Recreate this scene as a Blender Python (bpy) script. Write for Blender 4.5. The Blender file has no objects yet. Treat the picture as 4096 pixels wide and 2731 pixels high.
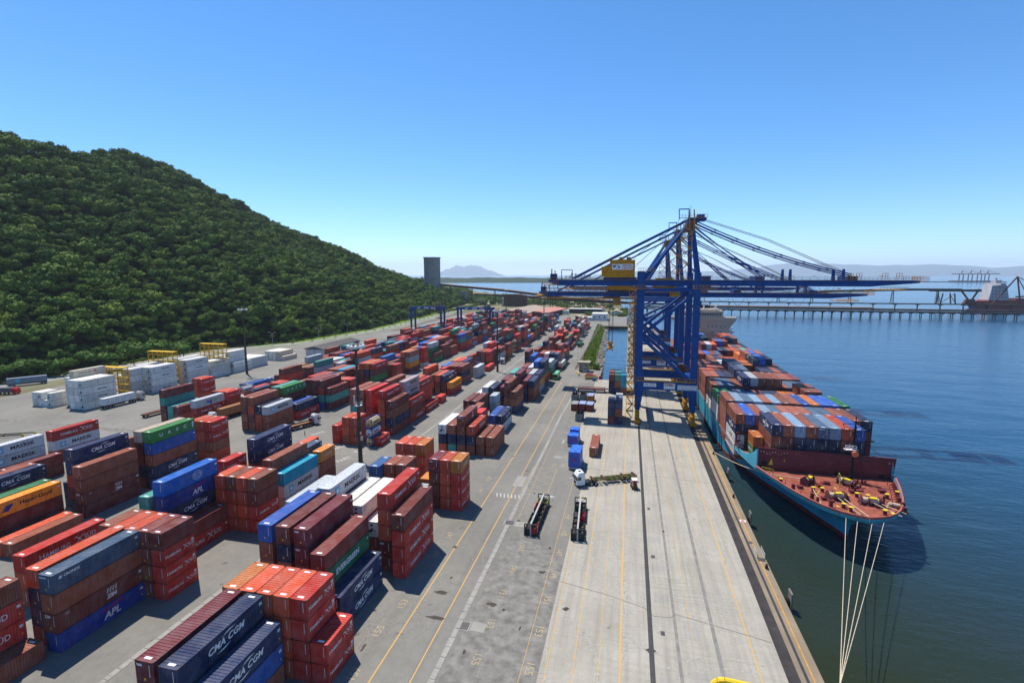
import bpy, bmesh, math, random
import numpy as np
from mathutils import Vector, Matrix
from mathutils.bvhtree import BVHTree
random.seed(7)
R = math.radians
S = bpy.context.scene
COL = S.collection

# ------------------------------------------------------------------ camera
CAM_H = 52.193
cd = bpy.data.cameras.new('camera'); cam = bpy.data.objects.new('camera', cd); COL.objects.link(cam)
cd.sensor_width = 36; cd.lens = 17.569; cd.clip_end = 90000; cd.clip_start = 0.1
cam.location = (0, 0, CAM_H)
cam.rotation_euler = (R(90 - 7.588), R(0.04), R(13.191))
S.camera = cam

# ------------------------------------------------------------------ materials
def nmat(name):
    m = bpy.data.materials.new(name); m.use_nodes = True
    nt = m.node_tree; b = nt.nodes['Principled BSDF']
    return m, nt, b
def nd(nt, t, **k):
    n = nt.nodes.new(t)
    for a, v in k.items():
        if a in n.inputs: n.inputs[a].default_value = v
        else: setattr(n, a, v)
    return n
def mixc(nt, fac, a, b, mode='MIX'):
    n = nt.nodes.new('ShaderNodeMix'); n.data_type = 'RGBA'; n.blend_type = mode
    for i, v in ((0, fac), (6, a), (7, b)):
        if isinstance(v, (int, float, tuple)): n.inputs[i].default_value = v if not isinstance(v, tuple) else (*v, 1)[:4]
        else: nt.links.new(v, n.inputs[i])
    return n.outputs[2]
def ramp(nt, src, p0, p1, c0=(0, 0, 0), c1=(1, 1, 1)):
    n = nt.nodes.new('ShaderNodeValToRGB')
    n.color_ramp.elements[0].position = p0; n.color_ramp.elements[1].position = p1
    n.color_ramp.elements[0].color = (*c0, 1); n.color_ramp.elements[1].color = (*c1, 1)
    nt.links.new(src, n.inputs[0]); return n.outputs[0]
def noise(nt, scale, detail=4, co=None, rough=.55):
    n = nt.nodes.new('ShaderNodeTexNoise'); n.inputs['Scale'].default_value = scale
    n.inputs['Detail'].default_value = detail; n.inputs['Roughness'].default_value = rough
    if co is not None: nt.links.new(co, n.inputs['Vector'])
    return n.outputs['Fac']
def coords(nt, kind='Object', scale=(1, 1, 1)):
    if kind == 'World': o = nt.nodes.new('ShaderNodeNewGeometry').outputs['Position']
    else: o = nt.nodes.new('ShaderNodeTexCoord').outputs[kind]
    if scale != (1, 1, 1):
        mp = nt.nodes.new('ShaderNodeMapping'); mp.inputs['Scale'].default_value = scale
        nt.links.new(o, mp.inputs['Vector']); o = mp.outputs[0]
    return o
MATS = {}
def mat(name, c, rough=.6, var=.25, scale=1.2, metal=0, world=True):
    """painted / plain surface with some uneven tone"""
    if name in MATS: return MATS[name]
    m, nt, b = nmat(name)
    co = coords(nt, 'World')
    f = ramp(nt, noise(nt, scale, 5, co), .3, .75)
    dark = tuple(x * (1 - var) for x in c); lite = tuple(min(1, x * (1 + var * .6)) for x in c)
    nt.links.new(mixc(nt, f, dark, lite), b.inputs['Base Color'])
    b.inputs['Roughness'].default_value = rough; b.inputs['Metallic'].default_value = metal
    if rough > .55: b.inputs['Specular IOR Level'].default_value = .5 if metal else max(.05, .9 - rough) * .5
    MATS[name] = m; return m
def paint_mat(name, attr):
    m, nt, b = nmat(name)
    if attr:
        a = nt.nodes.new('ShaderNodeAttribute'); a.attribute_name = 'Col'; base = a.outputs['Color']
        co = coords(nt, 'World')
    else:
        a = nt.nodes.new('ShaderNodeObjectInfo'); base = a.outputs['Color']; co = coords(nt, 'World')
    # sun-bleached and scuffed paint, rust spots and run-off streaks
    f1 = ramp(nt, noise(nt, .55, 3, co), .35, .75)
    c1 = mixc(nt, f1, base, mixc(nt, .12, base, (.6, .58, .55)))
    st = ramp(nt, noise(nt, 1.0, 4, coords(nt, 'World', (2.2, 2.2, .35))), .5, .78)
    c2 = mixc(nt, st, c1, mixc(nt, .55, c1, (.06, .035, .025)))
    rs = ramp(nt, noise(nt, 2.0, 6, co), .6, .7)
    c3 = mixc(nt, rs, c2, mixc(nt, .55, c2, (.13, .05, .025)))
    nt.links.new(c3, b.inputs['Base Color'])
    b.inputs['Roughness'].default_value = .55
    b.inputs['Specular IOR Level'].default_value = .14
    return m
PAINT = paint_mat('container_paint', False); PAINT_ATTR = paint_mat('container_paint_vertex', True)

# ------------------------------------------------------------------ mesh builder
class MB:
    def __init__(s): s.v = []; s.f = []; s.mi = []
    def add(s, vs, fs, mi=0):
        o = len(s.v); s.v += [tuple(p) for p in vs]; s.f += [tuple(i + o for i in q) for q in fs]; s.mi += [mi] * len(fs); return s
    def box(s, x0, x1, y0, y1, z0, z1, mi=0):
        return s.add([(x0, y0, z0), (x1, y0, z0), (x1, y1, z0), (x0, y1, z0), (x0, y0, z1), (x1, y0, z1), (x1, y1, z1), (x0, y1, z1)],
                     [(0, 3, 2, 1), (4, 5, 6, 7), (0, 1, 5, 4), (1, 2, 6, 5), (2, 3, 7, 6), (3, 0, 4, 7)], mi)
    def hexa(s, lo, hi, mi=0):
        return s.add(list(lo) + list(hi), [(0, 3, 2, 1), (4, 5, 6, 7), (0, 1, 5, 4), (1, 2, 6, 5), (2, 3, 7, 6), (3, 0, 4, 7)], mi)
    def beam(s, p, q, w, h=None, mi=0, w2=None, h2=None):
        h = h or w; p = Vector(p); q = Vector(q); d = (q - p)
        if d.length < 1e-6: return s
        d.normalize(); up = Vector((0, 0, 1)) if abs(d.z) < .95 else Vector((0, 1, 0))
        a = d.cross(up).normalized(); b = a.cross(d)
        w2 = w2 or w; h2 = h2 or h
        def ring(c, w, h): return [c - a * w / 2 - b * h / 2, c + a * w / 2 - b * h / 2, c + a * w / 2 + b * h / 2, c - a * w / 2 + b * h / 2]
        return s.hexa(ring(p, w, h), ring(q, w2, h2), mi)
    def tube(s, p, q, r, n=8, mi=0, r2=None, caps=True):
        p = Vector(p); q = Vector(q); d = q - p
        if d.length < 1e-6: return s
        d.normalize(); up = Vector((0, 0, 1)) if abs(d.z) < .95 else Vector((0, 1, 0))
        a = d.cross(up).normalized(); b = a.cross(d); r2 = r if r2 is None else r2
        vs = []
        for c, rr in ((p, r), (q, r2)):
            for i in range(n):
                t = 2 * math.pi * i / n; vs.append(c + a * rr * math.cos(t) + b * rr * math.sin(t))
        fs = [(i, (i + 1) % n, n + (i + 1) % n, n + i) for i in range(n)]
        if caps: fs += [tuple(range(n))[::-1], tuple(range(n, 2 * n))]
        return s.add(vs, fs, mi)
    def path(s, pts, r, n=6, mi=0):
        for a, b in zip(pts[:-1], pts[1:]): s.tube(a, b, r, n, mi)
        return s
    def prism(s, pts, y0, y1, axis='y', mi=0):
        """outline pts (a,b) extruded along an axis"""
        n = len(pts)
        def P(a, b, t): return (a, t, b) if axis == 'y' else ((t, a, b) if axis == 'x' else (a, b, t))
        vs = [P(a, b, y0) for a, b in pts] + [P(a, b, y1) for a, b in pts]
        return s.add(vs, [(i, (i + 1) % n, n + (i + 1) % n, n + i) for i in range(n)] + [tuple(range(n))[::-1], tuple(range(n, 2 * n))], mi)
    def quad(s, pts, mi=0): return s.add(pts, [tuple(range(len(pts)))], mi)
    def rail(s, pts, h=1.1, r=.05, step=2.0, mi=0):
        """guard rail along pts: posts, top and mid rail"""
        for a, b in zip(pts[:-1], pts[1:]):
            a = Vector(a); b = Vector(b); L = (b - a).length; n = max(1, int(L / step))
            for z in (h, h * .55): s.beam(a + Vector((0, 0, z)), b + Vector((0, 0, z)), r * 1.6, r * 1.6, mi)
            for i in range(n + 1):
                c = a.lerp(b, i / n); s.beam(c, c + Vector((0, 0, h)), r * 1.6, r * 1.6, mi)
        return s
    def xf(s, M):
        s.v = [tuple(M @ Vector(p)) for p in s.v]; return s
    def mesh(s, name, mats, smooth=False):
        me = bpy.data.meshes.new(name); me.from_pydata(s.v, [], s.f)
        for m in (mats if isinstance(mats, (list, tuple)) else [mats]): me.materials.append(m)
        if any(s.mi): me.polygons.foreach_set('material_index', s.mi)
        if smooth: me.polygons.foreach_set('use_smooth', [True] * len(s.f))
        me.update(); return me
    def build(s, name, mats, parent=None, loc=None, fix=True, smooth=False):
        me = s.mesh(name, mats, smooth)
        if fix:
            bm = bmesh.new(); bm.from_mesh(me); bmesh.ops.recalc_face_normals(bm, faces=bm.faces); bm.to_mesh(me); bm.free()
        return link(name, me, parent, loc)
def link(name, me, parent=None, loc=None):
    o = bpy.data.objects.new(name, me); COL.objects.link(o)
    if parent: o.parent = parent
    if loc is not None: o.location = loc
    return o
def tag(o, label=None, cat=None, group=None, kind=None):
    if label: o['label'] = label
    if cat: o['category'] = cat
    if group: o['group'] = group
    if kind: o['kind'] = kind
    return o
def thing(name, label, cat, loc=(0, 0, 0), rz=0, group=None):
    o = bpy.data.objects.new(name, None); COL.objects.link(o); o.empty_display_size = .5
    o.location = loc; o.rotation_euler = (0, 0, rz)
    return tag(o, label, cat, group)
def dup(o, loc=None, rz=None, label=None, parent=None):
    kids = list(o.children)
    c = o.copy(); COL.objects.link(c)
    if parent: c.parent = parent
    if loc is not None: c.location = loc
    if rz is not None: c.rotation_euler = (0, 0, rz)
    if label: c['label'] = label
    for k in kids: dup(k, parent=c)
    return c
_tc = {}
def text_geo(txt, size, shear=0, space=1.0, off=0, sx=1.0):
    key = (txt, size, shear, space, off, sx)
    if key in _tc: return _tc[key]
    cu = bpy.data.curves.new('t', 'FONT'); cu.body = txt; cu.size = size; cu.shear = shear; cu.space_character = space; cu.offset = off
    cu.align_x = 'CENTER'; cu.align_y = 'CENTER'; cu.resolution_u = 3
    o = bpy.data.objects.new('t', cu); COL.objects.link(o)
    dg = bpy.context.evaluated_depsgraph_get(); dg.update()
    me = bpy.data.meshes.new_from_object(o.evaluated_get(dg))
    vs = [(v.co.x * sx, v.co.y, 0) for v in me.vertices]; fs = [tuple(p.vertices) for p in me.polygons]
    bpy.data.objects.remove(o); bpy.data.curves.remove(cu); bpy.data.meshes.remove(me)
    _tc[key] = (vs, fs); return vs, fs
def put_text(mb, txt, size, org, u, v, mi=0, **k):
    """lettering laid in the plane org + u*x + v*y"""
    vs, fs = text_geo(txt, size, **k); org = Vector(org); u = Vector(u); v = Vector(v)
    mb.add([org + u * p[0] + v * p[1] for p in vs], fs, mi); return mb
SKY = .15; SUNP = 5.0; EXPO = 0.42; HAZE = 5e-5
# ------------------------------------------------------------------ world and sun
SUN = Vector((-4.25, 3.75, 11.8)).normalized()
el = math.asin(SUN.z); rot = math.atan2(SUN.x, SUN.y)
w = bpy.data.worlds.new('World'); S.world = w; w.use_nodes = True
bg = w.node_tree.nodes['Background']
sk = w.node_tree.nodes.new('ShaderNodeTexSky'); sk.sky_type = 'NISHITA'; sk.sun_disc = False
sk.sun_elevation = el; sk.sun_rotation = rot; sk.air_density = 1.0; sk.dust_density = 0.0; sk.ozone_density = 6.0; sk.altitude = 2500
hs = w.node_tree.nodes.new('ShaderNodeHueSaturation'); hs.inputs['Saturation'].default_value = 1.2; hs.inputs['Hue'].default_value = .497; hs.inputs['Value'].default_value = 1.0
w.node_tree.links.new(sk.outputs[0], hs.inputs['Color']); w.node_tree.links.new(hs.outputs[0], bg.inputs[0]); bg.inputs[1].default_value = SKY
sl = bpy.data.lights.new('sun', 'SUN'); sl.energy = SUNP; sl.angle = R(.53); sl.color = (1, .94, .83)
so = bpy.data.objects.new('sun', sl); COL.objects.link(so)
so.rotation_euler = (-SUN).to_track_quat('-Z', 'Y').to_euler()
vs_ = S.view_settings; vs_.view_transform = 'Standard'; vs_.look = 'None'; vs_.gamma = 1; vs_.exposure = EXPO
S.cycles.max_bounces = 6; S.cycles.diffuse_bounces = 3; S.cycles.glossy_bounces = 3; S.cycles.transparent_max_bounces = 8
S.cycles.volume_bounces = 1; S.cycles.use_denoising = True

# ------------------------------------------------------------------ ground
def asphalt_mat():
    m, nt, b = nmat('asphalt'); co = coords(nt, 'World')
    big = ramp(nt, noise(nt, .05, 5, co), .35, .68); c = mixc(nt, big, (.185, .175, .155), (.27, .255, .225))
    # long tyre-polished streaks run along the lanes
    st = ramp(nt, noise(nt, 1, 4, coords(nt, 'World', (.55, .02, 1))), .5, .8); c = mixc(nt, st, c, mixc(nt, .35, c, (.09, .085, .08)))
    med = ramp(nt, noise(nt, .7, 6, co, .65), .3, .8); c = mixc(nt, med, mixc(nt, .34, c, (.06, .058, .052)), c)
    fine = ramp(nt, noise(nt, 7, 4, co), .35, .7); c = mixc(nt, fine, mixc(nt, .38, c, (.05, .05, .045)), c)
    oil = ramp(nt, noise(nt, .33, 3, co), .66, .74); c = mixc(nt, oil, c, mixc(nt, .55, c, (.03, .03, .03)))
    nt.links.new(c, b.inputs['Base Color']); b.inputs['Roughness'].default_value = .9; return m
def concrete_mat(name, c0, c1, joint=True):
    m, nt, b = nmat(name); co = coords(nt, 'World')
    c = mixc(nt, ramp(nt, noise(nt, .12, 5, co), .3, .7), c0, c1)
    st = ramp(nt, noise(nt, 1, 5, coords(nt, 'World', (1.3, .05, 1))), .45, .8); c = mixc(nt, st, c, mixc(nt, .45, c, (.15, .13, .1)))
    med = ramp(nt, noise(nt, 1.1, 6, co, .7), .35, .7); c = mixc(nt, med, mixc(nt, .2, c, (.12, .11, .1)), c)
    sp = ramp(nt, noise(nt, .45, 3, co), .68, .76); c = mixc(nt, sp, c, mixc(nt, .5, c, (.07, .055, .04)))
    fine = ramp(nt, noise(nt, 5, 5, co, .7), .35, .68); c = mixc(nt, fine, mixc(nt, .26, c, (.1, .09, .075)), c)
    tr = ramp(nt, noise(nt, 1, 4, coords(nt, 'World', (.08, 1.6, 1))), .5, .75); c = mixc(nt, tr, c, mixc(nt, .16, c, (.1, .09, .075)))
    # curved tyre scrubs
    wv = nt.nodes.new('ShaderNodeTexWave'); wv.wave_type = 'RINGS'; wv.inputs['Scale'].default_value = .35; wv.inputs['Distortion'].default_value = 14; wv.inputs['Detail'].default_value = 3; wv.inputs['Detail Scale'].default_value = .4
    nt.links.new(co, wv.inputs['Vector'])
    t1 = ramp(nt, wv.outputs['Fac'], .93, .99); gate = ramp(nt, noise(nt, .07, 2, co), .52, .62)
    mm = nt.nodes.new('ShaderNodeMath'); mm.operation = 'MULTIPLY'; nt.links.new(t1, mm.inputs[0]); nt.links.new(gate, mm.inputs[1])
    m2 = nt.nodes.new('ShaderNodeMath'); m2.operation = 'MULTIPLY'; m2.inputs[1].default_value = .35; nt.links.new(mm.outputs[0], m2.inputs[0])
    c = mixc(nt, m2.outputs[0], c, (.1, .095, .09))
    nt.links.new(c, b.inputs['Base Color']); b.inputs['Roughness'].default_value = .9; return m
ASPH = asphalt_mat()
CONC = concrete_mat('quay_concrete', (.325, .3, .25), (.415, .385, .325))
CONC2 = concrete_mat('edge_concrete', (.19, .14, .085), (.3, .23, .15))
DRAINC = concrete_mat('drain_concrete', (.26, .25, .225), (.37, .355, .325))
EARTH = mat('bare_earth', (.2, .19, .12), .95, .5, .02)
GRASSM = mat('grass_green', (.13, .2, .03), .95, .5, .25)
SOIL = mat('forest_soil', (.03, .045, .015), 1, .5, .05)
ROADM = mat('road_asphalt', (.27, .265, .25), .9, .25, .06)
def worn_mat(name, c, under, lo, hi):
    m, nt, b = nmat(name); co = coords(nt, 'World'); f = ramp(nt, noise(nt, 2.2, 6, co, .7), lo, hi)
    nt.links.new(mixc(nt, f, under, c), b.inputs['Base Color']); b.inputs['Roughness'].default_value = .9; MATS[name] = m; return m
YELN = worn_mat('number_yellow', (.45, .29, .09), (.26, .235, .18), .44, .66)
YELL = worn_mat('lane_yellow', (.52, .3, .06), (.3, .26, .19), .3, .5)
WHITEL = worn_mat('lane_white', (.55, .53, .49), (.27, .26, .24), .42, .62)
BLACKISH = mat('black_rubber', (.02, .02, .022), .7, .3)
STEELD = mat('dark_steel', (.06, .055, .05), .5, .4)
def sheet(name, rects, z, m, kind='structure', label=None, cat=None, polys=()):
    b = MB()
    for x0, x1, y0, y1 in rects: b.quad([(x0, y0, z), (x1, y0, z), (x1, y1, z), (x0, y1, z)])
    for p in polys: b.quad([(x, y, z) for x, y in p])
    o = b.build(name, m); tag(o, label, cat, None, kind)
    return o
sheet('yard_ground', [(-262, 25.5, -80, 250), (-262, -14, 250, 282), (-262, -27.5, 282, 530), (-.5, 25.5, 250, 560), (-262, -2, 530, 640)], 0, ASPH,
      label='grey patched asphalt of the container yard', cat='yard')
b = MB()
for P in ([(-4000, -80), (-262, -80), (-262, 640), (-4000, 640)], [(-4000, 640), (-2, 640), (-10, 700), (-12, 900), (-51, 1103), (-4000, 1103)],
          [(-4000, 1103), (-51, 1103), (-252, 1187), (-460, 1509), (-1090, 2933), (-4000, 2933)]):
    b.quad([(x, y, -.03) for x, y in P])
tag(b.build('ground', EARTH), 'earth and scrub around the yard and behind it', 'ground', None, 'structure')
# quay deck, strips and edge
def QX(y): return -10.3 if y < 132 else -15.2
sheet('quay_apron', [(-10.3, 21.5, -80, 132), (-15.2, 21.5, 132, 250), (-.5, 21.5, 250, 560)], .004, CONC, label='pale worn concrete of the quay apron', cat='quay')
sheet('quay_edge', [(23.1, 26.0, -80, 560)], .008, CONC2, label='brown stained concrete edge along the water', cat='quay edge')
sheet('rail_strip', [(21.5, 23.1, -80, 560)], .008, mat('strip_tar', (.05, .045, .046), .85, .3, .5), label='dark tar strip beside the seaward crane rail', cat='strip')
b = MB().box(-80 * 0 + 24.6, 26.0, -80, 560, -6, -.02); b.build('quay_wall', CONC2)
tag(bpy.data.objects['quay_wall'], 'vertical concrete quay wall above the water', 'quay wall', None, 'structure')
b = MB()
b.box(-.5, .4, 250, 560, -5, -.02); b.box(-14, .4, 249, 250.4, -5, -.02); b.box(-14.4, -13.6, 250.4, 283, -5, -.02)
tag(b.build('basin_wall', CONC2), 'concrete wall round the small basin', 'basin wall', None, 'structure')
TAR = mat('tar_line', (.21, .2, .185), .9, .3, .6)
sheet('tar_strips', [(7.9, 8.35, 0, 240), (13.2, 13.75, 0, 240)], .012, TAR, label='dark joint strips running along the apron', cat='strip')
b = MB()
for x, y0, y1, g in ((4.45, -20, 520, .34), (24.0, -20, 520, .2)):
    b.box(x - g, x - .08, y0, y1, .012, .02); b.box(x + .08, x + g, y0, y1, .012, .02); b.box(x - .07, x + .07, y0, y1, .012, .05)
tag(b.build('crane_rail', mat('rail_groove', (.035, .032, .03), .5, .3)), 'dark steel crane rails let into the quay', 'rails', None, 'structure')
lines = [(.2, 0, 520, .11), (-2.6, 0, 132, .035), (-5.9, 0, 200, .05), (-9.4, 0, 230, .05), (18.2, 0, 168, .085), (14.9, 100, 168, .03), (10.3, 70, 168, .03),
         (-26.2, 0, 240, .085), (-31.4, 0, 240, .095), (-12.6, 0, 150, .035), (-22.0, 100, 150, .03)]
sheet('lane_lines', [(x - wd, x + wd, y0, y1) for x, y0, y1, wd in lines], .014, YELL, label='long yellow lane lines', cat='markings')
b = MB()
b.box(24.78, 24.92, -10, 175, .012, .016)
tag(b.build('edge_line', mat('edge_orange', (.6, .28, .03), .8, .3)), 'orange line along the quay edge', 'markings', None, 'structure')
# yellow hatched box and bay numbers
b = MB()
def gline(a, c, wd, z=.016):
    a = Vector((*a, z)); c = Vector((*c, z)); d = (c - a).normalized(); n = Vector((-d.y, d.x, 0)) * wd
    b.quad([a - n, c - n, c + n, a + n])
A4 = [(-24.2, 113.8), (-17.8, 113.8), (-17.8, 129.2), (-24.2, 129.2)]
for i in range(4): gline(A4[i], A4[(i + 1) % 4], .08)
for i in range(-1, 4):
    t = 4.2 * i
    for s in (1, -1):
        pts = []
        y0 = 113.8 + t; y1 = y0 + 6.4
        ya, yb = (y0, y1) if s > 0 else (y1, y0)
        xa, xb = -24.2, -17.8
        if min(ya, yb) < 113.8 or max(ya, yb) > 129.2:
            lo, hi = 113.8, 129.2
            def clip(x0, y0, x1, y1):
                f = lambda y: (x0 + (x1 - x0) * (y - y0) / (y1 - y0))
                if y0 < lo: x0, y0 = f(lo), lo
                if y1 < lo: x1, y1 = f(lo), lo
                if y0 > hi: x0, y0 = f(hi), hi
                if y1 > hi: x1, y1 = f(hi), hi
                return x0, y0, x1, y1
            if max(ya, yb) <= 113.8 or min(ya, yb) >= 129.2: continue
            xa, ya, xb, yb = clip(xa, ya, xb, yb)
        gline((xa, ya), (xb, yb), .05)
for k, n in enumerate(range(155, 119, -2)):
    y = 59.5 + 7.27 * k
    if 109 < y < 131: continue
    put_text(b, str(n), 1.6, (-19.0, y, .016), (0, -1, 0), (1, 0, 0), off=.0)
    put_text(b, str(n), 1.6, (-11.6 if y < 132 else -16.6, y, .016), (0, -1, 0), (1, 0, 0), off=.02)
for k, n in enumerate(range(157, 137, -2)):
    y = 53.3 + 7.27 * k
    if 60 > y or y > 66: put_text(b, str(n), 1.6, (-33.9, y, .016), (0, 1, 0), (-1, 0, 0), off=.01)
    else: put_text(b, '155', 1.7, (-34.7, 61.3, .016), (0, 1, 0), (-1, 0, 0), off=.02)
for x, y, s in ((-100, 77, '157'), (-96, 70, '159'), (-58.5, 79, '147')): put_text(b, s, 1.8, (x, y, .016), (0, 1, 0), (-1, 0, 0))
tag(b.build('bay_numbers', YELN, fix=False), 'yellow bay numbers and a hatched box painted on the ground', 'markings', None, 'structure')
b = MB()
for x, y in ((-85.3, 130.2), (-99.5, 142)): put_text(b, 'PARE', 2.6, (x, y, .016), (.35, .94, 0), (-.94, .35, 0), sx=.8)
put_text(b, 'PARE', 2.6, (-78.2, 122.5, .016), (.35, .94, 0), (-.94, .35, 0), sx=.8)
def arrow(x, y, dx, dy, L):
    d = Vector((dx, dy, 0)).normalized(); n = Vector((-d.y, d.x, 0)); p = Vector((x, y, .016))
    b.quad([p - n * .12, p + d * L - n * .12, p + d * L + n * .12, p + n * .12]); b.add([p + d * L - n * .5, p + d * (L + 1.4), p + d * L + n * .5], [(0, 1, 2)])
arrow(-74.6, 128, -1, .25, 3.4); arrow(-20, 112, 1, 0, 3); arrow(-14, 124, 1, 0, 2.4); arrow(-19, 150, 0, 1, 2)
for i in range(6): b.quad([(-108 + i * 2.2, 128 + i * .3, .016), (-107 + i * 2.2, 128 + i * .3, .016), (-106.4 + i * 2.2, 129.4 + i * .3, .016), (-107.4 + i * 2.2, 129.4 + i * .3, .016)])
for i in range(7): b.quad([(-29.4 + i * .9, 109, .016), (-29.1 + i * .9, 109, .016), (-29.6 + i * .9, 111, .016), (-29.9 + i * .9, 111, .016)])
tag(b.build('road_words', WHITEL, fix=False), 'white PARE lettering and arrows painted on the yard', 'markings', None, 'structure')
# drain lines: slabs with joints
random.seed(3)
b = MB()
for X0, ya, yb in ((-23.6, 20, 228), (-65.0, 20, 330)):
    y = ya; x = X0
    while y < yb:
        L = random.uniform(1.7, 2.1); wd = random.uniform(.38, .46); xx = X0 + (0 if y < 180 else (y - 180) * .03 if X0 > -30 else 0)
        if random.random() < .985: b.box(xx - wd, xx + wd, y, y + L - .1, .0, .03 + random.uniform(0, .012))
        y += L
for x, y, sx, sy in ((-20.6, 65.5, 1.1, 1.0), (-22.9, 65.3, 1.1, 1.0), (-23.4, 97.5, 1.2, 1.1), (-20.9, 97.3, 1.2, 1.1), (-18.6, 138, 1.3, 1), (-25.8, 119, 1.3, 3.2)):
    b.box(x - sx, x + sx, y - sy, y + sy, 0, .03)
tag(b.build('drain_covers', DRAINC), 'pale concrete drain slabs in long lines across the yard', 'drain', None, 'structure')
b = MB()
for x, y, sx, sy in ((5.6, 110.8, .3, .5), (5.7, 91, .35, .5), (6.2, 70.4, .3, .45), (-22.9, 65.3, .9, .85), (-23.4, 97.5, .95, .9), (24.2, 60.5, .35, .5), (24.6, 100.5, .35, .4)):
    b.box(x - sx, x + sx, y - sy, y + sy, .02, .036)
tag(b.build('pit_covers', STEELD), 'dark steel pit covers set in the quay', 'covers', None, 'structure')
# weathered patches, stains and slab cracks lying on the apron and yard
b = MB(); rnd = random.Random(5)
def blot(x, y, rx, ry, z=.018):
    n = 14; b.add([(x, y, z)] + [(x + rx * math.cos(6.283 * i / n) * rnd.uniform(.5, 1.2), y + ry * math.sin(6.283 * i / n) * rnd.uniform(.5, 1.2), z) for i in range(n)], [(0, 1 + i, 1 + (i + 1) % n) for i in range(n)])
for q in ((4.3, 66.4, .8, .5), (8.2, 101, .25, .45), (-8.4, 72.6, .6, .45), (-13.6, 81.5, .8, .5), (-20, 71, .8, .5), (-29, 72, 1.3, .5), (-27.5, 66, 1.6, .4), (-104, 128, 2, .8), (-88, 135, 1.5, .5), (-69, 96, 1.6, .8), (-96, 74, 1.4, .6), (-72, 40, .5, .3)): blot(*q)
for k in range(26): blot(rnd.uniform(-60, -12), rnd.uniform(50, 200), rnd.uniform(.15, .6), rnd.uniform(.15, .8))
def crack(pts, wd=.035):
    for a, c in zip(pts[:-1], pts[1:]):
        a = Vector((*a, .019)); c = Vector((*c, .019)); d = (c - a).normalized(); n = Vector((-d.y, d.x, 0)) * wd; b.quad([a - n, c - n, c + n, a + n])
crack([(-10.2, 79.5), (-2, 77.6), (3.9, 75.6), (5, 74), (7.6, 74.2), (8.4, 75.2), (15, 73.6), (21.3, 72)])
crack([(-10, 131.5), (-3, 131), (4, 131.3), (6, 129.5), (9, 130), (21.3, 128.6)])
tag(b.build('ground_stains', mat('oil_stain', (.07, .062, .052), .8, .4, 2)), 'dark oil stains and cracks on the pavement', 'stains', None, 'structure')
TYM = worn_mat('tyre_mark', (.21, .195, .17), (.34, .32, .275), .42, .6); TYM2 = worn_mat('tyre_mark_dark', (.12, .115, .105), (.2, .19, .17), .42, .6)
def marks(name, m, n, x0, x1, y0, y1, label, z):
    b = MB()
    for _ in range(n):
        cx, cy, r, a0, sw = rnd.uniform(x0, x1), rnd.uniform(y0, y1), rnd.choice((rnd.uniform(5, 12), rnd.uniform(25, 90))), rnd.uniform(0, 6.28), rnd.uniform(.4, 1.3)
        if r > 20: sw = rnd.uniform(.12, .4); a0 = rnd.choice((0, 3.14)) + rnd.uniform(-.25, .25)
        for off in (0, rnd.choice((.35, 1.9))):
            k = 14; q = [(cx + (r + off) * math.cos(a0 + sw * i / k) - r * math.cos(a0), cy + (r + off) * math.sin(a0 + sw * i / k) - r * math.sin(a0)) for i in range(k + 1)]
            for p, c in zip(q[:-1], q[1:]):
                if not (x0 < p[0] < x1 and x0 < c[0] < x1): continue
                d = (Vector(c) - Vector(p)).normalized(); nn = Vector((-d.y, d.x)) * .11
                b.quad([(p[0] - nn.x, p[1] - nn.y, z), (c[0] - nn.x, c[1] - nn.y, z), (c[0] + nn.x, c[1] + nn.y, z), (p[0] + nn.x, p[1] + nn.y, z)])
            z += .00002
    tag(b.build(name, m, fix=False), label, 'markings', None, 'structure')
marks('tyre_marks', TYM, 70, -10.1, 21.3, 58, 170, 'faint curved tyre marks on the concrete apron', .0075); marks('skid_marks', TYM2, 60, -64, -10.4, 48, 131, 'faint curved tyre marks on the asphalt lanes', .0075)
sheet('concrete_patches', [(5.0, 7.2, 103.5, 106), (5, 7.4, 96, 98.5), (5.2, 7.7, 86, 88.4), (5.3, 7.7, 77.5, 80), (9.3, 11.4, 70, 74), (9.6, 11.4, 60, 64), (5.2, 7.4, 112, 114), (5.3, 7.5, 59, 62)], .010, concrete_mat('patch_concrete', (.3, .285, .25), (.36, .345, .31)),
      label='slightly darker repaired squares beside the rail', cat='patches')
sheet('asphalt_patches', [(-262, -165, 104, 108), (-226, -150, 128, 131)], .002, mat('asphalt_dark', (.2, .19, .172), .95, .4, .7), label='darker resurfaced asphalt strips', cat='patches', polys=[[(-23, 40), (-12, 40), (-10.4, 60), (-10.4, 84), (-12.5, 88), (-15.5, 90.5), (-19, 91.5), (-22, 91)]])

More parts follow.
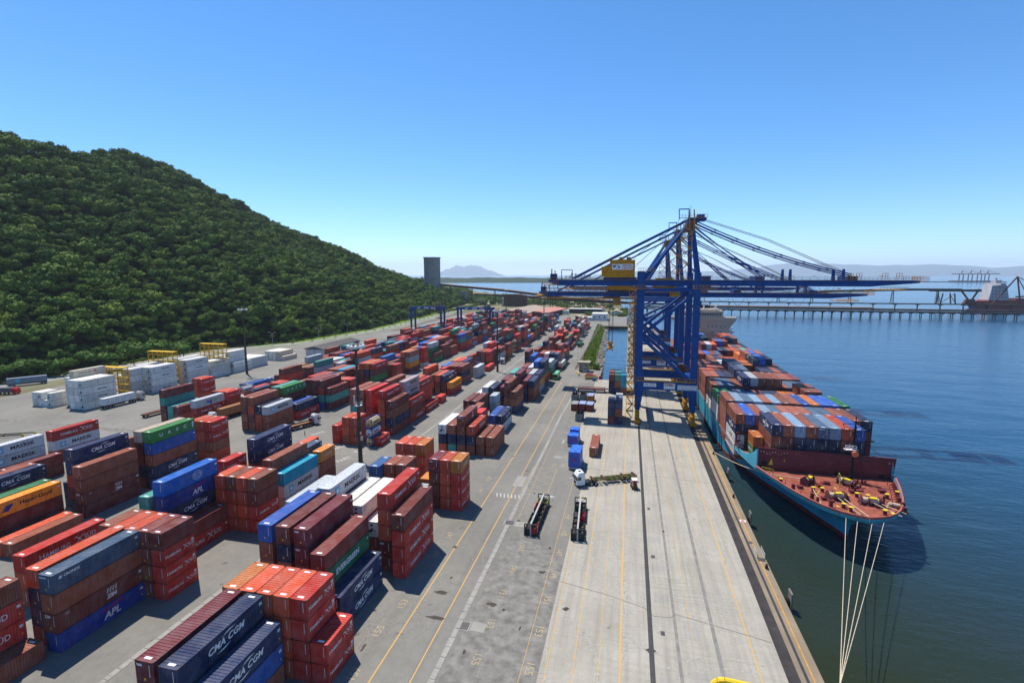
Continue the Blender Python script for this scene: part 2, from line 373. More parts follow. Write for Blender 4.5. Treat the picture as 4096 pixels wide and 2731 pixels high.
# ------------------------------------------------------------------ water and far shore
def water_mat():
    m, nt, b = nmat('sea_water'); co = coords(nt, 'World')
    # silty green by the quay, reflected-sky blue painted into the base colour farther out
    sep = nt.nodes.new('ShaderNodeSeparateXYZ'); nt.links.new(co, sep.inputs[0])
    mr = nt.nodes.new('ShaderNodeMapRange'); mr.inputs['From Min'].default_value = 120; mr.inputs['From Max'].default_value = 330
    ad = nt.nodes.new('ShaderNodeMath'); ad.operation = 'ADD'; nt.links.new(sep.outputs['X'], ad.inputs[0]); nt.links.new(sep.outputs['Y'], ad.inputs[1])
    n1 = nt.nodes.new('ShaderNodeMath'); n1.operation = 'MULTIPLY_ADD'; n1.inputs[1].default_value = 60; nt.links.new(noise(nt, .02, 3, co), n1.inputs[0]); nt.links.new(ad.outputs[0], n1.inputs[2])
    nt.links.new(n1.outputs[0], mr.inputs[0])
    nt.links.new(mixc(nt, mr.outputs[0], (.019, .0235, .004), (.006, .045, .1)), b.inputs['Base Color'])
    b.inputs['Roughness'].default_value = .16; b.inputs['IOR'].default_value = 1.33; b.inputs['Specular IOR Level'].default_value = .38
    h1 = noise(nt, 1, 3, coords(nt, 'World', (.35, .8, 1))); h2 = noise(nt, 1, 2, coords(nt, 'World', (.035, .07, 1)))
    a = nt.nodes.new('ShaderNodeMath'); a.operation = 'MULTIPLY_ADD'; a.inputs[1].default_value = 4; nt.links.new(h2, a.inputs[0]); nt.links.new(h1, a.inputs[2])
    bp = nt.nodes.new('ShaderNodeBump'); bp.inputs['Strength'].default_value = .3; bp.inputs['Distance'].default_value = .5
    nt.links.new(a.outputs[0], bp.inputs['Height']); nt.links.new(bp.outputs[0], b.inputs['Normal'])
    return m
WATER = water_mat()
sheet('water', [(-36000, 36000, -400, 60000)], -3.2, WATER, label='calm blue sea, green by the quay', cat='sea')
def ridge(name, label, m, az0, az1, D, prof, depth, base=-3.5, seed=1, cat='hills'):
    """a range of hills: heights along azimuth at distance D, with real depth behind"""
    rnd = random.Random(seed); n = 160; rows = [(0, 0), (.25, .55), (.5, 1), (.75, .6), (1, 0)]; v = []; f = []
    for j, (t, k) in enumerate(rows):
        for i in range(n + 1):
            a = R(az0 + (az1 - az0) * i / n); u = i / n
            h = np.interp(u, [p[0] for p in prof], [p[1] for p in prof])
            h *= 1 + .06 * math.sin(u * 37 + seed) + .035 * math.sin(u * 91 + 2 * seed) + rnd.uniform(-.02, .02)
            d = D + depth * t; v.append((math.sin(a) * d, math.cos(a) * d, base + (h * k if k else 0)))
    for j in range(len(rows) - 1):
        for i in range(n): q = j * (n + 1) + i; f.append((q, q + 1, q + n + 2, q + n + 1))
    b = MB(); b.add(v, f); return tag(b.build(name, m, smooth=True), label, cat, None, 'structure')
WOODM = mat('far_wood', (.03, .05, .02), 1, .5, .006)
HILLM = mat('far_hill', (.05, .07, .05), 1, .4, .001)
ridge('headland', 'low wooded headland across the bay', WOODM, -28, -3.5, 3500, [(0, 26), (.2, 30), (.55, 34), (.8, 30), (.93, 14), (1, 1)], 1600, seed=3, cat='headland')
ridge('far_headland', 'farther strip of low wooded land', WOODM, -6, 3, 4700, [(0, 10), (.4, 34), (.8, 30), (1, 2)], 1500, seed=5, cat='headland')
ridge('mountains', 'hazy mountain range beyond the bay', HILLM, -22, -14, 26000, [(0, 20), (.12, 260), (.3, 560), (.45, 540), (.58, 610), (.72, 400), (.86, 210), (1, 20)], 5000, seed=2, cat='mountains')
ridge('coast_hills', 'hazy coastal hills along the horizon', HILLM, -4, 34, 25000, [(0, 60), (.12, 220), (.22, 270), (.34, 200), (.5, 560), (.58, 610), (.68, 440), (.78, 500), (.9, 340), (1, 420)], 5000, seed=8)
# ------------------------------------------------------------------ forested hill
from mathutils import noise as mnoise
RY = [0, 200, 355, 463, 594, 724, 852, 1014, 1180, 1330, 1500]
RH = [176, 176, 172, 171, 146, 122, 87, 58, 24, 0, 0]
def basex(y): return float(np.interp(y, [0, 120, 200, 290, 340, 445, 610, 820, 1120, 1400], [-340, -318, -292, -291, -258, -248, -258, -282, -330, -420]))
def hill_h(x, y):
    t = (basex(y) - x) / 300.0
    if t <= 0: return 0.0
    H = float(np.interp(y, RY, RH))
    k = t * (1.22 - .22 * t) if t < 1 else max(.55, 1 - .25 * (t - 1))
    n = mnoise.fractal(Vector((x * .009, y * .009, 3.1)), 1.0, 2.0, 4)
    return max(0, H * k + n * 12 * min(1, t * 3) * min(1, H / 60))
b = MB(); nx, ny = 50, 95
xs = [0, 6, 14] + [14 + 12 * i for i in range(1, nx - 2)]
for j in range(ny):
    y = -60 + 16.5 * j
    for dx in xs:
        x = basex(y) - dx; b.v.append((x, y, hill_h(x, y) - .1))
for j in range(ny - 1):
    for i in range(nx - 1):
        q = j * nx + i; b.f.append((q, q + nx, q + nx + 1, q + 1)); b.mi.append(0)
tag(b.build('hill', mat('wood_floor', (.012, .022, .006), 1, .4, .05), smooth=True), 'steep wooded hillside beside the yard', 'hill', None, 'structure')

def leaf_mat(name, a, c):
    m, nt, b = nmat(name)
    oi = nt.nodes.new('ShaderNodeObjectInfo'); co = coords(nt, 'World')
    big = ramp(nt, noise(nt, .012, 3, co), .35, .65)
    med = ramp(nt, noise(nt, .16, 3, co), .3, .75)
    r1 = nt.nodes.new('ShaderNodeAttribute'); r1.attribute_name = 'tint'; r1.attribute_type = 'INSTANCER'
    c0 = mixc(nt, r1.outputs['Fac'], a, c); c1 = mixc(nt, big, mixc(nt, .35, c0, a), c0)
    c2 = mixc(nt, med, mixc(nt, .35, c1, (.02, .04, .01)), c1)
    nt.links.new(c2, b.inputs['Base Color']); b.inputs['Roughness'].default_value = .75
    b.inputs['Specular IOR Level'].default_value = .08
    return m
LEAF = leaf_mat('forest_leaves', (.034, .1, .015), (.2, .28, .036))
def crown_mesh(name, seed, n_cl=70, per=9, flat=.75, leaf=.2, m=None, trunk=False):
    rnd = random.Random(seed); v = []; f = []
    lobes = [(rnd.uniform(-.5, .5), rnd.uniform(-.5, .5), rnd.uniform(-.15, .4), rnd.uniform(.38, .62)) for _ in range(6)]
    for k in range(n_cl):
        lx, ly, lz, lr = lobes[k % 6]
        while True:
            d = Vector((rnd.gauss(0, 1), rnd.gauss(0, 1), rnd.gauss(.25, 1)))
            if d.length > .1 and d.normalized().z > -.5: break
        d.normalize(); c = Vector((lx, ly, lz)) + d * lr * rnd.uniform(.7, 1.05); c.z *= flat
        for q in range(per):
            p = c + Vector((rnd.gauss(0, .09), rnd.gauss(0, .09), rnd.gauss(0, .06)))
            nrm = (d + Vector((rnd.gauss(0, .38), rnd.gauss(0, .38), rnd.gauss(.12, .38)))).normalized()
            a = nrm.orthogonal().normalized(); a = Matrix.Rotation(rnd.uniform(0, 6.28), 3, nrm) @ a; bb = nrm.cross(a)
            s = leaf * rnd.uniform(.6, 1.15); o = len(v)
            v += [p - a * s * .5, p + bb * s * .32, p + a * s * .5, p - bb * s * .32]; f.append((o, o + 1, o + 2, o + 3))
    me = bpy.data.meshes.new(name); me.from_pydata([tuple(x) for x in v], [], f); me.materials.append(m or LEAF); return me
# crowns used by the wood: kept outside the scene, copied to points by one geometry node tree
src = bpy.data.collections.new('wood_crowns')
for i, (fl, lf, nc) in enumerate(((.8, .24, 110), (.65, .26, 100), (.95, .22, 120), (.75, .27, 95), (.6, .24, 105), (1.1, .23, 120))):
    o = bpy.data.objects.new('wood_crown', crown_mesh('wood_crown', 40 + i, nc, 9, fl, lf)); src.objects.link(o)
def scatter(name, pts, label, cat, coll=src):
    me = bpy.data.meshes.new(name); me.from_pydata([p[0] for p in pts], [], [])
    for an, k in (('size', 1), ('turn', 2), ('tint', 3)):
        at = me.attributes.new(an, 'FLOAT', 'POINT'); at.data.foreach_set('value', [p[k] for p in pts])
    o = link(name, me); ng = bpy.data.node_groups.new(name, 'GeometryNodeTree')
    ng.interface.new_socket('Geometry', in_out='INPUT', socket_type='NodeSocketGeometry'); ng.interface.new_socket('Geometry', in_out='OUTPUT', socket_type='NodeSocketGeometry')
    gi = ng.nodes.new('NodeGroupInput'); go = ng.nodes.new('NodeGroupOutput')
    ip = ng.nodes.new('GeometryNodeInstanceOnPoints'); ci = ng.nodes.new('GeometryNodeCollectionInfo')
    ci.inputs['Collection'].default_value = coll; ci.inputs['Separate Children'].default_value = True; ci.inputs['Reset Children'].default_value = True
    ip.inputs['Pick Instance'].default_value = True
    def named(a, t='FLOAT'):
        n = ng.nodes.new('GeometryNodeInputNamedAttribute'); n.data_type = t; n.inputs['Name'].default_value = a; return n.outputs['Attribute']
    cx = ng.nodes.new('ShaderNodeCombineXYZ'); ng.links.new(named('turn'), cx.inputs['Z'])
    L = ng.links.new
    L(gi.outputs[0], ip.inputs['Points']); L(ci.outputs[0], ip.inputs['Instance']); L(cx.outputs[0], ip.inputs['Rotation']); L(named('size'), ip.inputs['Scale'])
    # keep the tint on each instance
    L(ip.outputs[0], go.inputs[0])
    mod = o.modifiers.new('scatter', 'NODES'); mod.node_group = ng
    tag(o, label, cat, None, 'stuff'); return o
rnd = random.Random(11); pts = []
y = 110.0
while y < 1420:
    step = 6.5 if y < 420 else 7.4 if y < 800 else 8.6
    x0 = basex(y); x = x0 - 1 - rnd.uniform(0, 3)
    while x > x0 - 345:
        px = x + rnd.uniform(-2.5, 2.5); py = y + rnd.uniform(-2.5, 2.5)
        az = math.degrees(math.atan2(px, py))
        if -62.5 < az < -18 and not (abs(px + 369) < 24 and 850 < py < 912):
            h = hill_h(px, py); big = mnoise.noise(Vector((px * .02, py * .02, 0)))
            q_ = rnd.random(); s = (rnd.uniform(2.8, 4.6) if q_ < .62 else rnd.uniform(4.6, 7) if q_ < .93 else rnd.uniform(7, 9.5)) + max(0, big) * 2.2
            t = (x0 - px)
            if 235 < t < 330 and rnd.random() < .3: s = rnd.uniform(6.5, 9.5); h += 2
            if t < 14: s *= .8 + .015 * max(0, t)
            pts.append(((px, py, h + s * .55 + (2.2 if t > 14 else 0) + rnd.uniform(-1.2, 2.4)), s, rnd.uniform(0, 6.28), min(1, max(0, rnd.gauss(.42, .26)))))
        x -= step * rnd.uniform(.8, 1.2)
    y += step
for _ in range(2600):
    py = rnd.uniform(110, 900); px = basex(py) - rnd.uniform(2, 300)
    if -62.5 < math.degrees(math.atan2(px, py)) < -18: s = rnd.uniform(2.2, 3.8); pts.append(((px, py, hill_h(px, py) + s * .3), s, rnd.uniform(0, 6.28), rnd.uniform(.1, .7)))
scatter('forest', pts, 'dense dark green wood covering the hillside', 'forest')
# scrub and small woods on the flat land behind the yard and beside the road
pts = []
def sprinkle(n, x0, x1, y0, y1, s0, s1, t=.55):
    for _ in range(n):
        s = rnd.uniform(s0, s1); pts.append(((rnd.uniform(x0, x1), rnd.uniform(y0, y1), s * .5), s, rnd.uniform(0, 6.28), min(1, max(0, rnd.gauss(t, .2)))))
sprinkle(420, -560, -235, 830, 1060, 3, 6.5, .4); sprinkle(260, -235, -120, 850, 1030, 2, 5, .5); sprinkle(160, -120, -15, 760, 1000, 1.5, 4.5)
sprinkle(300, -470, -255, 1040, 1190, 3, 6, .35); sprinkle(60, -12, -3, 640, 760, 1.5, 4); sprinkle(50, -60, -12, 640, 720, 1.2, 3.4); sprinkle(240, -262, -248, 640, 860, 1, 2.4, .8)
for yy in range(150, 640, 3):
    bx = basex(yy); sx = {True: 1.0, False: .7}[yy < 300]
    for _ in range(3): pts.append(((bx + rnd.uniform(-3, 4) * sx, yy + rnd.uniform(-2, 2), .4), rnd.uniform(.8, 2.0), rnd.uniform(0, 6), rnd.uniform(.6, 1)))
scatter('scrubland', pts, 'bushes and small trees on the flat land behind the yard', 'bushes')
# the road at the foot of the hill
def strip(name, cl, w, z, m, label, cat='road'):
    b = MB(); n = len(cl); L = []; Rr = []
    for i, p in enumerate(cl):
        a = Vector(cl[max(0, i - 1)]); c = Vector(cl[min(n - 1, i + 1)]); d = (c - a).normalized(); nn = Vector((-d.y, d.x))
        L.append(Vector(p) + nn * w / 2); Rr.append(Vector(p) - nn * w / 2)
    for i in range(n - 1): b.quad([(*L[i], z), (*Rr[i], z), (*Rr[i + 1], z), (*L[i + 1], z)])
    return tag(b.build(name, m), label, cat, None, 'structure')
def roadx(y): return float(np.interp(y, [60, 180, 250, 290, 340, 445, 610, 820, 1120], [-292, -286, -280, -276, -243, -232, -240, -256, -258]))
strip('verge', [(roadx(y) - 4, y) for y in range(310, 1120, 20)], 24, .02, GRASSM, 'green grass verge beside the road', 'verge')
strip('road', [(roadx(y), y) for y in range(60, 1120, 20)], 12, .05, ROADM, 'pale road running along the foot of the hill')
strip('road_median', [(roadx(y), y) for y in range(300, 1120, 20)], 1.6, .09, GRASSM, 'narrow grass strip between the carriageways', 'verge')
strip('rail_track', [(roadx(y) + 17, y) for y in range(430, 900, 20)], 5, .04, mat('ballast', (.13, .115, .1), .95, .4, .7), 'railway ballast beside the yard', 'railway')
strip('back_road', [(-150, 690), (-110, 720), (-60, 760), (-30, 840)], 9, .05, ROADM, 'road bending behind the sheds')
# bank of the small basin
b = MB(); prof = [(-27.5, -.01), (-25.5, -.1), (-21, -1.2), (-17.5, -2.4), (-14.2, -3.6)]
ys = list(range(282, 534, 12)); rn = random.Random(2)
def bankx(x, y): return x - max(0, (y - 300)) * .03 * (1 if x > -26 else 0) + (rn.uniform(-.5, .5) if x > -26 else 0)
for y in ys: b.v += [(bankx(x, y), y, z) for x, z in prof]
for j in range(len(ys) - 1):
    for i in range(len(prof) - 1): q = j * 5 + i; b.f.append((q, q + 5, q + 6, q + 1)); b.mi.append(0)
b.quad([(-27.5, 281.9, -.01), (-14, 281.9, -.01), (-14.2, 281.9, -3.7), (-27.5, 281.9, -3.7)])
tag(b.build('bank', mat('bank_soil', (.17, .2, .05), 1, .5, .3)), 'sloping bank between fence and basin', 'bank', None, 'structure')
# boulders of the riprap and long grass: nobody could count them
b = MB()
for _ in range(1500):
    y = rn.uniform(283, 640); w0 = rn.uniform(0, 1); x = -19.4 + 5.6 * w0 - max(0, y - 300) * .03; z = -1.7 - 1.7 * w0
    if y > 530: x = -2 + 3.5 * w0
    r = rn.uniform(.3, .95); a = [Vector((rn.gauss(0, 1), rn.gauss(0, 1), rn.gauss(0, 1))).normalized() for _ in range(7)]
    o = Vector((x, y, z)); pp = [o + Vector((sx * r * rn.uniform(.5, 1), sy * r * rn.uniform(.5, 1), sz * r * rn.uniform(.3, .7))) for sx, sy, sz in ((-1, -1, -1), (1, -1, -1), (1, 1, -1), (-1, 1, -1), (-1, -1, 1), (1, -1, 1), (1, 1, 1), (-1, 1, 1))]
    b.hexa(pp[:4], pp[4:])
tag(b.build('riprap', mat('riprap_stone', (.3, .28, .25), .95, .5, .5)), 'grey riprap boulders along the water of the basin', 'rocks', None, 'stuff')
b = MB()
for _ in range(9000):
    y = rn.uniform(276, 534); t = rn.random() ** .8; x = -27.2 + 7.6 * t - (max(0, y - 300) * .02); z = -.1 - 1.5 * t
    if y < 284: x = rn.uniform(-24, -15); z = 0
    h = rn.uniform(.4, 1.5); a = rn.uniform(0, 6.28); dx, dy = math.cos(a) * h * .5, math.sin(a) * h * .5; lx, ly = rn.gauss(0, .35), rn.gauss(0, .35)
    b.quad([(x - dx, y - dy, z), (x + dx, y + dy, z), (x + dx * .5 + lx, y + dy * .5 + ly, z + h)])
tag(b.build('long_grass', mat('grass_blades', (.29, .37, .06), .8, .5, .2), fix=False), 'long green grass and weeds on the basin bank', 'grass', None, 'stuff')

# ------------------------------------------------------------------ single trees at the edge of the yard
BARK = mat('bark', (.08, .06, .045), .95, .3, 2)
TL = mat('tree_leaves', (.095, .185, .028), .7, .5, .25)
def tree(x, y, h, r, label, seed, name='broadleaf_tree', group='trees along the yard fence', flat=.62):
    t = thing(name, label, 'tree', (x, y, 0), 0, group); rr = random.Random(seed)
    b = MB(); top = Vector((rr.uniform(-.4, .4), rr.uniform(-.4, .4), h * .55)); b.tube((0, 0, -.1), top, .28, 7, r2=.17)
    for k in range(5):
        a = k * 1.26 + rr.uniform(-.3, .3); b.tube(top * rr.uniform(.75, 1), top + Vector((math.cos(a) * r * .6, math.sin(a) * r * .6, h * .22)), .13, 5, r2=.04)
    b.build('trunk', BARK, t)
    me = crown_mesh('crown', seed, 130, 11, flat, .19, TL); c = link('crown', me, t, (0, 0, h * .74)); c.scale = (r, r, r * .9)
    return t
rt = random.Random(21)
TREES = [(-318, 150, 9, 6.2), (-306, 158, 8.5, 6), (-306, 170, 9, 6.5), (-296, 178, 8, 5.8), (-297, 189, 9.5, 6.6), (-289, 196, 8.5, 6), (-287, 208, 10, 7), (-279, 214, 9.5, 6.6), (-276, 226, 12, 8.2), (-268, 234, 13, 9), (-268, 249, 10, 7), (-275, 258, 10, 7)]
TW = ['leftmost tree of the row at the yard edge', 'second tree from the left in the fence row', 'third tree from the left in the fence row', 'fourth tree from the left in the fence row', 'fifth tree from the left in the fence row', 'sixth tree from the left in the fence row', 'seventh tree in the fence row behind the low white reefers', 'tree behind the tall white reefer stack', 'large rounded tree near the right end of the fence row', 'biggest tree of the fence row, behind a yellow rack', 'tree behind the second yellow rack', 'last tree of the fence row beside the road']
for (x, y, h, r), wd in zip(TREES, TW): tree(x, y, h, r, 'green spreading ' + wd, rt.randint(1, 9999))
tree(-16.6, 276.5, 3.2, 2.6, 'dark leafy bush at the corner of the basin', 77, 'bush', None, .7)
# ------------------------------------------------------------------ containers
CW, CH, L4, L2 = 2.42, 2.80, 12.62, 6.06; TH = 2.9
CODES = {
 'H': ('red', (.48, .03, .02), 'white swoosh lettering'), 'h': ('orange-red', (.52, .075, .03), ''), 'r': ('rust brown', (.26, .075, .042), ''),
 'k': ('maroon', (.175, .036, .03), ''), 'e': ('wine red', (.16, .022, .032), 'small white letters'), 'z': ('brown', (.17, .04, .03), 'white stacked dots'),
 'o': ('orange', (.52, .15, .03), ''), 'y': ('amber', (.74, .25, .012), 'dark blue lettering'), 'M': ('light grey', (.5, .52, .54), 'black lettering, blue star'),
 'm': ('pinkish grey', (.55, .42, .41), 'black lettering, blue star'), 'C': ('navy', (.013, .027, .085), 'white slanted lettering'), 'n': ('dark blue', (.012, .025, .075), ''),
 'q': ('pale blue', (.2, .3, .42), ''), 'N': ('slate blue', (.06, .105, .175), 'small white lettering'), 'b': ('royal blue', (.025, .1, .4), ''), 'A': ('deep blue', (.012, .045, .27), 'bold white letters'),
 'B': ('bright blue', (.0, .13, .52), 'white globe'), 'g': ('green', (.02, .2, .07), ''), 'G': ('deep green', (.0, .13, .055), 'white lettering'),
 'U': ('grass green', (.035, .2, .045), 'spaced white letters'), 't': ('teal', (.06, .3, .25), ''), 'T': ('turquoise', (.0, .3, .45), ''), 'w': ('white', (.68, .665, .61), ''),
 'P': ('white', (.68, .67, .65), 'small dark lettering'), 'W': ('white reefer', (.72, .73, .72), 'cooling unit end'), 'c': ('pale grey', (.4, .43, .44), ''), 's': ('beige', (.6, .5, .37), ''),
 'Y': ('scarlet', (.46, .05, .02), 'white capitals'), 'S': ('ocean blue', (.02, .11, .3), 'white lettering'), 'L': ('silver', (.5, .52, .55), 'blue and green lettering'),
 'K': ('stone grey', (.36, .4, .42), 'dark spaced letters'), 'D': ('tawny orange', (.55, .2, .04), 'white outlined letters'), 'V': ('cream', (.62, .55, .42), 'large red wing'),
}
def container_mesh(L, name):
    b = MB(); hw, hl = CW / 2, L / 2; d = .05
    def wall(p0, p1, z0, z1, nrm, pitch):
        p0 = Vector(p0); p1 = Vector(p1); n = Vector(nrm); Ln = (p1 - p0).length; k = max(2, round(Ln / pitch)); u = (p1 - p0) / k; pts = []
        for i in range(k): pts += [p0 + u * i, p0 + u * (i + .3), p0 + u * (i + .5) - n * d, p0 + u * (i + .8) - n * d]
        pts.append(p1); o = len(b.v)
        for p in pts: b.v += [(p.x, p.y, z0), (p.x, p.y, z1)]
        for i in range(len(pts) - 1): b.f.append((o + 2 * i, o + 2 * i + 2, o + 2 * i + 3, o + 2 * i + 1)); b.mi.append(0)
    z0, z1 = .16, CH - .12
    wall((hw - .02, -hl + .16, 0), (hw - .02, hl - .16, 0), z0, z1, (1, 0, 0), .34)
    wall((-hw + .02, hl - .16, 0), (-hw + .02, -hl + .16, 0), z0, z1, (-1, 0, 0), .34)
    wall((-hw + .16, -hl + .03, 0), (hw - .16, -hl + .03, 0), z0, z1, (0, -1, 0), .3)
    wall((hw - .16, hl - .03, 0), (-hw + .16, hl - .03, 0), z0, z1, (0, 1, 0), .3)
    # ribbed roof
    k = max(2, round((L - .5) / .42)); u = (L - .5) / k; o = len(b.v); ys = []; zr = CH - .035
    for i in range(k): ys += [(-L / 2 + .25 + u * i, zr), (-L / 2 + .25 + u * (i + .62), zr), (-L / 2 + .25 + u * (i + .72), zr - .05), (-L / 2 + .25 + u * (i + .9), zr - .05)]
    ys.append((L / 2 - .25, zr)); ys = [(-L / 2 + .05, zr)] + ys + [(L / 2 - .05, zr)]
    for y, z in ys: b.v += [(-hw + .06, y, z), (hw - .06, y, z)]
    for i in range(len(ys) - 1): b.f.append((o + 2 * i, o + 2 * i + 1, o + 2 * i + 3, o + 2 * i + 2)); b.mi.append(0)
    for sx in (-1, 1):
        xa, xb = sorted((sx * hw, sx * (hw - .09)))
        b.box(xa, xb, -hl + .16, hl - .16, 0, .16); b.box(xa, xb, -hl + .16, hl - .16, CH - .13, CH - .02)
        for sy in (-1, 1):
            xa2, xb2 = sorted((sx * hw, sx * (hw - .16))); ya, yb = sorted((sy * hl, sy * (hl - .16))); b.box(xa2, xb2, ya, yb, .13, CH - .12)
            b.box(xa2 - (.004 if sx < 0 else 0), xb2 + (.004 if sx > 0 else 0), ya, yb, CH - .12, CH, 1); b.box(xa2, xb2, ya, yb, 0, .13, 1)
    for sy in (-1, 1):
        ya, yb = sorted((sy * hl, sy * (hl - .1))); b.box(-hw + .16, hw - .16, ya, yb, 0, .16); b.box(-hw + .16, hw - .16, ya, yb, CH - .13, CH - .02)
    return b.mesh(name, [PAINT, mat('corner_casting', (.11, .06, .035), .7, .4, 3)])
ME4 = container_mesh(L4, 'container_body'); ME2 = container_mesh(L2, 'container_body')
def flatm(name, c, r=.6): return mat(name, c, r, .12, 3)
WHT = flatm('letter_white', (.7, .7, .7)); BLK = flatm('letter_black', (.03, .03, .035)); SKY_B = flatm('letter_sky', (.1, .42, .6)); REDL = flatm('letter_red', (.5, .02, .03)); DKB = flatm('letter_blue', (.03, .04, .25)); GRNL = flatm('letter_green', (.15, .5, .1)); YELS = flatm('sticker_yellow', (.75, .45, .02))
LM = [WHT, BLK, SKY_B, REDL, DKB, GRNL, YELS]
HW = CW / 2 + .012
def swoosh(b, c, s, mi=0):
    """two crossing wing strokes"""
    def stroke(pts, wd):
        for (y0, z0), (y1, z1), w0, w1 in [(pts[i], pts[i + 1], wd[i], wd[i + 1]) for i in range(len(pts) - 1)]:
            b.quad([(HW, c[0] + y0 * s, c[1] + z0 * s), (HW, c[0] + y1 * s, c[1] + z1 * s), (HW, c[0] + y1 * s, c[1] + z1 * s + w1 * s), (HW, c[0] + y0 * s, c[1] + z0 * s + w0 * s)], mi)
    stroke([(-.85, .45), (-.4, .5), (0, .08), (.5, -.5), (.95, -.62)], [.02, .2, .26, .14, .02]); stroke([(-.75, -.75), (-.3, -.4), (0, 0), (.45, .38), (.95, .62)], [.02, .16, .2, .14, .02])
def lettering(code, L):
    b = MB(); e = MB(); k = L / L4; u, v = (0, 1, 0), (0, 0, 1); zc = CH / 2
    def T(s, size, y, z=zc, mi=0, **q): put_text(b, s, size, (HW, y, z), u, v, mi, **q)
    if code == 'H':
        q = .62 if k < .7 else 1
        T('H', 1.25 * q, -3.9 * q, zc - .05, sx=.95, off=.008); T('AMBURG', .98 * q, -1.55 * q, zc - .12, sx=.95, off=.008); swoosh(e, (1.75 * q, zc), 1.05 * q); T('SÜD', 1.15 * q, 3.55 * q, zc + .02, sx=.9, off=.008)
    elif code == 'C':
        T('CMA CGM', 1.12 * (1 if k > .7 else .75), .2 * k, off=.035, shear=.25, space=1.05)
        for sgn in (1, -1):
            for i in range(6):
                a0, a1 = i / 6, (i + 1) / 6; f = lambda a: (sgn * (-.9 + 2.0 * a) + .3 * sgn, zc + sgn * (.62 + .25 * math.sin(a * 2.2)))
                p, q = f(a0), f(a1); wd = .09 * math.sin(3.14 * (a0 + .08)); e.quad([(HW, p[0] * k + .2, p[1] - wd), (HW, q[0] * k + .2, q[1] - wd), (HW, q[0] * k + .2, q[1] + wd), (HW, p[0] * k + .2, p[1] + wd)])
    elif code in 'Mm':
        e.quad([(HW, -4.6 * k, zc - .75), (HW, -3.1 * k, zc - .75), (HW, -3.1 * k, zc + .75), (HW, -4.6 * k, zc + .75)], 2)
        st = []
        for i in range(14): r = .6 if i % 2 == 0 else .27; a = 6.283 * i / 14 + 1.571; st.append((HW + .004, -3.85 * k + math.cos(a) * r * min(1, k * 1.3), zc + math.sin(a) * r))
        e.quad(st, 0); T('MAERSK', 1.35 * (1 if k > .7 else .7), 1.2 * k, mi=1, off=.025, sx=1.12)
    elif code == 'A':
        T('APL', 1.45, 1.0, zc - .3, off=.05, shear=.2); e.quad([(HW, -.6, zc + .5), (HW, -.2, zc + .65), (HW, 3.0, zc + 1.05), (HW, 2.7, zc + .82)], 3)
    elif code == 'B':
        for rr in (.55, .85):
            for i in range(20):
                a0, a1 = 6.283 * i / 20, 6.283 * (i + 1) / 20; y0 = lambda a, r: 1.2 + math.cos(a) * r * 1.25; z0 = lambda a, r: zc + math.sin(a) * r
                e.quad([(HW, y0(a0, rr), z0(a0, rr)), (HW, y0(a1, rr), z0(a1, rr)), (HW, y0(a1, rr + .07), z0(a1, rr + .07)), (HW, y0(a0, rr + .07), z0(a0, rr + .07))])
        for z in (-.3, 0, .3): e.box(HW, HW + .003, .3, 2.1, zc + z - .03, zc + z + .03)
    elif code == 'U':
        for i, ch in enumerate('UASC'): T(ch, 1.15, (-3.6 + 2.3 * i) * k, zc + .05 * i, off=.03, sx=1.2)
        e.quad([(HW, 5.4 * k, zc - .6), (HW, 5.75 * k, zc - .6), (HW, 5.75 * k, zc + .7), (HW, 5.4 * k, zc + .7)])
    elif code == 'G': T('EVERGREEN', 1.25 * k, -.3 * k, off=.05)
    elif code == 'y':
        T('Hapag-Lloyd', 1.15 * k, 1.6 * k, zc + .1, mi=1, off=.02)
        for i in range(3): e.quad([(HW, -4.4 + i * .35, zc - .55 + i * .35), (HW, -3.2 + i * .35, zc - .7 + i * .4), (HW, -3.0 + i * .35, zc - .3 + i * .42), (HW, -4.1 + i * .3, zc - .3 + i * .38)], 4)
    elif code == 'z':
        T('ZIM', .85, 1.2, zc - .45, off=.05, shear=.15)
        for i in range(4):
            for j in range(3): e.quad([(HW, .45 + i * .42 + j * .06, zc + .2 + j * .25), (HW, .7 + i * .42 + j * .06, zc + .2 + j * .25), (HW, .74 + i * .42 + j * .06, zc + .36 + j * .25), (HW, .49 + i * .42 + j * .06, zc + .36 + j * .25)])
        T('ZIM', .35, -4.9, CH - .55)
    elif code == 'Y': T('HYUNDAI', 1.3 * k, 1.6 * k, off=.03, sx=.95)
    elif code == 'S': T('seaco', 1.05 * min(1, k * 1.2), .3 * k, off=.03); T('::', .9 * min(1, k * 1.2), -1.9 * k, mi=3)
    elif code == 'L': T('log', 2.0, -.6, mi=4, off=.05); T('in', 2.0, 2.2, mi=5, off=.05)
    elif code == 'K': T('COSCO', 1.1 * k, 0, mi=4, space=1.5, off=.02)
    elif code == 'D': T('C.C.D.I.', 1.0, .3, off=.02, shear=.2)
    elif code == 'P': T('CMA CGM', .8, .6, mi=1, off=.02, shear=.25); T('- - -', .5, .7, zc - .7, mi=1)
    elif code == 'N': T('CRONOS', .5, -3.8, CH - .75, shear=.2, off=.02); e.quad([(HW, -5.5, CH - .95), (HW, -5.1, CH - .95), (HW, -5.0, CH - .55), (HW, -5.35, CH - .55)])
    elif code == 'V':
        e.quad([(HW, 1.2, zc - .25), (HW, 2.0, zc - .05), (HW, 2.9, zc + .35), (HW, 1.7, zc + .55)], 3); T('HAMBURG SÜD', .7, -2.0, mi=1)
    elif code == 'e': pass
    return b, e
_lm = {}
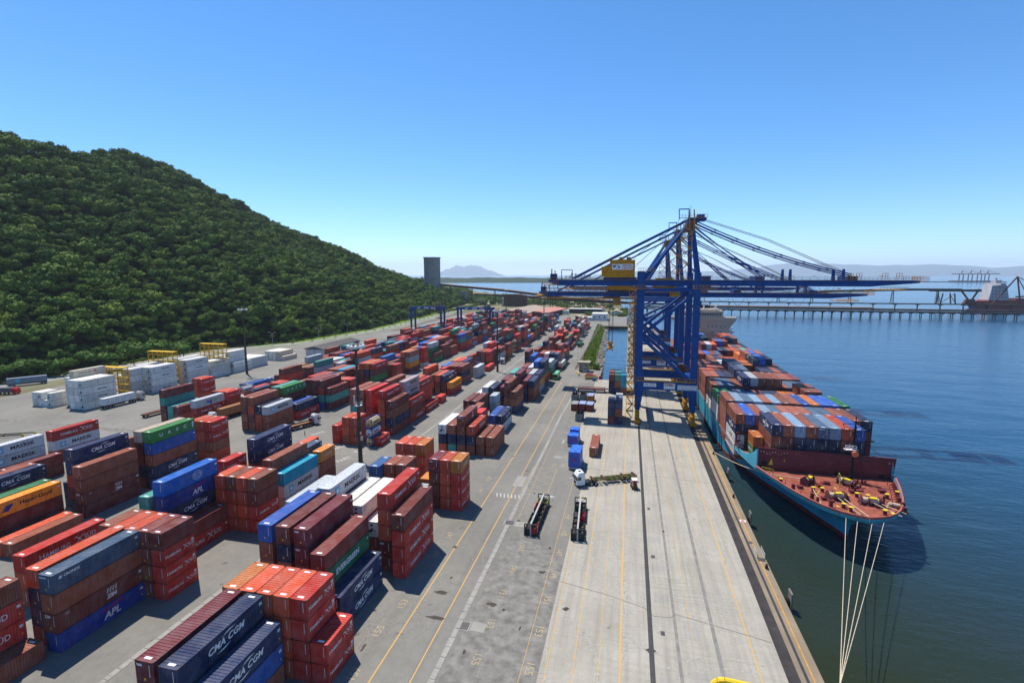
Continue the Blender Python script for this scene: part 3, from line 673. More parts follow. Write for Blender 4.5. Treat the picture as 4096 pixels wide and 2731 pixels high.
def side_marks(code, L):
    """lettering, emblem and number plate of one side: each its own part"""
    if (code, L) in _lm: return _lm[code, L]
    b, e = lettering(code, L); out = []
    if code == 'e': put_text(b, 'tex', .55, (HW, -L / 2 + .8, CH / 2), (0, 0, 1), (0, -1, 0))
    if b.v: out.append(('lettering', b.mesh('lettering', LM)))
    if e.v: out.append(('emblem', e.mesh('emblem', LM)))
    if out or code in 'b':
        n = MB().quad([(HW, L / 2 - .75, CH - 1.0), (HW, L / 2 - .3, CH - 1.0), (HW, L / 2 - .3, CH - .6), (HW, L / 2 - .75, CH - .6)]); out.append(('number_plate', n.mesh('number_plate', LM)))
        n = MB().quad([(HW, L / 2 - .6, .75), (HW, L / 2 - .4, .75), (HW, L / 2 - .4, .98), (HW, L / 2 - .6, .98)], 6); out.append(('sticker', n.mesh('sticker', LM)))
    _lm[code, L] = out; return out
def end_marks(code):
    """number strip, sticker and small letters on the closed end, each its own part"""
    y = -.012; u, v = (1, 0, 0), (0, 0, 1); out = []
    if code not in 'WwPs': out.append(('number_strip', MB().quad([(.62, y, CH - 1.75), (.69, y, CH - 1.75), (.69, y, CH - .35), (.62, y, CH - .35)]).mesh('number_strip', LM)))
    if code in 'knrCNzeb': out.append(('sticker', MB().quad([(-.15, y, .55), (.08, y, .55), (.08, y, .8), (-.15, y, .8)], 6).mesh('sticker', LM)))
    w_ = {'e': ('tex', .55, -.62), 'z': ('ZIM', .6, -.4), 'N': ('CRONOS', .3, -.4)}.get(code)
    if w_: out.append(('end_lettering', put_text(MB(), w_[0], w_[1], (w_[2], y, CH - .45), u, v, off=.02).mesh('end_lettering', LM)))
    return out
_em = {}
def roof_plate():
    b = MB().box(-.45, .45, -.16, .16, 0, .012); return b.mesh('roof_plate', WHT)
RP = roof_plate()
def reefer_unit():
    b = MB(); y = -.03
    b.box(-1.0, 1.0, y, 0, .25, CH - .2, 0); b.box(-.75, .1, y - .012, y, .75, 1.25, 1); b.box(-.28, .28, y - .03, y - .012, 1.15, 1.55, 1); b.box(.3, .8, y - .012, y, .8, 1.35, 2)
    b.box(-.85, .85, y - .012, y, .32, .6, 2); b.tube((0, y - .02, 2.15), (0, y - .01, 2.15), .3, 12, 2); b.tube((0, y - .03, 2.15), (0, y - .02, 2.15), .2, 12, 1)
    return b.mesh('cooling_unit', [mat('unit_white', (.62, .63, .62), .5, .1), BLK, mat('unit_grey', (.3, .31, .32), .5, .2)])
RU = reefer_unit()
# --- layout: zone, right edge x, near y, length, pitch, columns from right to left (each from the ground up)
Q, M, Hh, Wz, Bz, Az = 'quayside block', 'middle block', 'hillside block', 'white reefer yard', 'back block', 'quay apron'
LAY = [
 (Q, -38.55, 50.7, 2, 2.55, ['HHHH', 'hhhh', 'hhhh', 'hhhh', 'hhho']), (Q, -36.0, 50.8, 2, 0, ['HH']),
 (Q, -48.0, 38.0, 4, 0, ['rkke']), (Q, -44.7, 37.8, 4, 0, ['rbnC']), (Q, -41.9, 37.4, 4, 0, ['rbC']),
 (Q, -39.7, 59.6, 4, 0, ['CC']), (Q, -42.35, 60.3, 4, 0, ['rkGk']), (Q, -45.9, 61.5, 4, 3.12, ['kkkee', 'rrrnk', 'rrrrb']),
 (Q, -36.3, 74.1, 4, 0, ['HHHk']), (Q, -39.5, 75.4, 4, 0, ['kehhH']), (Q, -42.4, 76.2, 4, 0, ['kkW']), (Q, -45.2, 75.9, 4, 0, ['kkrw']), (Q, -48.0, 75.5, 4, 0, ['rkkw']), (Q, -51.0, 75.1, 4, 0, ['rrrrM']), (Q, -57.4, 74.4, 4, 0, ['rkrc']), (Q, -54.3, 75, 4, 0, ['rrn']),
 (Q, -51.2, 93.3, 2, 0, ['rrrS']), (Q, -48.6, 95.0, 2, 0, ['rkrr']), (Q, -46.0, 95.3, 2, 0, ['rrkr']), (Q, -43.4, 102.3, 2, 0, ['rD']), (Q, -42.6, 94.0, 2, 0, ['kc']),
 (Q, -35.0, 100.0, 2, 2.6, ['HHHD', 'hhhh', 'kkke']), (Q, -47.1, 108.2, 2, 2.6, ['khho', 'hhhh', 'hhrh']),
 (Q, -36.8, 134.0, 4, 2.92, ['rr', 'rr', 'rnY', 'rnrz', 'tnr', 'hnW']),
 (Q, -39.7, 156.4, 4, 2.6, ['MC', 'nb']), (Q, -44.8, 148.5, 2, 0, ['HHH']), (Q, -47.5, 148.8, 4, 0, ['kkr']), (Q, -50.4, 162.5, 4, 2.9, ['rnk', 'kkk']),
 (Q, -40.3, 179.4, 4, 0, ['Crr']), (Q, -43.2, 181.5, 4, 0, ['nrkr']), (Q, -46.2, 171.5, 2, 0, ['ncK']), (Q, -46.2, 186, 2, 0, ['kne']), (Q, -50, 184, 4, 2.8, ['kkn', 'rrw', 'rW']),
 (Q, -37.4, 199.5, 4, 2.9, ['krC', 'nne', 'rkke', 'kgt', 'rke']),
 (Q, -37.6, 214.5, 4, 2.9, ['Kyn', 'rrc', 'tkk', 'rkB', 'krt']), (Q, -38, 229.5, 4, 2.9, ['ronn', 'kkrb', 'rrc', 'rkk', 'kk']),
 (M, -75.7, 47.3, 4, 0, ['AzrN']), (M, -79.0, 47.9, 4, 0, ['knnh']), (M, -76.6, 33.4, 4, 0, ['r']), (M, -79.4, 33.4, 4, 0, ['rHHr']), (M, -82.2, 33.4, 4, 0, ['rrh']),
 (M, -71.3, 59.9, 2, 2.56, ['HHHk', 'krkk', 'hhhh', 'hhhh', 'hrhr']), (M, -79.1, 68.6, 4, 0, ['Hk']), (M, -82.4, 70.5, 4, 0, ['krCAB']), (M, -85.3, 70.0, 4, 0, ['kkkt']),
 (M, -71.8, 81.5, 2, 2.56, ['HHkr', 'hhhh', 'hhhr', 'hhhh']), (M, -85.4, 88.3, 2, 0, ['kkhH']), (M, -76.0, 91.1, 4, 0, ['kkkr']), (M, -73.4, 91.3, 4, 0, ['MMT']), (M, -83.2, 95, 4, 0, ['kkkCC']),
 (M, -81.3, 110, 2, 0, ['kkh']), (M, -78.7, 107.5, 2, 0, ['kkN']), (M, -73.6, 105.5, 2, 0, ['krD']), (M, -91, 53.6, 4, 0, ['rhH']),
 (M, -86.9, 134.4, 2, 0, ['HH']), (M, -80.6, 134.2, 2, 2.6, ['hhh', 'rhh']), (M, -72.9, 134.6, 2, 0, ['H']),
 (M, -74.0, 145.2, 4, 0, ['knrk']), (M, -77.3, 146.2, 4, 0, ['hrhhH']), (M, -82.0, 146.7, 4, 2.9, ['hHHHH', 'krrkr', 'krtrr']),
 (M, -74.2, 159.1, 4, 0, ['YkH']), (M, -77.1, 161.4, 4, 0, ['rhrmm']), (M, -79.9, 161, 2, 0, ['kkkt']), (M, -83, 162, 4, 2.9, ['rrkrr', 'kkrk']), (M, -74.0, 172.9, 4, 0, ['H']), (M, -77.6, 174.8, 4, 0, ['HHHH']), (M, -80.6, 176, 4, 2.8, ['hhhh', 'rhh', 'kro']), (M, -73.8, 187.5, 2, 0, ['H']),
 (M, -74.2, 202, 4, 2.8, ['Hy', 'kkC', 'rkh', 'khr', 'kkkh']), (M, -77, 224, 4, 2.8, ['rnk', 'rkr', 'rkr', 'kkb']), (M, -79.5, 217.3, 2, 0, ['kh']), (M, -83.5, 217.3, 2, 2.6, ['kkH', 'kt', 'krh']), (M, -74, 239, 4, 0, ['cc']), (M, -80, 239, 4, 2.8, ['rrC', 'kkH', 'kro', 'kn']), (M, -73.4, 257, 4, 0, ['H']),
 (Hh, -113.0, 78.4, 4, 0, ['kzrr']), (Hh, -117.2, 80.1, 4, 0, ['nkhCC']), (Hh, -117, 64.5, 4, 0, ['kky']), (Hh, -119.9, 64.9, 4, 0, ['kkg']), (Hh, -131.3, 71.3, 4, 0, ['kkC']), (Hh, -134, 71.3, 4, 0, ['kkr']), (Hh, -110, 63.2, 4, 2.6, ['r', 'h']), (Hh, -121.4, 82, 4, 0, ['nn']), (Hh, -130, 92, 4, 0, ['kkr']),
 (Hh, -111.9, 93.9, 4, 2.8, ['nCrbU', 'knkks']), (Hh, -112.6, 112.4, 2, 2.56, ['hrHH', 'hrhh', 'hkhh']), (Hh, -156.8, 88.0, 4, 0, ['kMM']), (Hh, -144.8, 84, 4, 0, ['kk']), (Hh, -156.8, 102.7, 4, 0, ['hMH']), (Hh, -122, 110, 4, 0, ['kkk']),
 (Hh, -116.2, 139.2, 4, 2.75, ['rrM', 'hhn', 'rkhr', 'rrkr']), (Hh, -116, 154.2, 4, 2.6, ['Hn', 'kb']), (Hh, -121.8, 154.4, 4, 2.7, ['kkkU', 'kkkt']), (Hh, -111.9, 169, 4, 0, ['ktk']), (Hh, -115, 168.6, 4, 2.7, ['bthk', 'kkkk', 'rkkk']), (Hh, -125, 171, 4, 2.7, ['krb', 'gN', 'khr', 'hH']),
 (Hh, -113, 184.5, 2, 2.6, ['nnH', 'kkh', 'rkr', 'kCH']), (Hh, -124.5, 187, 4, 2.7, ['rrr', 'ohC', 'nNr', 'kkH']), (Hh, -113.7, 206.7, 4, 2.8, ['nUzH', 'kkno', 'hkkh', 'rkk']), (Hh, -126, 204, 4, 2.7, ['kkk', 'knT', 'kNr', 'krr']),
 (Hh, -110, 221.5, 2, 2.6, ['hhH', 'kkr']), (Hh, -116, 226, 4, 2.8, ['kkr', 'kknS', 'kkk', 'kch']), (Hh, -113, 243, 4, 2.8, ['kyKr', 'rrho', 'kkn']), (Hh, -112, 260, 2, 2.6, ['cHHH', 'kkkb', 'kkk']), (Hh, -122, 243, 4, 2.8, ['kkH', 'rkC', 'kk', 'kW']),
 (Wz, -205.6, 147, 4, 2.6, ['wPPw', 'wwww', 'wwww']), (Wz, -214.6, 150.5, 4, 2.6, ['wwwwV', 'wwww']), (Wz, -222.5, 147, 2, 2.6, ['ww', 'w', 'ww', 'ww']), (Wz, -210.4, 170, 4, 2.6, ['wwPP', 'wwww', 'www']), (Wz, -205.7, 175.7, 4, 2.6, ['PwPP', 'wsww']), (Wz, -206.4, 195, 4, 2.6, ['wwPP', 'wwww']), (Wz, -206.4, 209, 4, 2.6, ['wwV', 'www']), (Wz, -216.5, 179, 4, 2.6, ['wwPP', 'wsw']), (Wz, -214.5, 198, 4, 2.6, ['wsww', 'www']), (Wz, -216, 222.5, 4, 2.6, ['wsw', 'ww']), (Wz, -221, 237, 4, 2.6, ['ww', 'wsw', 'ww']), (Wz, -205, 222.5, 4, 2.6, ['ww', 'wwww', 'www']), (Wz, -206.4, 237, 4, 2.6, ['PP', 'ww', 'ww', 'ww', 'ww']), (Wz, -205, 262, 4, 2.7, ['s', 'ws', 'ww', 'ww', 'ww']),
 (Bz, -146.5, 140.6, 4, 0, ['hHL']), (Bz, -160.6, 141.4, 4, 0, ['rktk']), (Bz, -163.2, 160.6, 2, 2.6, ['hhHH', 'hhhh']), (Bz, -145.8, 150.5 + 4, 2, 2.6, ['HhH', 'hhh', 'hhr']), (Bz, -155, 141.6, 4, 2.7, ['rk', 'tt']), (Bz, -135, 158.5, 2, 0, ['oC']), (Bz, -137, 172, 2, 2.6, ['hhH', 'hhh']), (Bz, -148, 170, 4, 2.6, ['nn', 'hH', 'c']), (Bz, -146, 186, 4, 2.6, ['rrhr', 'kkk', 'nn']), (Bz, -147, 205, 4, 2.6, ['rkk', 'kkr', 'kk']), (Bz, -148, 225, 4, 2.7, ['kkM', 'krc', 'khh', 'kb']), (Bz, -150, 243, 4, 2.7, ['kkH', 'rkb', 'rr']),
 (Az, -1.3, 174.0, 2, 2.55, ['nrn', 'enn']), (Az, -1.3, 180.4, 2, 2.55, ['nnc', 'kn']), (Az, -.2, 221, 2, 2.6, ['rTT', 'nrt', 'nnr']), (Az, -.2, 227.4, 2, 2.6, ['nT', 'kkt', 'nkr']), (Az, -7.6, 140.4, 4, 0, ['r']),
]
items = []
def stack(zone, xr, y0, L, s, gen=False, base=0.0, hts=None):
    LL = L4 if L == 4 else L2
    for i, c in enumerate(s): items.append(dict(c=c, L=LL, x=xr - CW / 2, y=y0 + LL / 2, z=base + i * TH, zone=zone, top=len(s) - 1 - i, gen=gen))
for zone, xr, y0, L, pt, cols in LAY:
    for i, s in enumerate(cols): stack(zone, xr - pt * i, y0, L, s)
rr = random.Random(99); BAG = 'k' * 20 + 'r' * 12 + 'h' * 8 + 'H' * 11 + 'n' * 6 + 'C' * 5 + 'N' * 3 + 'b' * 2 + 't' * 4 + 'g' * 3 + 'o' * 3 + 'c' * 4 + 'q' * 2 + 'wMKUBs'
def fill(zone, xr, ncol, y0, y1, p_skip=.1, hmax=5, lane=0, pitch=2.8):
    y = y0
    while y < y1:
        two = rr.random() < .3; fam = rr.choice(BAG)
        for i in range(ncol):
            if rr.random() < p_skip: continue
            h = max(1, min(hmax, int(rr.gauss(hmax - 1.5, 1.1) + .5)))
            for k in range(2 if two else 1):
                stack(zone, xr - pitch * i, y + k * 6.45, 2 if two else 4, ''.join(rr.choice(BAG) if rr.random() < .7 else fam for _ in range(h)), True)
        y += 13.6 if rr.random() < .86 else 19
fill(Q, -37.5, 6, 246, 330, .1, 4); fill(Q, -38.2, 7, 345, 500, .08, 4); fill(M, -74, 6, 272, 345, .12, 5); fill(M, -74, 7, 356, 500, .08, 5); fill(M, -76, 7, 503, 545, .1, 3)
fill(Hh, -112, 7, 277, 560, .1, 5); fill(Bz, -146, 6, 262, 420, .18, 4); fill(Bz, -150, 9, 432, 590, .15, 4); fill(Bz, -165, 3, 190, 262, .35, 2); fill(Bz, -164, 3, 300, 420, .2, 3)
fill(Hh, -137, 3, 206, 256, .15, 4); fill(Bz, -158, 5, 205, 258, .2, 3); fill(Bz, -163, 5, 262, 282, .2, 3); fill(Hh, -134, 3, 262, 400, .12, 4); fill(Bz, -170, 4, 345, 420, .15, 3)
# --- on the ship
SB = 5.9
def bay(y0, x0, cols, base=SB, L=4, gen=False):
    """columns listed from the quay side outward"""
    LL = L4 if L == 4 else L2
    for i, s in enumerate(cols):
        for k, c in enumerate(s): items.append(dict(c=c, L=LL, x=x0 + 2.54 * i + CW / 2, y=y0 + LL / 2, z=base + k * TH, zone='ship', top=len(s) - 1 - k, gen=gen))
bay(129.8, 34.9, ['rkrC', 'rkkr', 'rnnq', 'rknr', 'rknN', 'rnnq', 'rnkh', 'rnnb'], 4.4)
bay(143.2, 29.3, ['wPCr', 'kknb', 'krkr', 'rkkq', 'rkbN', 'rkkr', 'rkrr', 'rkrr', 'rkkN', 'rknN', 'rrrr', 'rkkr', 'rkkn'], 3.0)
bay(135.8, 32.3, ['Uo'], 5.0, 2)
bay(157.2, 29.3, ['rrrr', 'wrnq', 'knkN', 'knkq', 'kknr', 'kkkq', 'kknr', 'krkr', 'krnb', 'rrro', 'kkkb', 'kkkb', 'kkkg'], 3.4)
bay(171.2, 29.3, ['wwg', 'rrg', 'kkn', 'kkN', 'kkn', 'kkr', 'kkn', 'kkn', 'rro', 'kro', 'krrr', 'kkrr', 'kkN'], 4.2)
bay(185.4, 29.3, ['wnr', 'knN', 'knN', 'kkr', 'kkkC', 'kkkL', 'kkkr', 'kkrr', 'kkkr', 'kkr', 'kkN', 'kkN', 'kkn'], 5)
rs = random.Random(17); SBAG = 'kkkkrrrrrrnnnNbchhot'
for q in range(9):
    y = 200.0 + 14.2 * q; base = rs.choice((2, 3, 3, 4)); cols = []; hh = 3
    for i in range(13):
        if i % 3 == 0: hh = rs.choice((2, 3, 3, 4))
        cols.append(''.join(rs.choice(SBAG) for _ in range(hh)))
    if q == 0: cols = ['rkr', 'knr', 'kkn', 'rkn', 'kkrn', 'kknN', 'kr', 'kk', 'kk', 'kkr', 'kkr', 'krr', 'kkk']
    if q == 1: cols = ['rkr', 'rkh', 'rkr', 'rkk', 'krkC', 'kkkn', 'kr', 'k', 'k', 'kkn', 'kkn', 'kkr', 'kkn']
    bay(y, 29.3, cols, 5.2)
# --- what of each shows in the picture
BX = []
for i, t in enumerate(items): BX.append((t['x'] - CW / 2, t['x'] + CW / 2, t['y'] - t['L'] / 2, t['y'] + t['L'] / 2, t['z'], t['z'] + TH))
vv = []; ff = []
for x0, x1, y0, y1, z0, z1 in BX:
    o = len(vv); vv += [(x0, y0, z0), (x1, y0, z0), (x1, y1, z0), (x0, y1, z0), (x0, y0, z1), (x1, y0, z1), (x1, y1, z1), (x0, y1, z1)]
    ff += [tuple(o + k for k in q) for q in ((4, 5, 6, 7), (0, 1, 5, 4), (1, 2, 6, 5), (2, 3, 7, 6), (3, 0, 4, 7))]
bvh = BVHTree.FromPolygons(vv, ff)
cm = cam.rotation_euler.to_matrix(); org = Vector(cam.location); hits = [0] * len(items)
GW, GH = 720, 480
for j in range(int(GH * .4), GH):
    for i in range(GW):
        d = cm @ Vector(((i + .5) / GW * 36 - 18, -((j + .5) / GH * 24 - 12), -17.569))
        h = bvh.ray_cast(org, d)
        if h[2] is not None: hits[h[2] // 5] += 1
for t, h in zip(items, hits): t['hits'] = h
order = sorted(range(len(items)), key=lambda i: -hits[i]); own = set(i for i in order[:300] if hits[i] > 0)
print('containers', len(items), 'seen', sum(1 for h in hits if h), 'cut', hits[order[299]])
ORD = ['first', 'second', 'third', 'fourth', 'fifth', 'sixth', 'seventh', 'eighth', 'ninth', 'tenth', 'eleventh', 'twelfth', 'thirteenth', 'fourteenth', 'fifteenth', 'sixteenth', 'seventeenth', 'eighteenth', 'nineteenth', 'twentieth']
ORD += ['twenty-' + o for o in ORD[:9]]
ORD2 = lambda i: ORD[i] if i < len(ORD) else str(i + 1) + 'th'
# bays and columns counted zone by zone
for zone in set(t['zone'] for t in items):
    zi = [t for t in items if t['zone'] == zone]; ys = sorted(set(round(t['y'] - t['L'] / 2, 1) for t in zi)); bays = []
    for y in ys:
        if not bays or y - bays[-1][0] > 3.3: bays.append([y])
        else: bays[-1].append(y)
    for bi, bb in enumerate(bays):
        bt = [t for t in zi if bb[0] - .01 <= round(t['y'] - t['L'] / 2, 1) <= bb[-1] + .01]; cx = sorted(set(round(t['x'], 2) for t in bt), reverse=(zone != 'ship'))
        for t in bt: t['bay'] = bi; t['col'] = cx.index(round(t['x'], 2))
def address(t):
    tier = 'topmost' if t['top'] == 0 else ORD2(t['top']) + ' below top'
    if t['zone'] == 'ship': return f"{tier}, {ORD2(t['col'])} from quay, ship bay {ORD2(t['bay'])} from bow"
    return f"{tier}, {ORD2(t['col'])} column, {ORD2(t['bay'])} bay, {t['zone']}"
used = {}; rest_v = MB(); rest_c = []
rj = random.Random(4)
def jit(c): k = rj.uniform(.78, 1.18); return tuple(min(1, x * k) for x in c)
for i, t in enumerate(items):
    name, rgb, let = CODES[t['c']]; rgb = jit(rgb)
    if i not in own:
        o = len(rest_v.v); x0, x1, y0, y1, z0, z1 = BX[i]; rest_v.box(x0, x1, y0, y1, z0, z0 + CH); rest_c += [rgb] * 6; continue
    big = t['L'] > 8; o = link('shipping_container', ME4 if big else ME2, None, (t['x'], t['y'], t['z'])); o.color = (*rgb, 1)
    head = f"{name} container" + (f", {let}" if let else '')
    if not big and not let: head = 'short ' + head
    lab = head + ', ' + address(t)
    if len(lab.split()) > 16: lab = f"{name} container, " + address(t)
    used[lab] = used.get(lab, 0) + 1
    tag(o, lab, 'container', 'shipping containers stacked in the yard' if t['zone'] != 'ship' else 'shipping containers stacked on the ship')
    if t['hits'] > 25 or (let and t['hits'] > 10):
        for nm, me in side_marks(t['c'], t['L']):
            q = link(nm, me, o)
            if t['zone'] == 'ship': q.rotation_euler = (0, 0, math.pi)
    if t['hits'] > (12 if t['c'] in 'wP' else 40):
        if t['c'] in 'WwP': link('cooling_unit', RU, o, (0, -t['L'] / 2, 0))
        else:
            if t['c'] not in _em: _em[t['c']] = end_marks(t['c'])
            for nm, me in _em[t['c']]: link(nm, me, o, (0, -t['L'] / 2, 0))
        if t['top'] == 0 and t['c'] not in 'wWPs':
            for s in (-1, 1): link('roof_plate', RP, o, (0, s * (t['L'] / 2 - .55), CH - .034))
print('label repeats', {k: v for k, v in used.items() if v > 1})
me = rest_v.mesh('container_stacks', PAINT_ATTR); at = me.attributes.new('Col', 'FLOAT_COLOR', 'FACE')
at.data.foreach_set('color', [k for c in rest_c for k in (*c, 1)])
tag(link('container_stacks', me), 'distant and hidden containers of every colour in the far stacks', 'containers', None, 'stuff')
# ------------------------------------------------------------------ ship-to-shore cranes
CB = mat('crane_blue', (.004, .06, .245), .5, .25, .35); CY = mat('crane_yellow', (.5, .225, .012), .55, .25, .8); CBD = mat('crane_blue_dark', (.008, .04, .15), .5, .25, .4)
for _m in (CB, CBD, CY): _m.node_tree.nodes['Principled BSDF'].inputs['Specular IOR Level'].default_value = .15
SIGNW = mat('sign_white', (.72, .72, .72), .6, .05); SIGNR = mat('sign_red', (.38, .01, .03), .6, .05); SIGNB = mat('sign_blue', (.01, .06, .2), .6, .05); GLASS = mat('cab_glass', (.03, .04, .05), .1, .1)
WIRE = mat('wire_rope', (.03, .03, .035), .6, .2); ORNG = mat('trolley_brown', (.3, .15, .03), .6, .3)
XL, XR = 3.9, 22.6
def logo(b, x, y, z, h, mi_b, mi_r):
    b.quad([(x - h * 1.3, y, z + h * .4), (x - h * .4, y, z + h * .5), (x - h * .1, y, z + h * .2), (x - h * .9, y, z - h * .3)], mi_b); b.quad([(x + h * .1, y, z + h * .55), (x + h * .8, y, z + h * .3), (x + h * 1.3, y, z - h * .4), (x + h * .6, y, z - h * .3)], mi_b)
    b.quad([(x - h * .9, y, z + h * .55), (x + .1 * h, y, z + h * .75), (x - h * .05, y, z + h * .62), (x - h * .7, y, z + h * .48)], mi_r); b.quad([(x - h * .2, y, z - h * .65), (x + h * .9, y, z - h * .55), (x + h * .5, y, z - h * .45), (x - h * .05, y, z - h * .5)], mi_r)
def sts(y0, zb, label, house, xl=-30, xt=91, xc=None, rot=1, spr=None, detail=True):
    """crane with legs at y0 and y0+22, boom underside at zb"""
    t = thing('quay_crane', label, 'crane', (0, y0, 0), 0, 'blue quay cranes'); D = 22.0
    zt = zb + 2.2; za = 71.5
    for k, yy in enumerate((0.0, D)):
        s = 1 if k == 0 else -1
        # land side leg, foot splayed under the portal beam
        b = MB(); b.hexa([(XL - .8, yy - .7, 4.2), (XL + .8, yy - .7, 4.2), (XL + .8, yy + .7, 4.2), (XL - .8, yy + .7, 4.2)], [(XL - 1.15, yy - .8, 11.6), (XL + 1.9, yy - .8, 11.6), (XL + 1.9, yy + .8, 11.6), (XL - 1.15, yy + .8, 11.6)])
        b.box(XL - 1.15, XL + 1.15, yy - .8, yy + .8, 11.6, zt + 3.0); b.hexa([(XL + 1.15, yy - .8, 15), (XL + 2.2, yy - .8, 15), (XL + 2.2, yy + .8, 15), (XL + 1.15, yy + .8, 15)], [(XL + 1.15, yy - .8, 20), (XL + 1.17, yy - .8, 20), (XL + 1.17, yy + .8, 20), (XL + 1.15, yy + .8, 20)])
        b.build('leg', CB, t)
        b = MB(); b.hexa([(XR - .8, yy - .7, 4.2), (XR + .8, yy - .7, 4.2), (XR + .8, yy + .7, 4.2), (XR - .8, yy + .7, 4.2)], [(XR - 1.9, yy - .8, 11.6), (XR + 1.15, yy - .8, 11.6), (XR + 1.15, yy + .8, 11.6), (XR - 1.9, yy + .8, 11.6)])
        b.hexa([(XR - 1.15, yy - .8, 11.6), (XR + 1.15, yy - .8, 11.6), (XR + 1.15, yy + .8, 11.6), (XR - 1.15, yy + .8, 11.6)], [(XR - 1.3, yy - .8, zt + 2.5), (XR + .8, yy - .8, zt + 2.5), (XR + .8, yy + .8, zt + 2.5), (XR - 1.3, yy + .8, zt + 2.5)])
        b.build('leg', CB, t)
        # mast above the boom leaning to the apex
        b = MB(); b.beam((XR - .4, yy, zt + 2.3), (20.4, D / 2 - s * 3.2, za), 1.5, 1.5, w2=1.1, h2=1.1); b.build('mast', CB, t)
        b = MB().box(XL + 1.1, XR - 1.1, yy - .75, yy + .75, 11.7, 14.8); b.build('portal_beam', CB, t)
        b = MB(); b.rail([(XL - 1, yy - 1.3, 15.3), (XR + .6, yy - 1.3, 15.3)], 1.1, .045, 1.8); b.box(XL - 1, XR + .6, yy - 1.6, yy - .8, 15.0, 15.3); b.build('walkway', CY, t)
        b = MB(); b.tube((XL + 1, yy, zb - 1.2), (XR - 1, yy, zb - 1.2), .55, 10); b.build('upper_tie', CB, t)
        b = MB(); b.tube((XL + 1.0, yy, 31.5), (XR - 1.0, yy, zb - 2.4), .62, 10); b.build('brace', CB, t)
        b = MB(); b.tube((XL + .9, yy, 30.0), (XR - 1.2, yy, 15.3), .62, 10); b.build('brace', CB, t)
        # frame legs from the apex down to the land side
        b = MB(); b.tube((20.0, D / 2 - s * 3.2, za - 1), (XL + 1.0, yy, zt + .5), .62, 10); b.build('back_leg', CB, t)
        b = MB(); b.path([(19.6, D / 2 - s * 2.6, za), (1.4, D / 2 - s * 3.6, 62.4 if house else za - 12), (xl + 9, D / 2 - s * 3.6, zt + .4)], .34, 8); b.build('back_stay', CB, t)
    for x in (XL, XR):
        b = MB().box(x - .9, x + .9, .8, D - .8, 12.3, 14.6); b.build('sill_beam', CB, t)
        b = MB().box(x - .6, x + .6, .8, D - .8, zb - 3.2, zb - 1.4); b.build('cross_beam', CB, t)
        for k, yy in enumerate((0.0, D)):
            b = MB(); dy = 3.2
            b.hexa([(x - .8, yy - 2.4, 2.6), (x + .8, yy - 2.4, 2.6), (x + .8, yy + 2.4, 2.6), (x - .8, yy + 2.4, 2.6)], [(x - .7, yy - .8, 4.2), (x + .7, yy - .8, 4.2), (x + .7, yy + .8, 4.2), (x - .7, yy + .8, 4.2)])
            for s in (-1, 1):
                c = yy + s * 2.3; b.hexa([(x - .65, c - 1.5, 1.1), (x + .65, c - 1.5, 1.1), (x + .65, c + 1.5, 1.1), (x - .65, c + 1.5, 1.1)], [(x - .5, c - .5, 2.6), (x + .5, c - .5, 2.6), (x + .5, c + .5, 2.6), (x - .5, c + .5, 2.6)])
                for q in (-1, 1): b.box(x - .85, x + .85, c + q * .85 - .3, c + q * .85 + .3, .5, 1.25)
            b.box(x - 1.1, x + 1.1, yy - 5.0, yy - 4.4, .5, 1.5)
            o = b.build('bogie', CY, t)
            w_ = MB()
            for s in (-1, 1):
                for q in (-1.15, -.4, .4, 1.15): w_.tube((x - .16, yy + s * 2.3 + q, .42), (x + .16, yy + s * 2.3 + q, .42), .36, 10)
            w_.build('wheels', STEELD, o)
    # twin boom girders
    b = MB()
    for yy in (D / 2 - 3.6, D / 2 + 3.6):
        b.box(xl + 4, XR + 1, yy - .65, yy + .65, zb, zt); b.hexa([(xl, yy - .65, zt - .8), (xl + 4, yy - .65, zb), (xl + 4, yy + .65, zb), (xl, yy + .65, zt - .8)], [(xl, yy - .65, zt), (xl + 4, yy - .65, zt), (xl + 4, yy + .65, zt), (xl, yy + .65, zt)])
    for x in (xl + 1, xl + 12, -6, 8, 18): b.box(x - .4, x + .4, D / 2 - 2.95, D / 2 + 2.95, zt - 1.2, zt - .1)
    b.build('girder', CB, t)
    b = MB(); xe = xt - 14
    for yy in (D / 2 - 3.6, D / 2 + 3.6):
        b.box(XR + 1.3, xe, yy - .65, yy + .65, zb + .05, zt - .05); b.hexa([(xe, yy - .65, zb + .05), (xt, yy - .65, zt - .9), (xt, yy + .65, zt - .9), (xe, yy + .65, zb + .05)], [(xe, yy - .65, zt - .05), (xt, yy - .65, zt - .2), (xt, yy + .65, zt - .2), (xe, yy + .65, zt - .05)])
    for x in (30, 44, 58, 72, xt - 2): b.box(x - .4, x + .4, D / 2 - 2.95, D / 2 + 2.95, zt - 1.2, zt - .15)
    b.build('boom', CB, t)
    ys = D / 2 - 4.6; b = MB()
    b.rail([(xl + 1, ys, zt), (XL - 2, ys, zt)], 1.1, .045, 2.2); b.rail([(XL + 2, ys, zt), (XR - 2, ys, zt)], 1.1, .045, 2); b.rail([(XR + 2, ys, zt), (xt, ys, zt - .2)], 1.1, .045, 2.4)
    b.rail([(XR + 2, D / 2 + 4.6, zt), (xt, D / 2 + 4.6, zt - .2)], 1.1, .045, 2.4); b.box(xl + 1, xt, ys - .1, ys + .5, zt - .14, zt - .02)
    for x in np.arange(XR + 5, xt - 6, 6.5): b.box(x - .35, x + .35, ys - .2, ys + .9, zt + 1.2, zt + 1.35)
    b.build('boom_railing', CY, t)
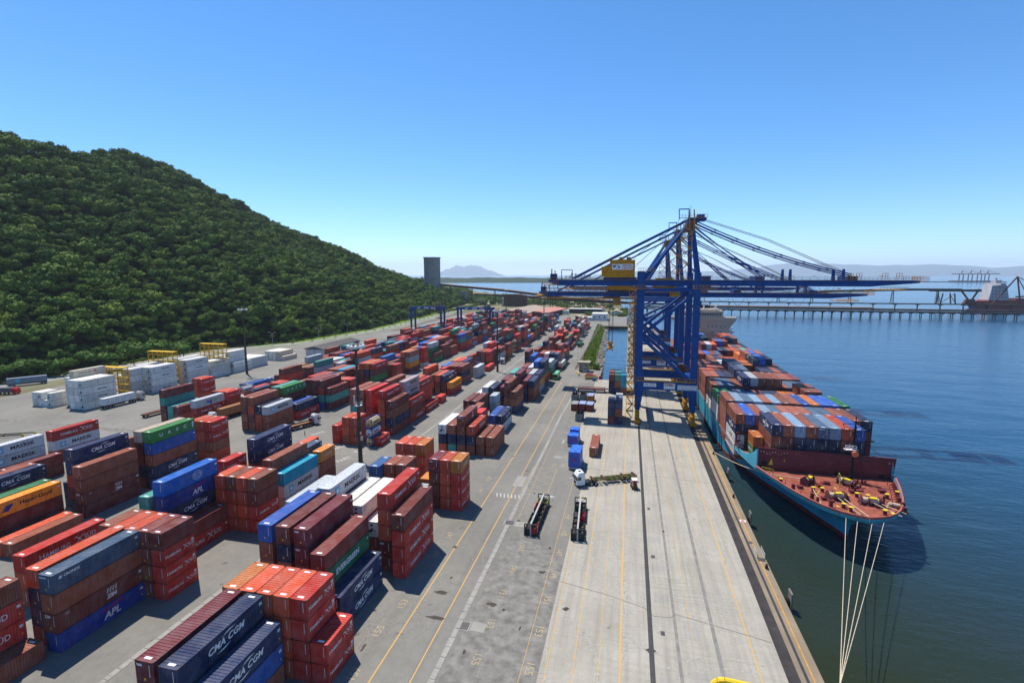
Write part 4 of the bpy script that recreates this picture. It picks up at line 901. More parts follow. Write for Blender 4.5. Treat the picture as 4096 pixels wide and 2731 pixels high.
    b = MB(); b.box(xt - 1, xt + 2.2, D / 2 - 5, D / 2 + 5, zt - .5, zt - .3); b.rail([(xt - 5, ys, zt), (xt + 2.2, ys, zt - .2), (xt + 2.2, D / 2 + 5, zt - .2)], 1.3, .05, .8); b.box(xt - 11, xt - 3, D / 2 - 4, D / 2 + 4, zb - 1.1, zb - .9); b.rail([(xt - 11, D / 2 - 4, zb - .9), (xt - 3, D / 2 - 4, zb - .9)], .9, .05, 1)
    b.build('tip_platform', CY, t)
    for x in (70, 72.5, 80, 84): MB().rail([(x, ys, zt + .2), (x + 1.6, ys, zt + .2)], 2.0, .07, .6).build('tip_frame', CY, t)
    # stays
    for yy in (D / 2 - 3.6, D / 2 + 3.6):
        for dz in (0, .85):
            b = MB(); A = Vector((21.4, yy, za - .6 - dz)); Bp = Vector((71.5 * xt / 91, yy, zt + 1.9 - dz * .7)); n = 7; prev = A
            for i in range(1, n + 1):
                u = i / n; p = A.lerp(Bp, u); p.z -= 1.6 * 4 * u * (1 - u); b.tube(prev, p, .21, 6)
                if i < n: b.tube(p - (p - prev).normalized() * .8, p + (p - prev).normalized() * .1, .29, 6)
                prev = p
            b.build('outer_stay', CB, t)
            b = MB(); A = Vector((21.0, yy, za - 2.2 - dz * .6)); Bp = Vector((43.3 * xt / 91 + 1 + dz * 1.2, yy, zt + 1.2)); prev = A
            for i in range(1, 5):
                u = i / 4; p = A.lerp(Bp, u); p.z -= .5 * 4 * u * (1 - u); b.tube(prev, p, .17, 6)
                if i < 4: b.tube(p - (p - prev).normalized() * .7, p + (p - prev).normalized() * .1, .25, 6)
                prev = p
            b.build('inner_stay', CB, t)
    b = MB()
    for yy in (D / 2 - 2, D / 2 + 2, D / 2 - 1.2, D / 2 + 1.2): b.path([(21.8, yy, za + 1), (46, yy, (za + zt) / 2 + 3.2), (70 * xt / 91, yy, zt + 2.6)], .05, 4); b.path([(19, yy, za + .6), (3, yy, (za + zt) / 2 - 1), (-3, yy, zt + 5)], .05, 4)
    b.build('hoist_wires', WIRE, t)
    b = MB()
    for x in (43.3 * xt / 91, 71.5 * xt / 91): b.box(x - 1.4, x + 1.6, D / 2 - 4.3, D / 2 + 4.3, zt - .1, zt + 1.3)
    for x in (50.5 * xt / 91, 52.9 * xt / 91, 66 * xt / 91, 69 * xt / 91): b.hexa([(x - .5, D / 2 - 4.1, zt), (x + .5, D / 2 - 4.1, zt), (x + .5, D / 2 - 3.2, zt), (x - .5, D / 2 - 3.2, zt)], [(x - .3, D / 2 - 4.0, zt + 3.6), (x + .3, D / 2 - 4.0, zt + 3.6), (x + .3, D / 2 - 3.3, zt + 3.6), (x - .3, D / 2 - 3.3, zt + 3.6)])
    b.box(XR + 1.8, XR + 5, D / 2 - 4.2, D / 2 + 4.2, zt, zt + 1.4); b.build('stay_brackets', CB, t)
    # apex head
    b = MB(); b.box(19.0, 22.2, D / 2 - 4.6, D / 2 + 4.6, za - 1.6, za + .2); b.box(22.2, 25.4, D / 2 - 3, D / 2 + 3, za - .4, za + .5); b.box(22.2, 24.8, D / 2 - 2.6, D / 2 - 1.4, za + .5, za + 1.6); b.box(22.6, 25.2, D / 2 + 1, D / 2 + 2.4, za + .5, za + 1.8)
    b.beam((16.2, D / 2 - 2, za + 3.6), (19.6, D / 2 - 2, za + 3.6), .35); b.beam((16.4, D / 2 - 2, za), (16.2, D / 2 - 2, za + 3.6), .3); b.beam((19.5, D / 2 - 2, za), (19.5, D / 2 - 2, za + 3.7), .3); b.tube((20.3, D / 2, za), (20.3, D / 2, za + 5.2), .07, 5); b.build('apex_head', CB, t)
    b = MB(); b.box(16, 25.4, D / 2 - 5.2, D / 2 - 4.4, za + .2, za + .35); b.rail([(16, D / 2 - 5.2, za + .3), (25.4, D / 2 - 5.2, za + .3)], 1.1, .05, 1); b.box(18.2, 22.8, D / 2 - 6, D / 2 - 5.2, za - 3.5, za - 3.3); b.rail([(18.2, D / 2 - 6, za - 3.3), (22.8, D / 2 - 6, za - 3.3)], 1.2, .06, .8)
    for x in (19.6, 21.2): b.beam((x, D / 2 - 6, za - 3.3), (x - .3, D / 2 - 5, za + 3), .4, .5)
    b.build('apex_platform', CY, t)
    # stairs up the mast
    b = MB(); z = zt; k = 0; xs_ = 17.2; yv = D / 2 - 5.4
    while z < za - 3:
        u = (z - zt) / (za - zt); x = 17.2 + 2.2 * u; y = 3 + (yv - 3) * u * .6
        b.box(x - 1.6, x + 2.3, y - .6, y + .6, z + 2.6, z + 2.72); b.rail([(x - 1.6, y - .6, z + 2.7), (x + 2.3, y - .6, z + 2.7)], 1.0, .05, .9)
        a_, c_ = (x - 1.3, x + 1.7) if k % 2 else (x + 1.7, x - 1.3)
        for yo in (-.35, .35): b.beam((a_, y + yo, z), (c_, y + yo, z + 2.6), .12, .3)
        for cx in (x - 1.5, x + 1.9): b.beam((cx, y, z), (cx, y, z + 2.7), .14)
        z += 2.7; k += 1
    b.build('mast_stair', CY, t)
    # stair tower beside the land side leg
    b = MB(); z = 1.2; k = 0
    for cx in (XL - 3.9, XL - 1.7):
        for cy in (-1.6, -.2): b.beam((cx, cy, 1), (cx, cy, zb - 1), .12)
    while z < zb - 3:
        b.box(XL - 4.0, XL - 1.5, -1.7, -.2, z + 2.4, z + 2.5); a_, c_ = (XL - 3.7, XL - 1.9) if k % 2 else (XL - 1.9, XL - 3.7)
        for yo in (-1.4, -.8): b.beam((a_, yo, z), (c_, yo, z + 2.4), .12, .28)
        b.rail([(XL - 4.0, -1.75, z + 2.5), (XL - 1.5, -1.75, z + 2.5)], 1.0, .045, .8); b.beam((XL - 1.7, -.8, z + 2.4), (XL - 1.1, -.5, z + 2.4), .12)
        z += 2.55; k += 1
    b.build('stair_tower', CY, t)
    b = MB(); b.box(XL - 2.2, XL + 2.2, -1.7, -.8, zb - .9, zb - .75); b.rail([(XL - 2.2, -1.75, zb - .8), (XL + 2.2, -1.75, zb - .8)], 1.2, .05, .9); b.box(XR - 1.8, XR + 6, -1.7, -.8, zb - .8, zb - .65); b.rail([(XR - 1.8, -1.75, zb - .7), (XR + 6, -1.75, zb - .7)], 1.2, .05, 1)
    b.box(XL - 1.2, XL + 4.5, -1.5, .6, zt + 2.9, zt + 3.05); b.rail([(XL - 1.2, -1.5, zt + 3), (XL + 4.5, -1.5, zt + 3)], 1.1, .05, .8); b.build('side_platforms', CY, t)
    # machinery house
    b = MB(); y_a, y_b = D / 2 - 6, D / 2 + 6; hx = -9.0
    b.prism([(hx, zt + .8), (1.6, zt + .8), (1.6, zt + 7), (hx + 6, zt + 7.3), (hx + 1.8, zt + 7), (hx + 1.8, zt + 5), (hx, zt + 4.8)], y_a, y_b); b.box(hx - 1.2, hx, y_a + .8, y_b - 2, zt + 1, zt + 4.7)
    h = b.build('machinery_house', CY, t)
    b = MB(); b.box(hx + 5, hx + 6.4, y_a + .6, y_a + 2, zt + 7.1, zt + 8); b.box(hx + 7.6, hx + 9, y_a + .6, y_a + 2, zt + 7.1, zt + 8); b.build('roof_vents', STEELD, h)
    b = MB(); b.rail([(hx + 1.8, y_a, zt + 7.1), (1.6, y_a, zt + 7)], 1.0, .04, 1.6); b.build('roof_railing', CY, h)
    b = MB(); b.box(hx - .5, 2.2, y_a + .3, y_b - .3, zt, zt + .8); b.build('house_base', CBD, t)
    b = MB(); sz = zt + 4.6; b.box(hx + 2.6, hx + 9.9, y_a - .06, y_a - .01, sz - 1.0, sz + 1.0); put_text(b, 'SEPETIBA', .72, (hx + 7.9, y_a - .075, sz + .42), (1, 0, 0), (0, 0, 1), 1, off=.02, sx=1.1); put_text(b, 'TECON', .8, (hx + 7.9, y_a - .075, sz - .42), (1, 0, 0), (0, 0, 1), 1, off=.03, space=1.25, sx=1.15); logo(b, hx + 4.2, y_a - .075, sz, 1.1, 2, 1)
    b.build('name_board', [SIGNW, SIGNR, SIGNB], h)
    # signs on the portal beam
    yz = -.78
    b = MB(); b.box(XL + 1.9, XL + 6.2, yz - .05, yz, 12.9, 14.2); put_text(b, 'SEPETIBA', .5, (XL + 4.9, yz - .06, 13.85), (1, 0, 0), (0, 0, 1), 1, sx=.95); put_text(b, 'TECON', .5, (XL + 4.9, yz - .06, 13.25), (1, 0, 0), (0, 0, 1), 1, sx=1.1); logo(b, XL + 2.9, yz - .06, 13.55, .55, 2, 1); b.build('name_sign', [SIGNW, SIGNB, SIGNB], t)
    b = MB(); b.box(XL + 8.8, XL + 12.6, yz - .05, yz, 12.3, 14.4); put_text(b, 'ZPMC', 1.25, (XL + 10.7, yz - .06, 13.7), (1, 0, 0), (0, 0, 1), 1, off=.03, sx=1.05); b.build('maker_sign', [SIGNW, SIGNR], t)
    b = MB(); b.box(XR - 5.3, XR + 1.1, yz - .08, yz - .03, 12.2, 13.9)
    put_text(b, 'SWL TWIN-TWENTY CONTAINER 50T', .42, (XR - 2.1, yz - .09, 13.45), (1, 0, 0), (0, 0, 1), 1, sx=.86, off=.01); put_text(b, 'SWL UNDER CARGO BEAM 60T', .42, (XR - 2.3, yz - .09, 12.65), (1, 0, 0), (0, 0, 1), 1, sx=.9, off=.01); b.build('load_sign', [SIGNW, SIGNB], t)
    # cable reel on the sea side
    b = MB(); b.tube((XR - 3, -.0 + D / 2, 17.6), (XR - 3, D / 2 + .6, 17.6), 1.7, 20)
    for i in range(20): a = i * .314; b.beam((XR - 3, D / 2 - .1, 17.6), (XR - 3 + 2.1 * math.cos(a), D / 2 - .1, 17.6 + 2.1 * math.sin(a)), .15)
    b.build('cable_reel', mat('reel_rust', (.2, .07, .04), .7, .3), t)
    # festoon platform under the landward end, with hanging cable loops
    b = MB(); b.box(xl - 1, 1, D / 2 - 3.0, D / 2 - 2.2, zb - 1.2, zb - .9); b.rail([(xl - 1, D / 2 - 3.1, zb - .9), (1, D / 2 - 3.1, zb - .9)], 1.1, .06, 1.4); b.box(xl - 2, xl + 3, D / 2 - 5, D / 2 + 5, zt - 2.0, zt - 1.8); b.rail([(xl - 2, D / 2 - 5, zt - 1.9), (xl + 4, D / 2 - 5, zt - 1.9)], 1.2, .06, .8)
    for x in np.arange(xl, 0, 3.4): b.beam((x, D / 2 - 2.6, zb - 1), (x, D / 2 - 2.6, zb + .2), .2)
    if not house:
        b.box(xl - 1, XL - 2, D / 2 - 4.95, D / 2 - 4.75, zt - 1.6, zt + .9); b.box(xl + 6, xl + 24, D / 2 - 4, D / 2 + 2, zb - 4.2, zb - 4.0)
        for x in np.arange(xl + 6, xl + 24.1, 3): b.beam((x, D / 2 - 4, zb - 4.2), (x, D / 2 - 4, zb), .22); b.beam((x, D / 2 - 4, zb - 4.2), (x + 3, D / 2 - 4, zb - .4), .14)
        b.rail([(xl + 6, D / 2 - 4.1, zb - 4), (xl + 24, D / 2 - 4.1, zb - 4)], 1.1, .06, 1.2); b.box(xl + 18, xl + 21, D / 2 - 3, D / 2 + 1, zb - 7, zb - 4.2)
    b.build('festoon_gantry', CY, t)
    rn2 = random.Random(int(y0))
    for i in range(11):
        x = xl + 2 + i * 2.6; dp = rn2.uniform(1.6, 4.2); MB().path([(x + 2.2 * q / 8, D / 2 - 2.6, zb - 1.1 - dp * 4 * (q / 8) * (1 - q / 8)) for q in range(9)], .07, 4).build('festoon_cable', WIRE, t)
    for i in range(8):
        x = 26 + i * 6; dp = rn2.uniform(1, 3); MB().path([(x + 5 * q / 8, D / 2 - 3.0, zb - .3 - dp * 4 * (q / 8) * (1 - q / 8)) for q in range(9)], .06, 4).build('festoon_cable', WIRE, t)
    b = MB(); b.box(xl + .4, xl + 2.6, D / 2 - 2, D / 2 + 2, zt, zt + 2.2); b.beam((xl + 1, D / 2 - 2, zt), (xl + 1, D / 2 - 2, zt + 4), .35); b.beam((xl + 2.4, D / 2 - 2, zt), (xl + 2.2, D / 2 - 2, zt + 3.4), .3); b.beam((xl + 5, D / 2 - 4, zt), (xl + 5, D / 2 - 4, zt + 3.6), .25); b.beam((xl + 5, D / 2 - 4, zt + 3.6), (xl + 9, D / 2 - 4, zt + 3.6), .25); b.beam((xl + 9, D / 2 - 4, zt), (xl + 9, D / 2 - 4, zt + 3.6), .25); b.build('tail_machinery', CBD, t)
    # trolley, cab and spreader
    b = MB(); b.box(xc - 4, xc + 4, D / 2 - 3.4, D / 2 + 3.4, zb - .9, zb - .2); b.box(xc - 3, xc + 3, D / 2 - 2.6, D / 2 + 2.6, zt - .2, zt + .5)
    for x in (xc - 3, xc + 3): b.box(x - .3, x + .3, D / 2 - 3, D / 2 + 3, zb - .2, zt)
    b.build('trolley', ORNG, t)
    cx = xc + 4.5 if xc > 0 else xc + 3
    b = MB(); b.box(cx - 2.2, cx + 1.2, D / 2 - 2.4, D / 2 + .4, zb - 3.9, zb - 1); o = b.build('operator_cab', CY, t); b = MB(); b.box(cx + 1.0, cx + 1.25, D / 2 - 2.2, D / 2 + .2, zb - 3.6, zb - 1.6); b.box(cx - 1.0, cx + .9, D / 2 - 2.45, D / 2 - 2.35, zb - 3, zb - 1.7); b.build('cab_window', GLASS, o)
    if spr is not None:
        b = MB(); b.box(xc - .7, xc + .7, D / 2 - 3, D / 2 + 3, spr + 1.1, spr + 1.6)
        for yy in (D / 2 - 2.4, D / 2 + 2.4): b.box(xc - 1, xc + 1, yy - .5, yy + .5, spr + 1.6, spr + 2.6)
        for yy in (D / 2 - 2, D / 2 + 2):
            for x in (xc - .7, xc + .7): b.beam((x, yy, spr), (x, yy, spr + 1.2), .25)
        b.box(xc - 1.2, xc + 1.2, D / 2 - 6, D / 2 + 6, spr - .25, spr + .3); o = b.build('spreader', CY, t)
        b = MB()
        for x in (xc - 1.1, xc + 1.1):
            for yy in (D / 2 - 6, D / 2 + 6): b.box(x - .2, x + .2, yy - .2, yy + .2, spr - .9, spr - .2)
        b.build('flippers', ORNG, o); b = MB()
        for x in (xc - .8, xc + .8):
            for yy in (D / 2 - 2.4, D / 2 + 2.4):
                for e in (-.15, .15): b.tube((x + e, yy, spr + 2.5), (x * 1 + e * 2, yy, zb - .8), .045, 4)
        b.build('spreader_ropes', WIRE, t)
    return t
sts(181, 48.2, 'nearest blue quay crane with big yellow machinery house and name board', True, -30, 91, xc=12, spr=None)
sts(229, 42.2, 'second blue quay crane, its spreader hanging over the small basin', True, -42, 96, xc=-8.2, spr=18)
sts(300, 43.0, 'farthest blue quay crane, mostly hidden behind the other two', True, -36, 92, xc=40, spr=20)

# ------------------------------------------------------------------ yard gantries
def rtg(x0, x1, y, label):
    t = thing('yard_gantry', label, 'gantry crane', ((x0 + x1) / 2, y, 0), 0, 'blue yard gantries'); w = (x1 - x0) / 2; h = 22.5
    for sx in (-1, 1):
        for yy in (-4.5, 4.5): MB().hexa([(sx * w - .6, yy - .6, 1.6), (sx * w + .6, yy - .6, 1.6), (sx * w + .6, yy + .6, 1.6), (sx * w - .6, yy + .6, 1.6)], [(sx * w - .8, yy - .7, h - 1), (sx * w + .8, yy - .7, h - 1), (sx * w + .8, yy + .7, h - 1), (sx * w - .8, yy + .7, h - 1)]).build('leg', CB, t)
        MB().box(sx * w - .7, sx * w + .7, -6.5, 6.5, 1.0, 2.0).build('sill_beam', CB, t)
        b = MB()
        for yy in (-5.6, -3.8, 3.8, 5.6): b.tube((sx * w - .35, yy, .75), (sx * w + .35, yy, .75), .75, 12)
        b.build('wheels', BLACKISH, t)
    b = MB()
    for yy in (-4.5, 4.5): b.box(-w - 1.5, w + 1.5, yy - .6, yy + .6, h - 1, h + .8)
    b.build('main_beam', CB, t); b = MB(); b.rail([(-w - 1, -5.4, h + .8), (w + 1, -5.4, h + .8)], 1, .05, 2); b.build('railing', STEELD, t)
    b = MB(); b.box(w - 7, w - 2, -4.8, 4.8, h + .8, h + 2); b.box(w - 6.4, w - 5.4, -1, 1, h + 2, h + 4.4); b.box(w - 4, w - 1.6, -2, 2, h + 2, h + 3.6); b.build('trolley', STEELD, t)
    b = MB(); b.box(w - 3.4, w - 1.6, -4, -2, h - 5, h - 2.4); b.box(w - 5.5, w - 3, -3, 3, h - 9.5, h - 8.8); b.beam((w - 4, -1, h - 9), (w - 4, -1, h), .1); b.beam((w - 4, 1, h - 9), (w - 4, 1, h), .1); b.build('cab_and_spreader', ORNG, t)
    b = MB()
    for x, s in ((-w * .45, 2.2), (.05 * w, 4.2), (.5 * w, 4.2)): b.box(x - s / 2, x + s / 2, -5.16, -5.12, h - .75, h + .55); b.box(x - s * .4, x + s * .3, -5.18, -5.165, h - .3, h + .1, 1)
    b.build('signs', [SIGNW, SIGNR], t); b = MB(); z = 2
    while z < h - 3: b.beam((w + 1.2, -5.2, z), (w + 1.2, -3.4, z + 2.6), .12, .4); b.box(w + .8, w + 1.7, -5.6, -3.2, z + 2.5, z + 2.6); z += 2.6
    b.build('ladder', CY, t)
rtg(-195, -166, 430, 'blue rubber-tyred gantry over the far stacks, nearer the hill'); rtg(-149, -119, 428, 'blue rubber-tyred gantry over the far stacks, beside the railway')
# ------------------------------------------------------------------ container ship

def hull_mat():
    m, nt, b = nmat('hull_cyan'); c0 = mixc(nt, ramp(nt, noise(nt, .25, 4, coords(nt, 'World')), .3, .7), (.03, .31, .44), (.045, .4, .54))
    st = ramp(nt, noise(nt, 1, 5, coords(nt, 'World', (.9, .9, .09))), .56, .72); c1 = mixc(nt, st, c0, mixc(nt, .6, c0, (.12, .07, .045)))
    sc = ramp(nt, noise(nt, 1, 5, coords(nt, 'World', (.12, .12, 1.6))), .62, .7); c2 = mixc(nt, sc, c1, mixc(nt, .4, c1, (.25, .3, .32)))
    nt.links.new(c2, b.inputs['Base Color']); b.inputs['Roughness'].default_value = .45; return m
HULL = hull_mat(); HULLR = mat('hull_red', (.22, .03, .025), .6, .3, .4); DECK = mat('deck_red', (.27, .085, .06), .8, .4, .9); DKRED = mat('breakwater_maroon', (.15, .034, .038), .6, .3, .5)
BEIGE = mat('house_beige', (.52, .44, .35), .6, .12, .3); ROPE = mat('mooring_rope', (.55, .46, .34), .9, .25, 3); DECKY = mat('deck_yellow', (.65, .5, .03), .6, .2)
SX = 46.0
ship = thing('container_ship', 'large cyan hulled container ship with red foredeck, moored at the quay', 'ship', (SX, 245, -3.2))
def hb_deck(y): return float(np.interp(y, [103.6, 104.2, 105.5, 107.5, 111, 115, 120, 127, 134, 142, 152, 370, 384], [0.05, 2.0, 4.6, 6.6, 8.8, 10.5, 12.3, 14.4, 15.8, 16.7, 17, 17, 15.5]))
def hb_wl(y): return float(np.interp(y, [103.6, 112.5, 114, 120, 127, 133, 140, 147, 160, 172, 345, 384], [0, 0.05, .4, 2.6, 5.2, 7.3, 10, 12.3, 15.6, 16.6, 16.8, 11]))
ZS = [(-1.4, 0.0), (.0, 0.0), (1.0, .01), (3.4, .07), (4.8, .2), (6.4, .5), (7.7, .84), (8.2, 1.0), (9.3, 1.03)]   # height over water, share of the flare
st = [103.6, 103.9, 104.4, 105.2, 106.4, 108, 110, 112.5, 115, 118, 121, 124, 127.4, 131, 135, 140, 146, 153, 162, 175, 200, 260, 330, 362, 384]
b = MB(); n = len(ZS)
for y in st:
    for z, k in ZS:
        d, w0 = hb_deck(y), hb_wl(y); yy = y
        if y < 112.5:
            # raked stem: the fore edge runs from the waterline out to the deck
            yy = y + (112.8 - y) * (1 - min(1, k)) ** 1.2; w0 = .04; d = hb_deck(y)
        hwid = w0 + (d - w0) * min(1, k); top = 9.3 if y < 127.5 else 8.2
        b.v.append((hwid, yy - 245, min(z, top)))
m = len(st)
for s in range(m - 1):
    for j in range(n - 1): q = s * n + j; b.f.append((q, q + n, q + n + 1, q + 1)); b.mi.append(1 if ZS[j][0] < .9 else 0)
o = len(b.v); b.v += [(-x, y, z) for x, y, z in b.v[:o]]; b.f += [tuple(i + o for i in reversed(f)) for f in b.f[:]]; b.mi += b.mi[:]
q = (m - 1) * n
for j in range(n - 1): b.f.append((q + j, o + q + j, o + q + j + 1, q + j + 1)); b.mi.append(0)
me = b.mesh('hull', [HULL, HULLR], True); hull = link('hull', me, ship)
b = MB(); dz = 8.2
ysd = [y for y in st]
for a, c in zip(ysd[:-1], ysd[1:]): b.quad([(-hb_deck(a) + .1, a - 245, dz), (hb_deck(a) - .1, a - 245, dz), (hb_deck(c) - .1, c - 245, dz), (-hb_deck(c) + .1, c - 245, dz)])
b.build('deck', DECK, ship)
# bulwark round the bow with stiffeners, and the cap on top
b = MB(); yb = [y for y in st if y <= 127.4]
for sgn in (-1, 1):
    for a, c in zip(yb[:-1], yb[1:]):
        ra, rc = hb_deck(a) * 1.03, hb_deck(c) * 1.03; b.hexa([(sgn * (ra - .28), a - 245, 9.2), (sgn * (ra + .06), a - 245, 9.2), (sgn * (rc + .06), c - 245, 9.2), (sgn * (rc - .28), c - 245, 9.2)], [(sgn * (ra - .28), a - 245, 9.36), (sgn * (ra + .06), a - 245, 9.36), (sgn * (rc + .06), c - 245, 9.36), (sgn * (rc - .28), c - 245, 9.36)])
    for y in np.arange(105.5, 125, 1.35):
        r = hb_deck(y); b.add([(sgn * (r - .05), y - 245, dz), (sgn * (r - 1.2), y - 245, dz), (sgn * (r - .05), y - 245, 9.2)], [(0, 1, 2)])
    for a, c in zip(yb[:-1], yb[1:]): ra, rc = hb_deck(a) - .06, hb_deck(c) - .06; b.quad([(sgn * ra, a - 245, dz), (sgn * rc, c - 245, dz), (sgn * (rc + .1), c - 245, 9.25), (sgn * (ra + .1), a - 245, 9.25)])
b.build('bulwark', mat('bulwark_red', (.42, .12, .1), .7, .25, .7), ship, fix=False)
# breakwater across the foredeck with round freeing holes, and the side plates that fair it into the hull
yb0 = 128.0 - 245; hw0 = hb_deck(127.4) + .2
b = MB(); b.hexa([(-hw0, yb0, dz), (hw0, yb0, dz), (hw0, yb0 + .25, dz), (-hw0, yb0 + .25, dz)], [(-hw0 + .6, yb0 + .9, 13.4), (hw0 + .3, yb0 - .3, 13.4), (hw0 + .3, yb0 + .0, 13.4), (-hw0 + .6, yb0 + 1.15, 13.4)])
bw = b.build('breakwater', DKRED, ship)
b = MB()
for i in range(44):
    x = -hw0 + 1.2 + i * (2 * hw0 - 1.6) / 43; z = 12.5 if i % 4 < 2 else 12.1; u = (z - dz) / 5.2; y = yb0 + (.9 - 1.2 * (x + hw0) / (2 * hw0)) * u - .04
    b.tube((x, y, z), (x, y + .02, z), .17, 8)
b.build('freeing_holes', mat('hole_pink', (.55, .3, .28), .7, .1), bw)
b = MB()
for x in (-11.3, -8.4, 7.6, 10.2): b.add([(x - .5, yb0 - .05 + .12, dz + 1.3), (x + .5, yb0 - .05 + .12, dz + 1.3), (x + (.15 if x < 0 else -.15), yb0 + .2, dz + 2.9)], [(0, 1, 2)])
for x in (-8.0, 7.2): b.quad([(x - .9, yb0 + .06, dz + 1.3), (x + .9, yb0 + .06, dz + 1.3), (x + .9, yb0 + .12, dz + 1.9), (x - .3, yb0 + .12, dz + 1.75)])
b.build('yellow_marks', DECKY, bw, fix=False)
b = MB()
for x in (-12.8, 3.2, 12.4): b.box(x - .6, x + .6, yb0 - .06, yb0 + .14, dz + .1, dz + 2.1)
b.build('doorways', BLACKISH, bw)
b = MB()
for sgn in (-1, 1):
    pts = [(127.8, 13.4), (129.5, 12.0), (132, 10.6), (136, 9.6), (142, 9.1)]
    for (ya, za_), (yc, zc_) in zip(pts[:-1], pts[1:]):
        ra, rc = hb_deck(ya), hb_deck(yc); fl = .02
        b.hexa([(sgn * ra, ya - 245, dz - .1), (sgn * rc, yc - 245, dz - .1), (sgn * (rc - .25), yc - 245, dz - .1), (sgn * (ra - .25), ya - 245, dz - .1)], [(sgn * (ra + fl * (za_ - dz)), ya - 245, za_), (sgn * (rc + fl * (zc_ - dz)), yc - 245, zc_), (sgn * (rc - .25), yc - 245, zc_), (sgn * (ra - .25), ya - 245, za_)])
b.build('bow_side_plates', HULL, ship)
# winches, bollards, fairleads on the foredeck
def winch(x, y, a):
    b = MB(); c, s = math.cos(a), math.sin(a)
    def P(u, v, z): return (x + u * c - v * s, y + u * s + v * c, dz + z)
    for u0, u1, r, mi in ((-2.0, -1.0, .55, 1), (-.7, .9, .62, 1), (1.2, 1.6, .75, 0)): b.tube(P(u0, 0, .95), P(u1, 0, .95), r, 12, mi)
    for u in (-2.1, -.95, -.8, .95, 1.1): b.tube(P(u, 0, .95), P(u + .1, 0, .95), .95, 14, 2)
    for u in (-2.3, -.9, 1.0, 1.9): b.beam(P(u, -.8, .05), P(u, 0, 1.0), .25, .25, 2); b.beam(P(u, .8, .05), P(u, 0, 1.0), .25, .25, 2)
    b.hexa([P(-2.5, -.9, 0), P(2.1, -.9, 0), P(2.1, .9, 0), P(-2.5, .9, 0)], [P(-2.5, -.9, .15), P(2.1, -.9, .15), P(2.1, .9, .15), P(-2.5, .9, .15)], 2); b.hexa([P(-1.0, -.7, 1.5), P(.6, -.7, 1.5), P(.6, .1, 1.5), P(-1, .1, 1.5)], [P(-1.0, -.7, 1.7), P(.6, -.7, 1.7), P(.6, .1, 1.7), P(-1, .1, 1.7)], 3)
    b.build('winch', [DKRED, ROPE, mat('winch_maroon', (.14, .035, .04), .5, .3), DECKY], ship)
for x, y, a in ((-1.8, 113.6, .1), (4.2, 112.4, -.15), (-5.0, 121.5, .9), (3.2, 121.8, -.9)): winch(x, y - 245, a)
for x, y in ((-5.4, 117.0), (-3.6, 117.1), (2.6, 115.8), (4.4, 115.2), (-2.2, 109.6), (-1.4, 108.2), (4.6, 108.2), (5.4, 106.9), (8.6, 116.6), (11.4, 118.6), (-11, 120.5)):
    b = MB(); b.tube((x, y - 245, dz), (x, y - 245, dz + .9), .34, 10); b.tube((x, y - 245, dz + .9), (x, y - 245, dz + 1.0), .42, 10, 1); b.build('bollard', [DKRED, DECKY], ship)
for x, y in ((-7.2, 112.2), (-4.6, 109.4), (9.2, 111.6), (8.4, 109.2), (9.6, 114), (-9.6, 116.4)):
    MB().box(x - .3, x + .3, y - 245.3, y - 244.7, dz, dz + 1.5).build('fairlead', DKRED, ship)
b = MB(); rnd = random.Random(8)
for _ in range(16):
    x, y = rnd.uniform(-6, 8), rnd.uniform(108, 121); b.add([(x, y - 245, dz + .02), (x + rnd.uniform(.5, 1), y - 245 + rnd.uniform(-.2, .3), dz + .02), (x + rnd.uniform(.1, .6), y - 245 + rnd.uniform(.4, .7), dz + .02)], [(0, 1, 2)])
b.build('deck_marks', DECKY, ship, fix=False)
b = MB()
for p, q in (((-2.2, 113, .8), (-.8, 105.2, .8)), ((-1.2, 113, .8), (.4, 104.8, .8)), ((4, 111.6, .8), (6.6, 106.2, .8)), ((5, 111.8, .8), (8, 107.6, .8)), ((-5, 121, .9), (-12.4, 123.6, .6)), ((-5.5, 117, .6), (-6.4, 109.4, .6))): b.tube((p[0], p[1] - 245, dz + p[2]), (q[0], q[1] - 245, dz + q[2]), .08, 5)
for i in range(4): b.tube((7.0 + i * .1, 112.6 - 245, dz + .25 + i * .1), (9.3, 112.2 - 245 - i * .1, dz + .3 + i * .1), .32, 6)
b.build('deck_ropes', ROPE, ship)
b = MB(); rnd = random.Random(41)
for _ in range(30):
    x, y = rnd.uniform(-9, 9), rnd.uniform(110, 126)
    if abs(x) > hb_deck(y) - 2.2: continue
    k = rnd.random()
    if k < .4: b.tube((x, y - 245, dz), (x, y - 245, dz + rnd.uniform(.5, 1.3)), rnd.uniform(.12, .28), 8)
    elif k < .75: w_, d_ = rnd.uniform(.3, .9), rnd.uniform(.3, .7); b.box(x - w_, x + w_, y - 245 - d_, y - 245 + d_, dz, dz + rnd.uniform(.15, .7))
    else: b.beam((x - 1.4, y - 245, dz + .12), (x + 1.4, y - 244.6, dz + .12), .12)
b.build('deck_fittings', DKRED, ship)
b = MB()
for s_ in (-1, 1):
    for y in np.arange(112, 126, 2.4): r = hb_deck(y) - 1.6; b.tube((s_ * r, y - 245, dz), (s_ * r, y - 245, dz + 1.0), .06, 5)
b.build('deck_stanchions', STEELD, ship)
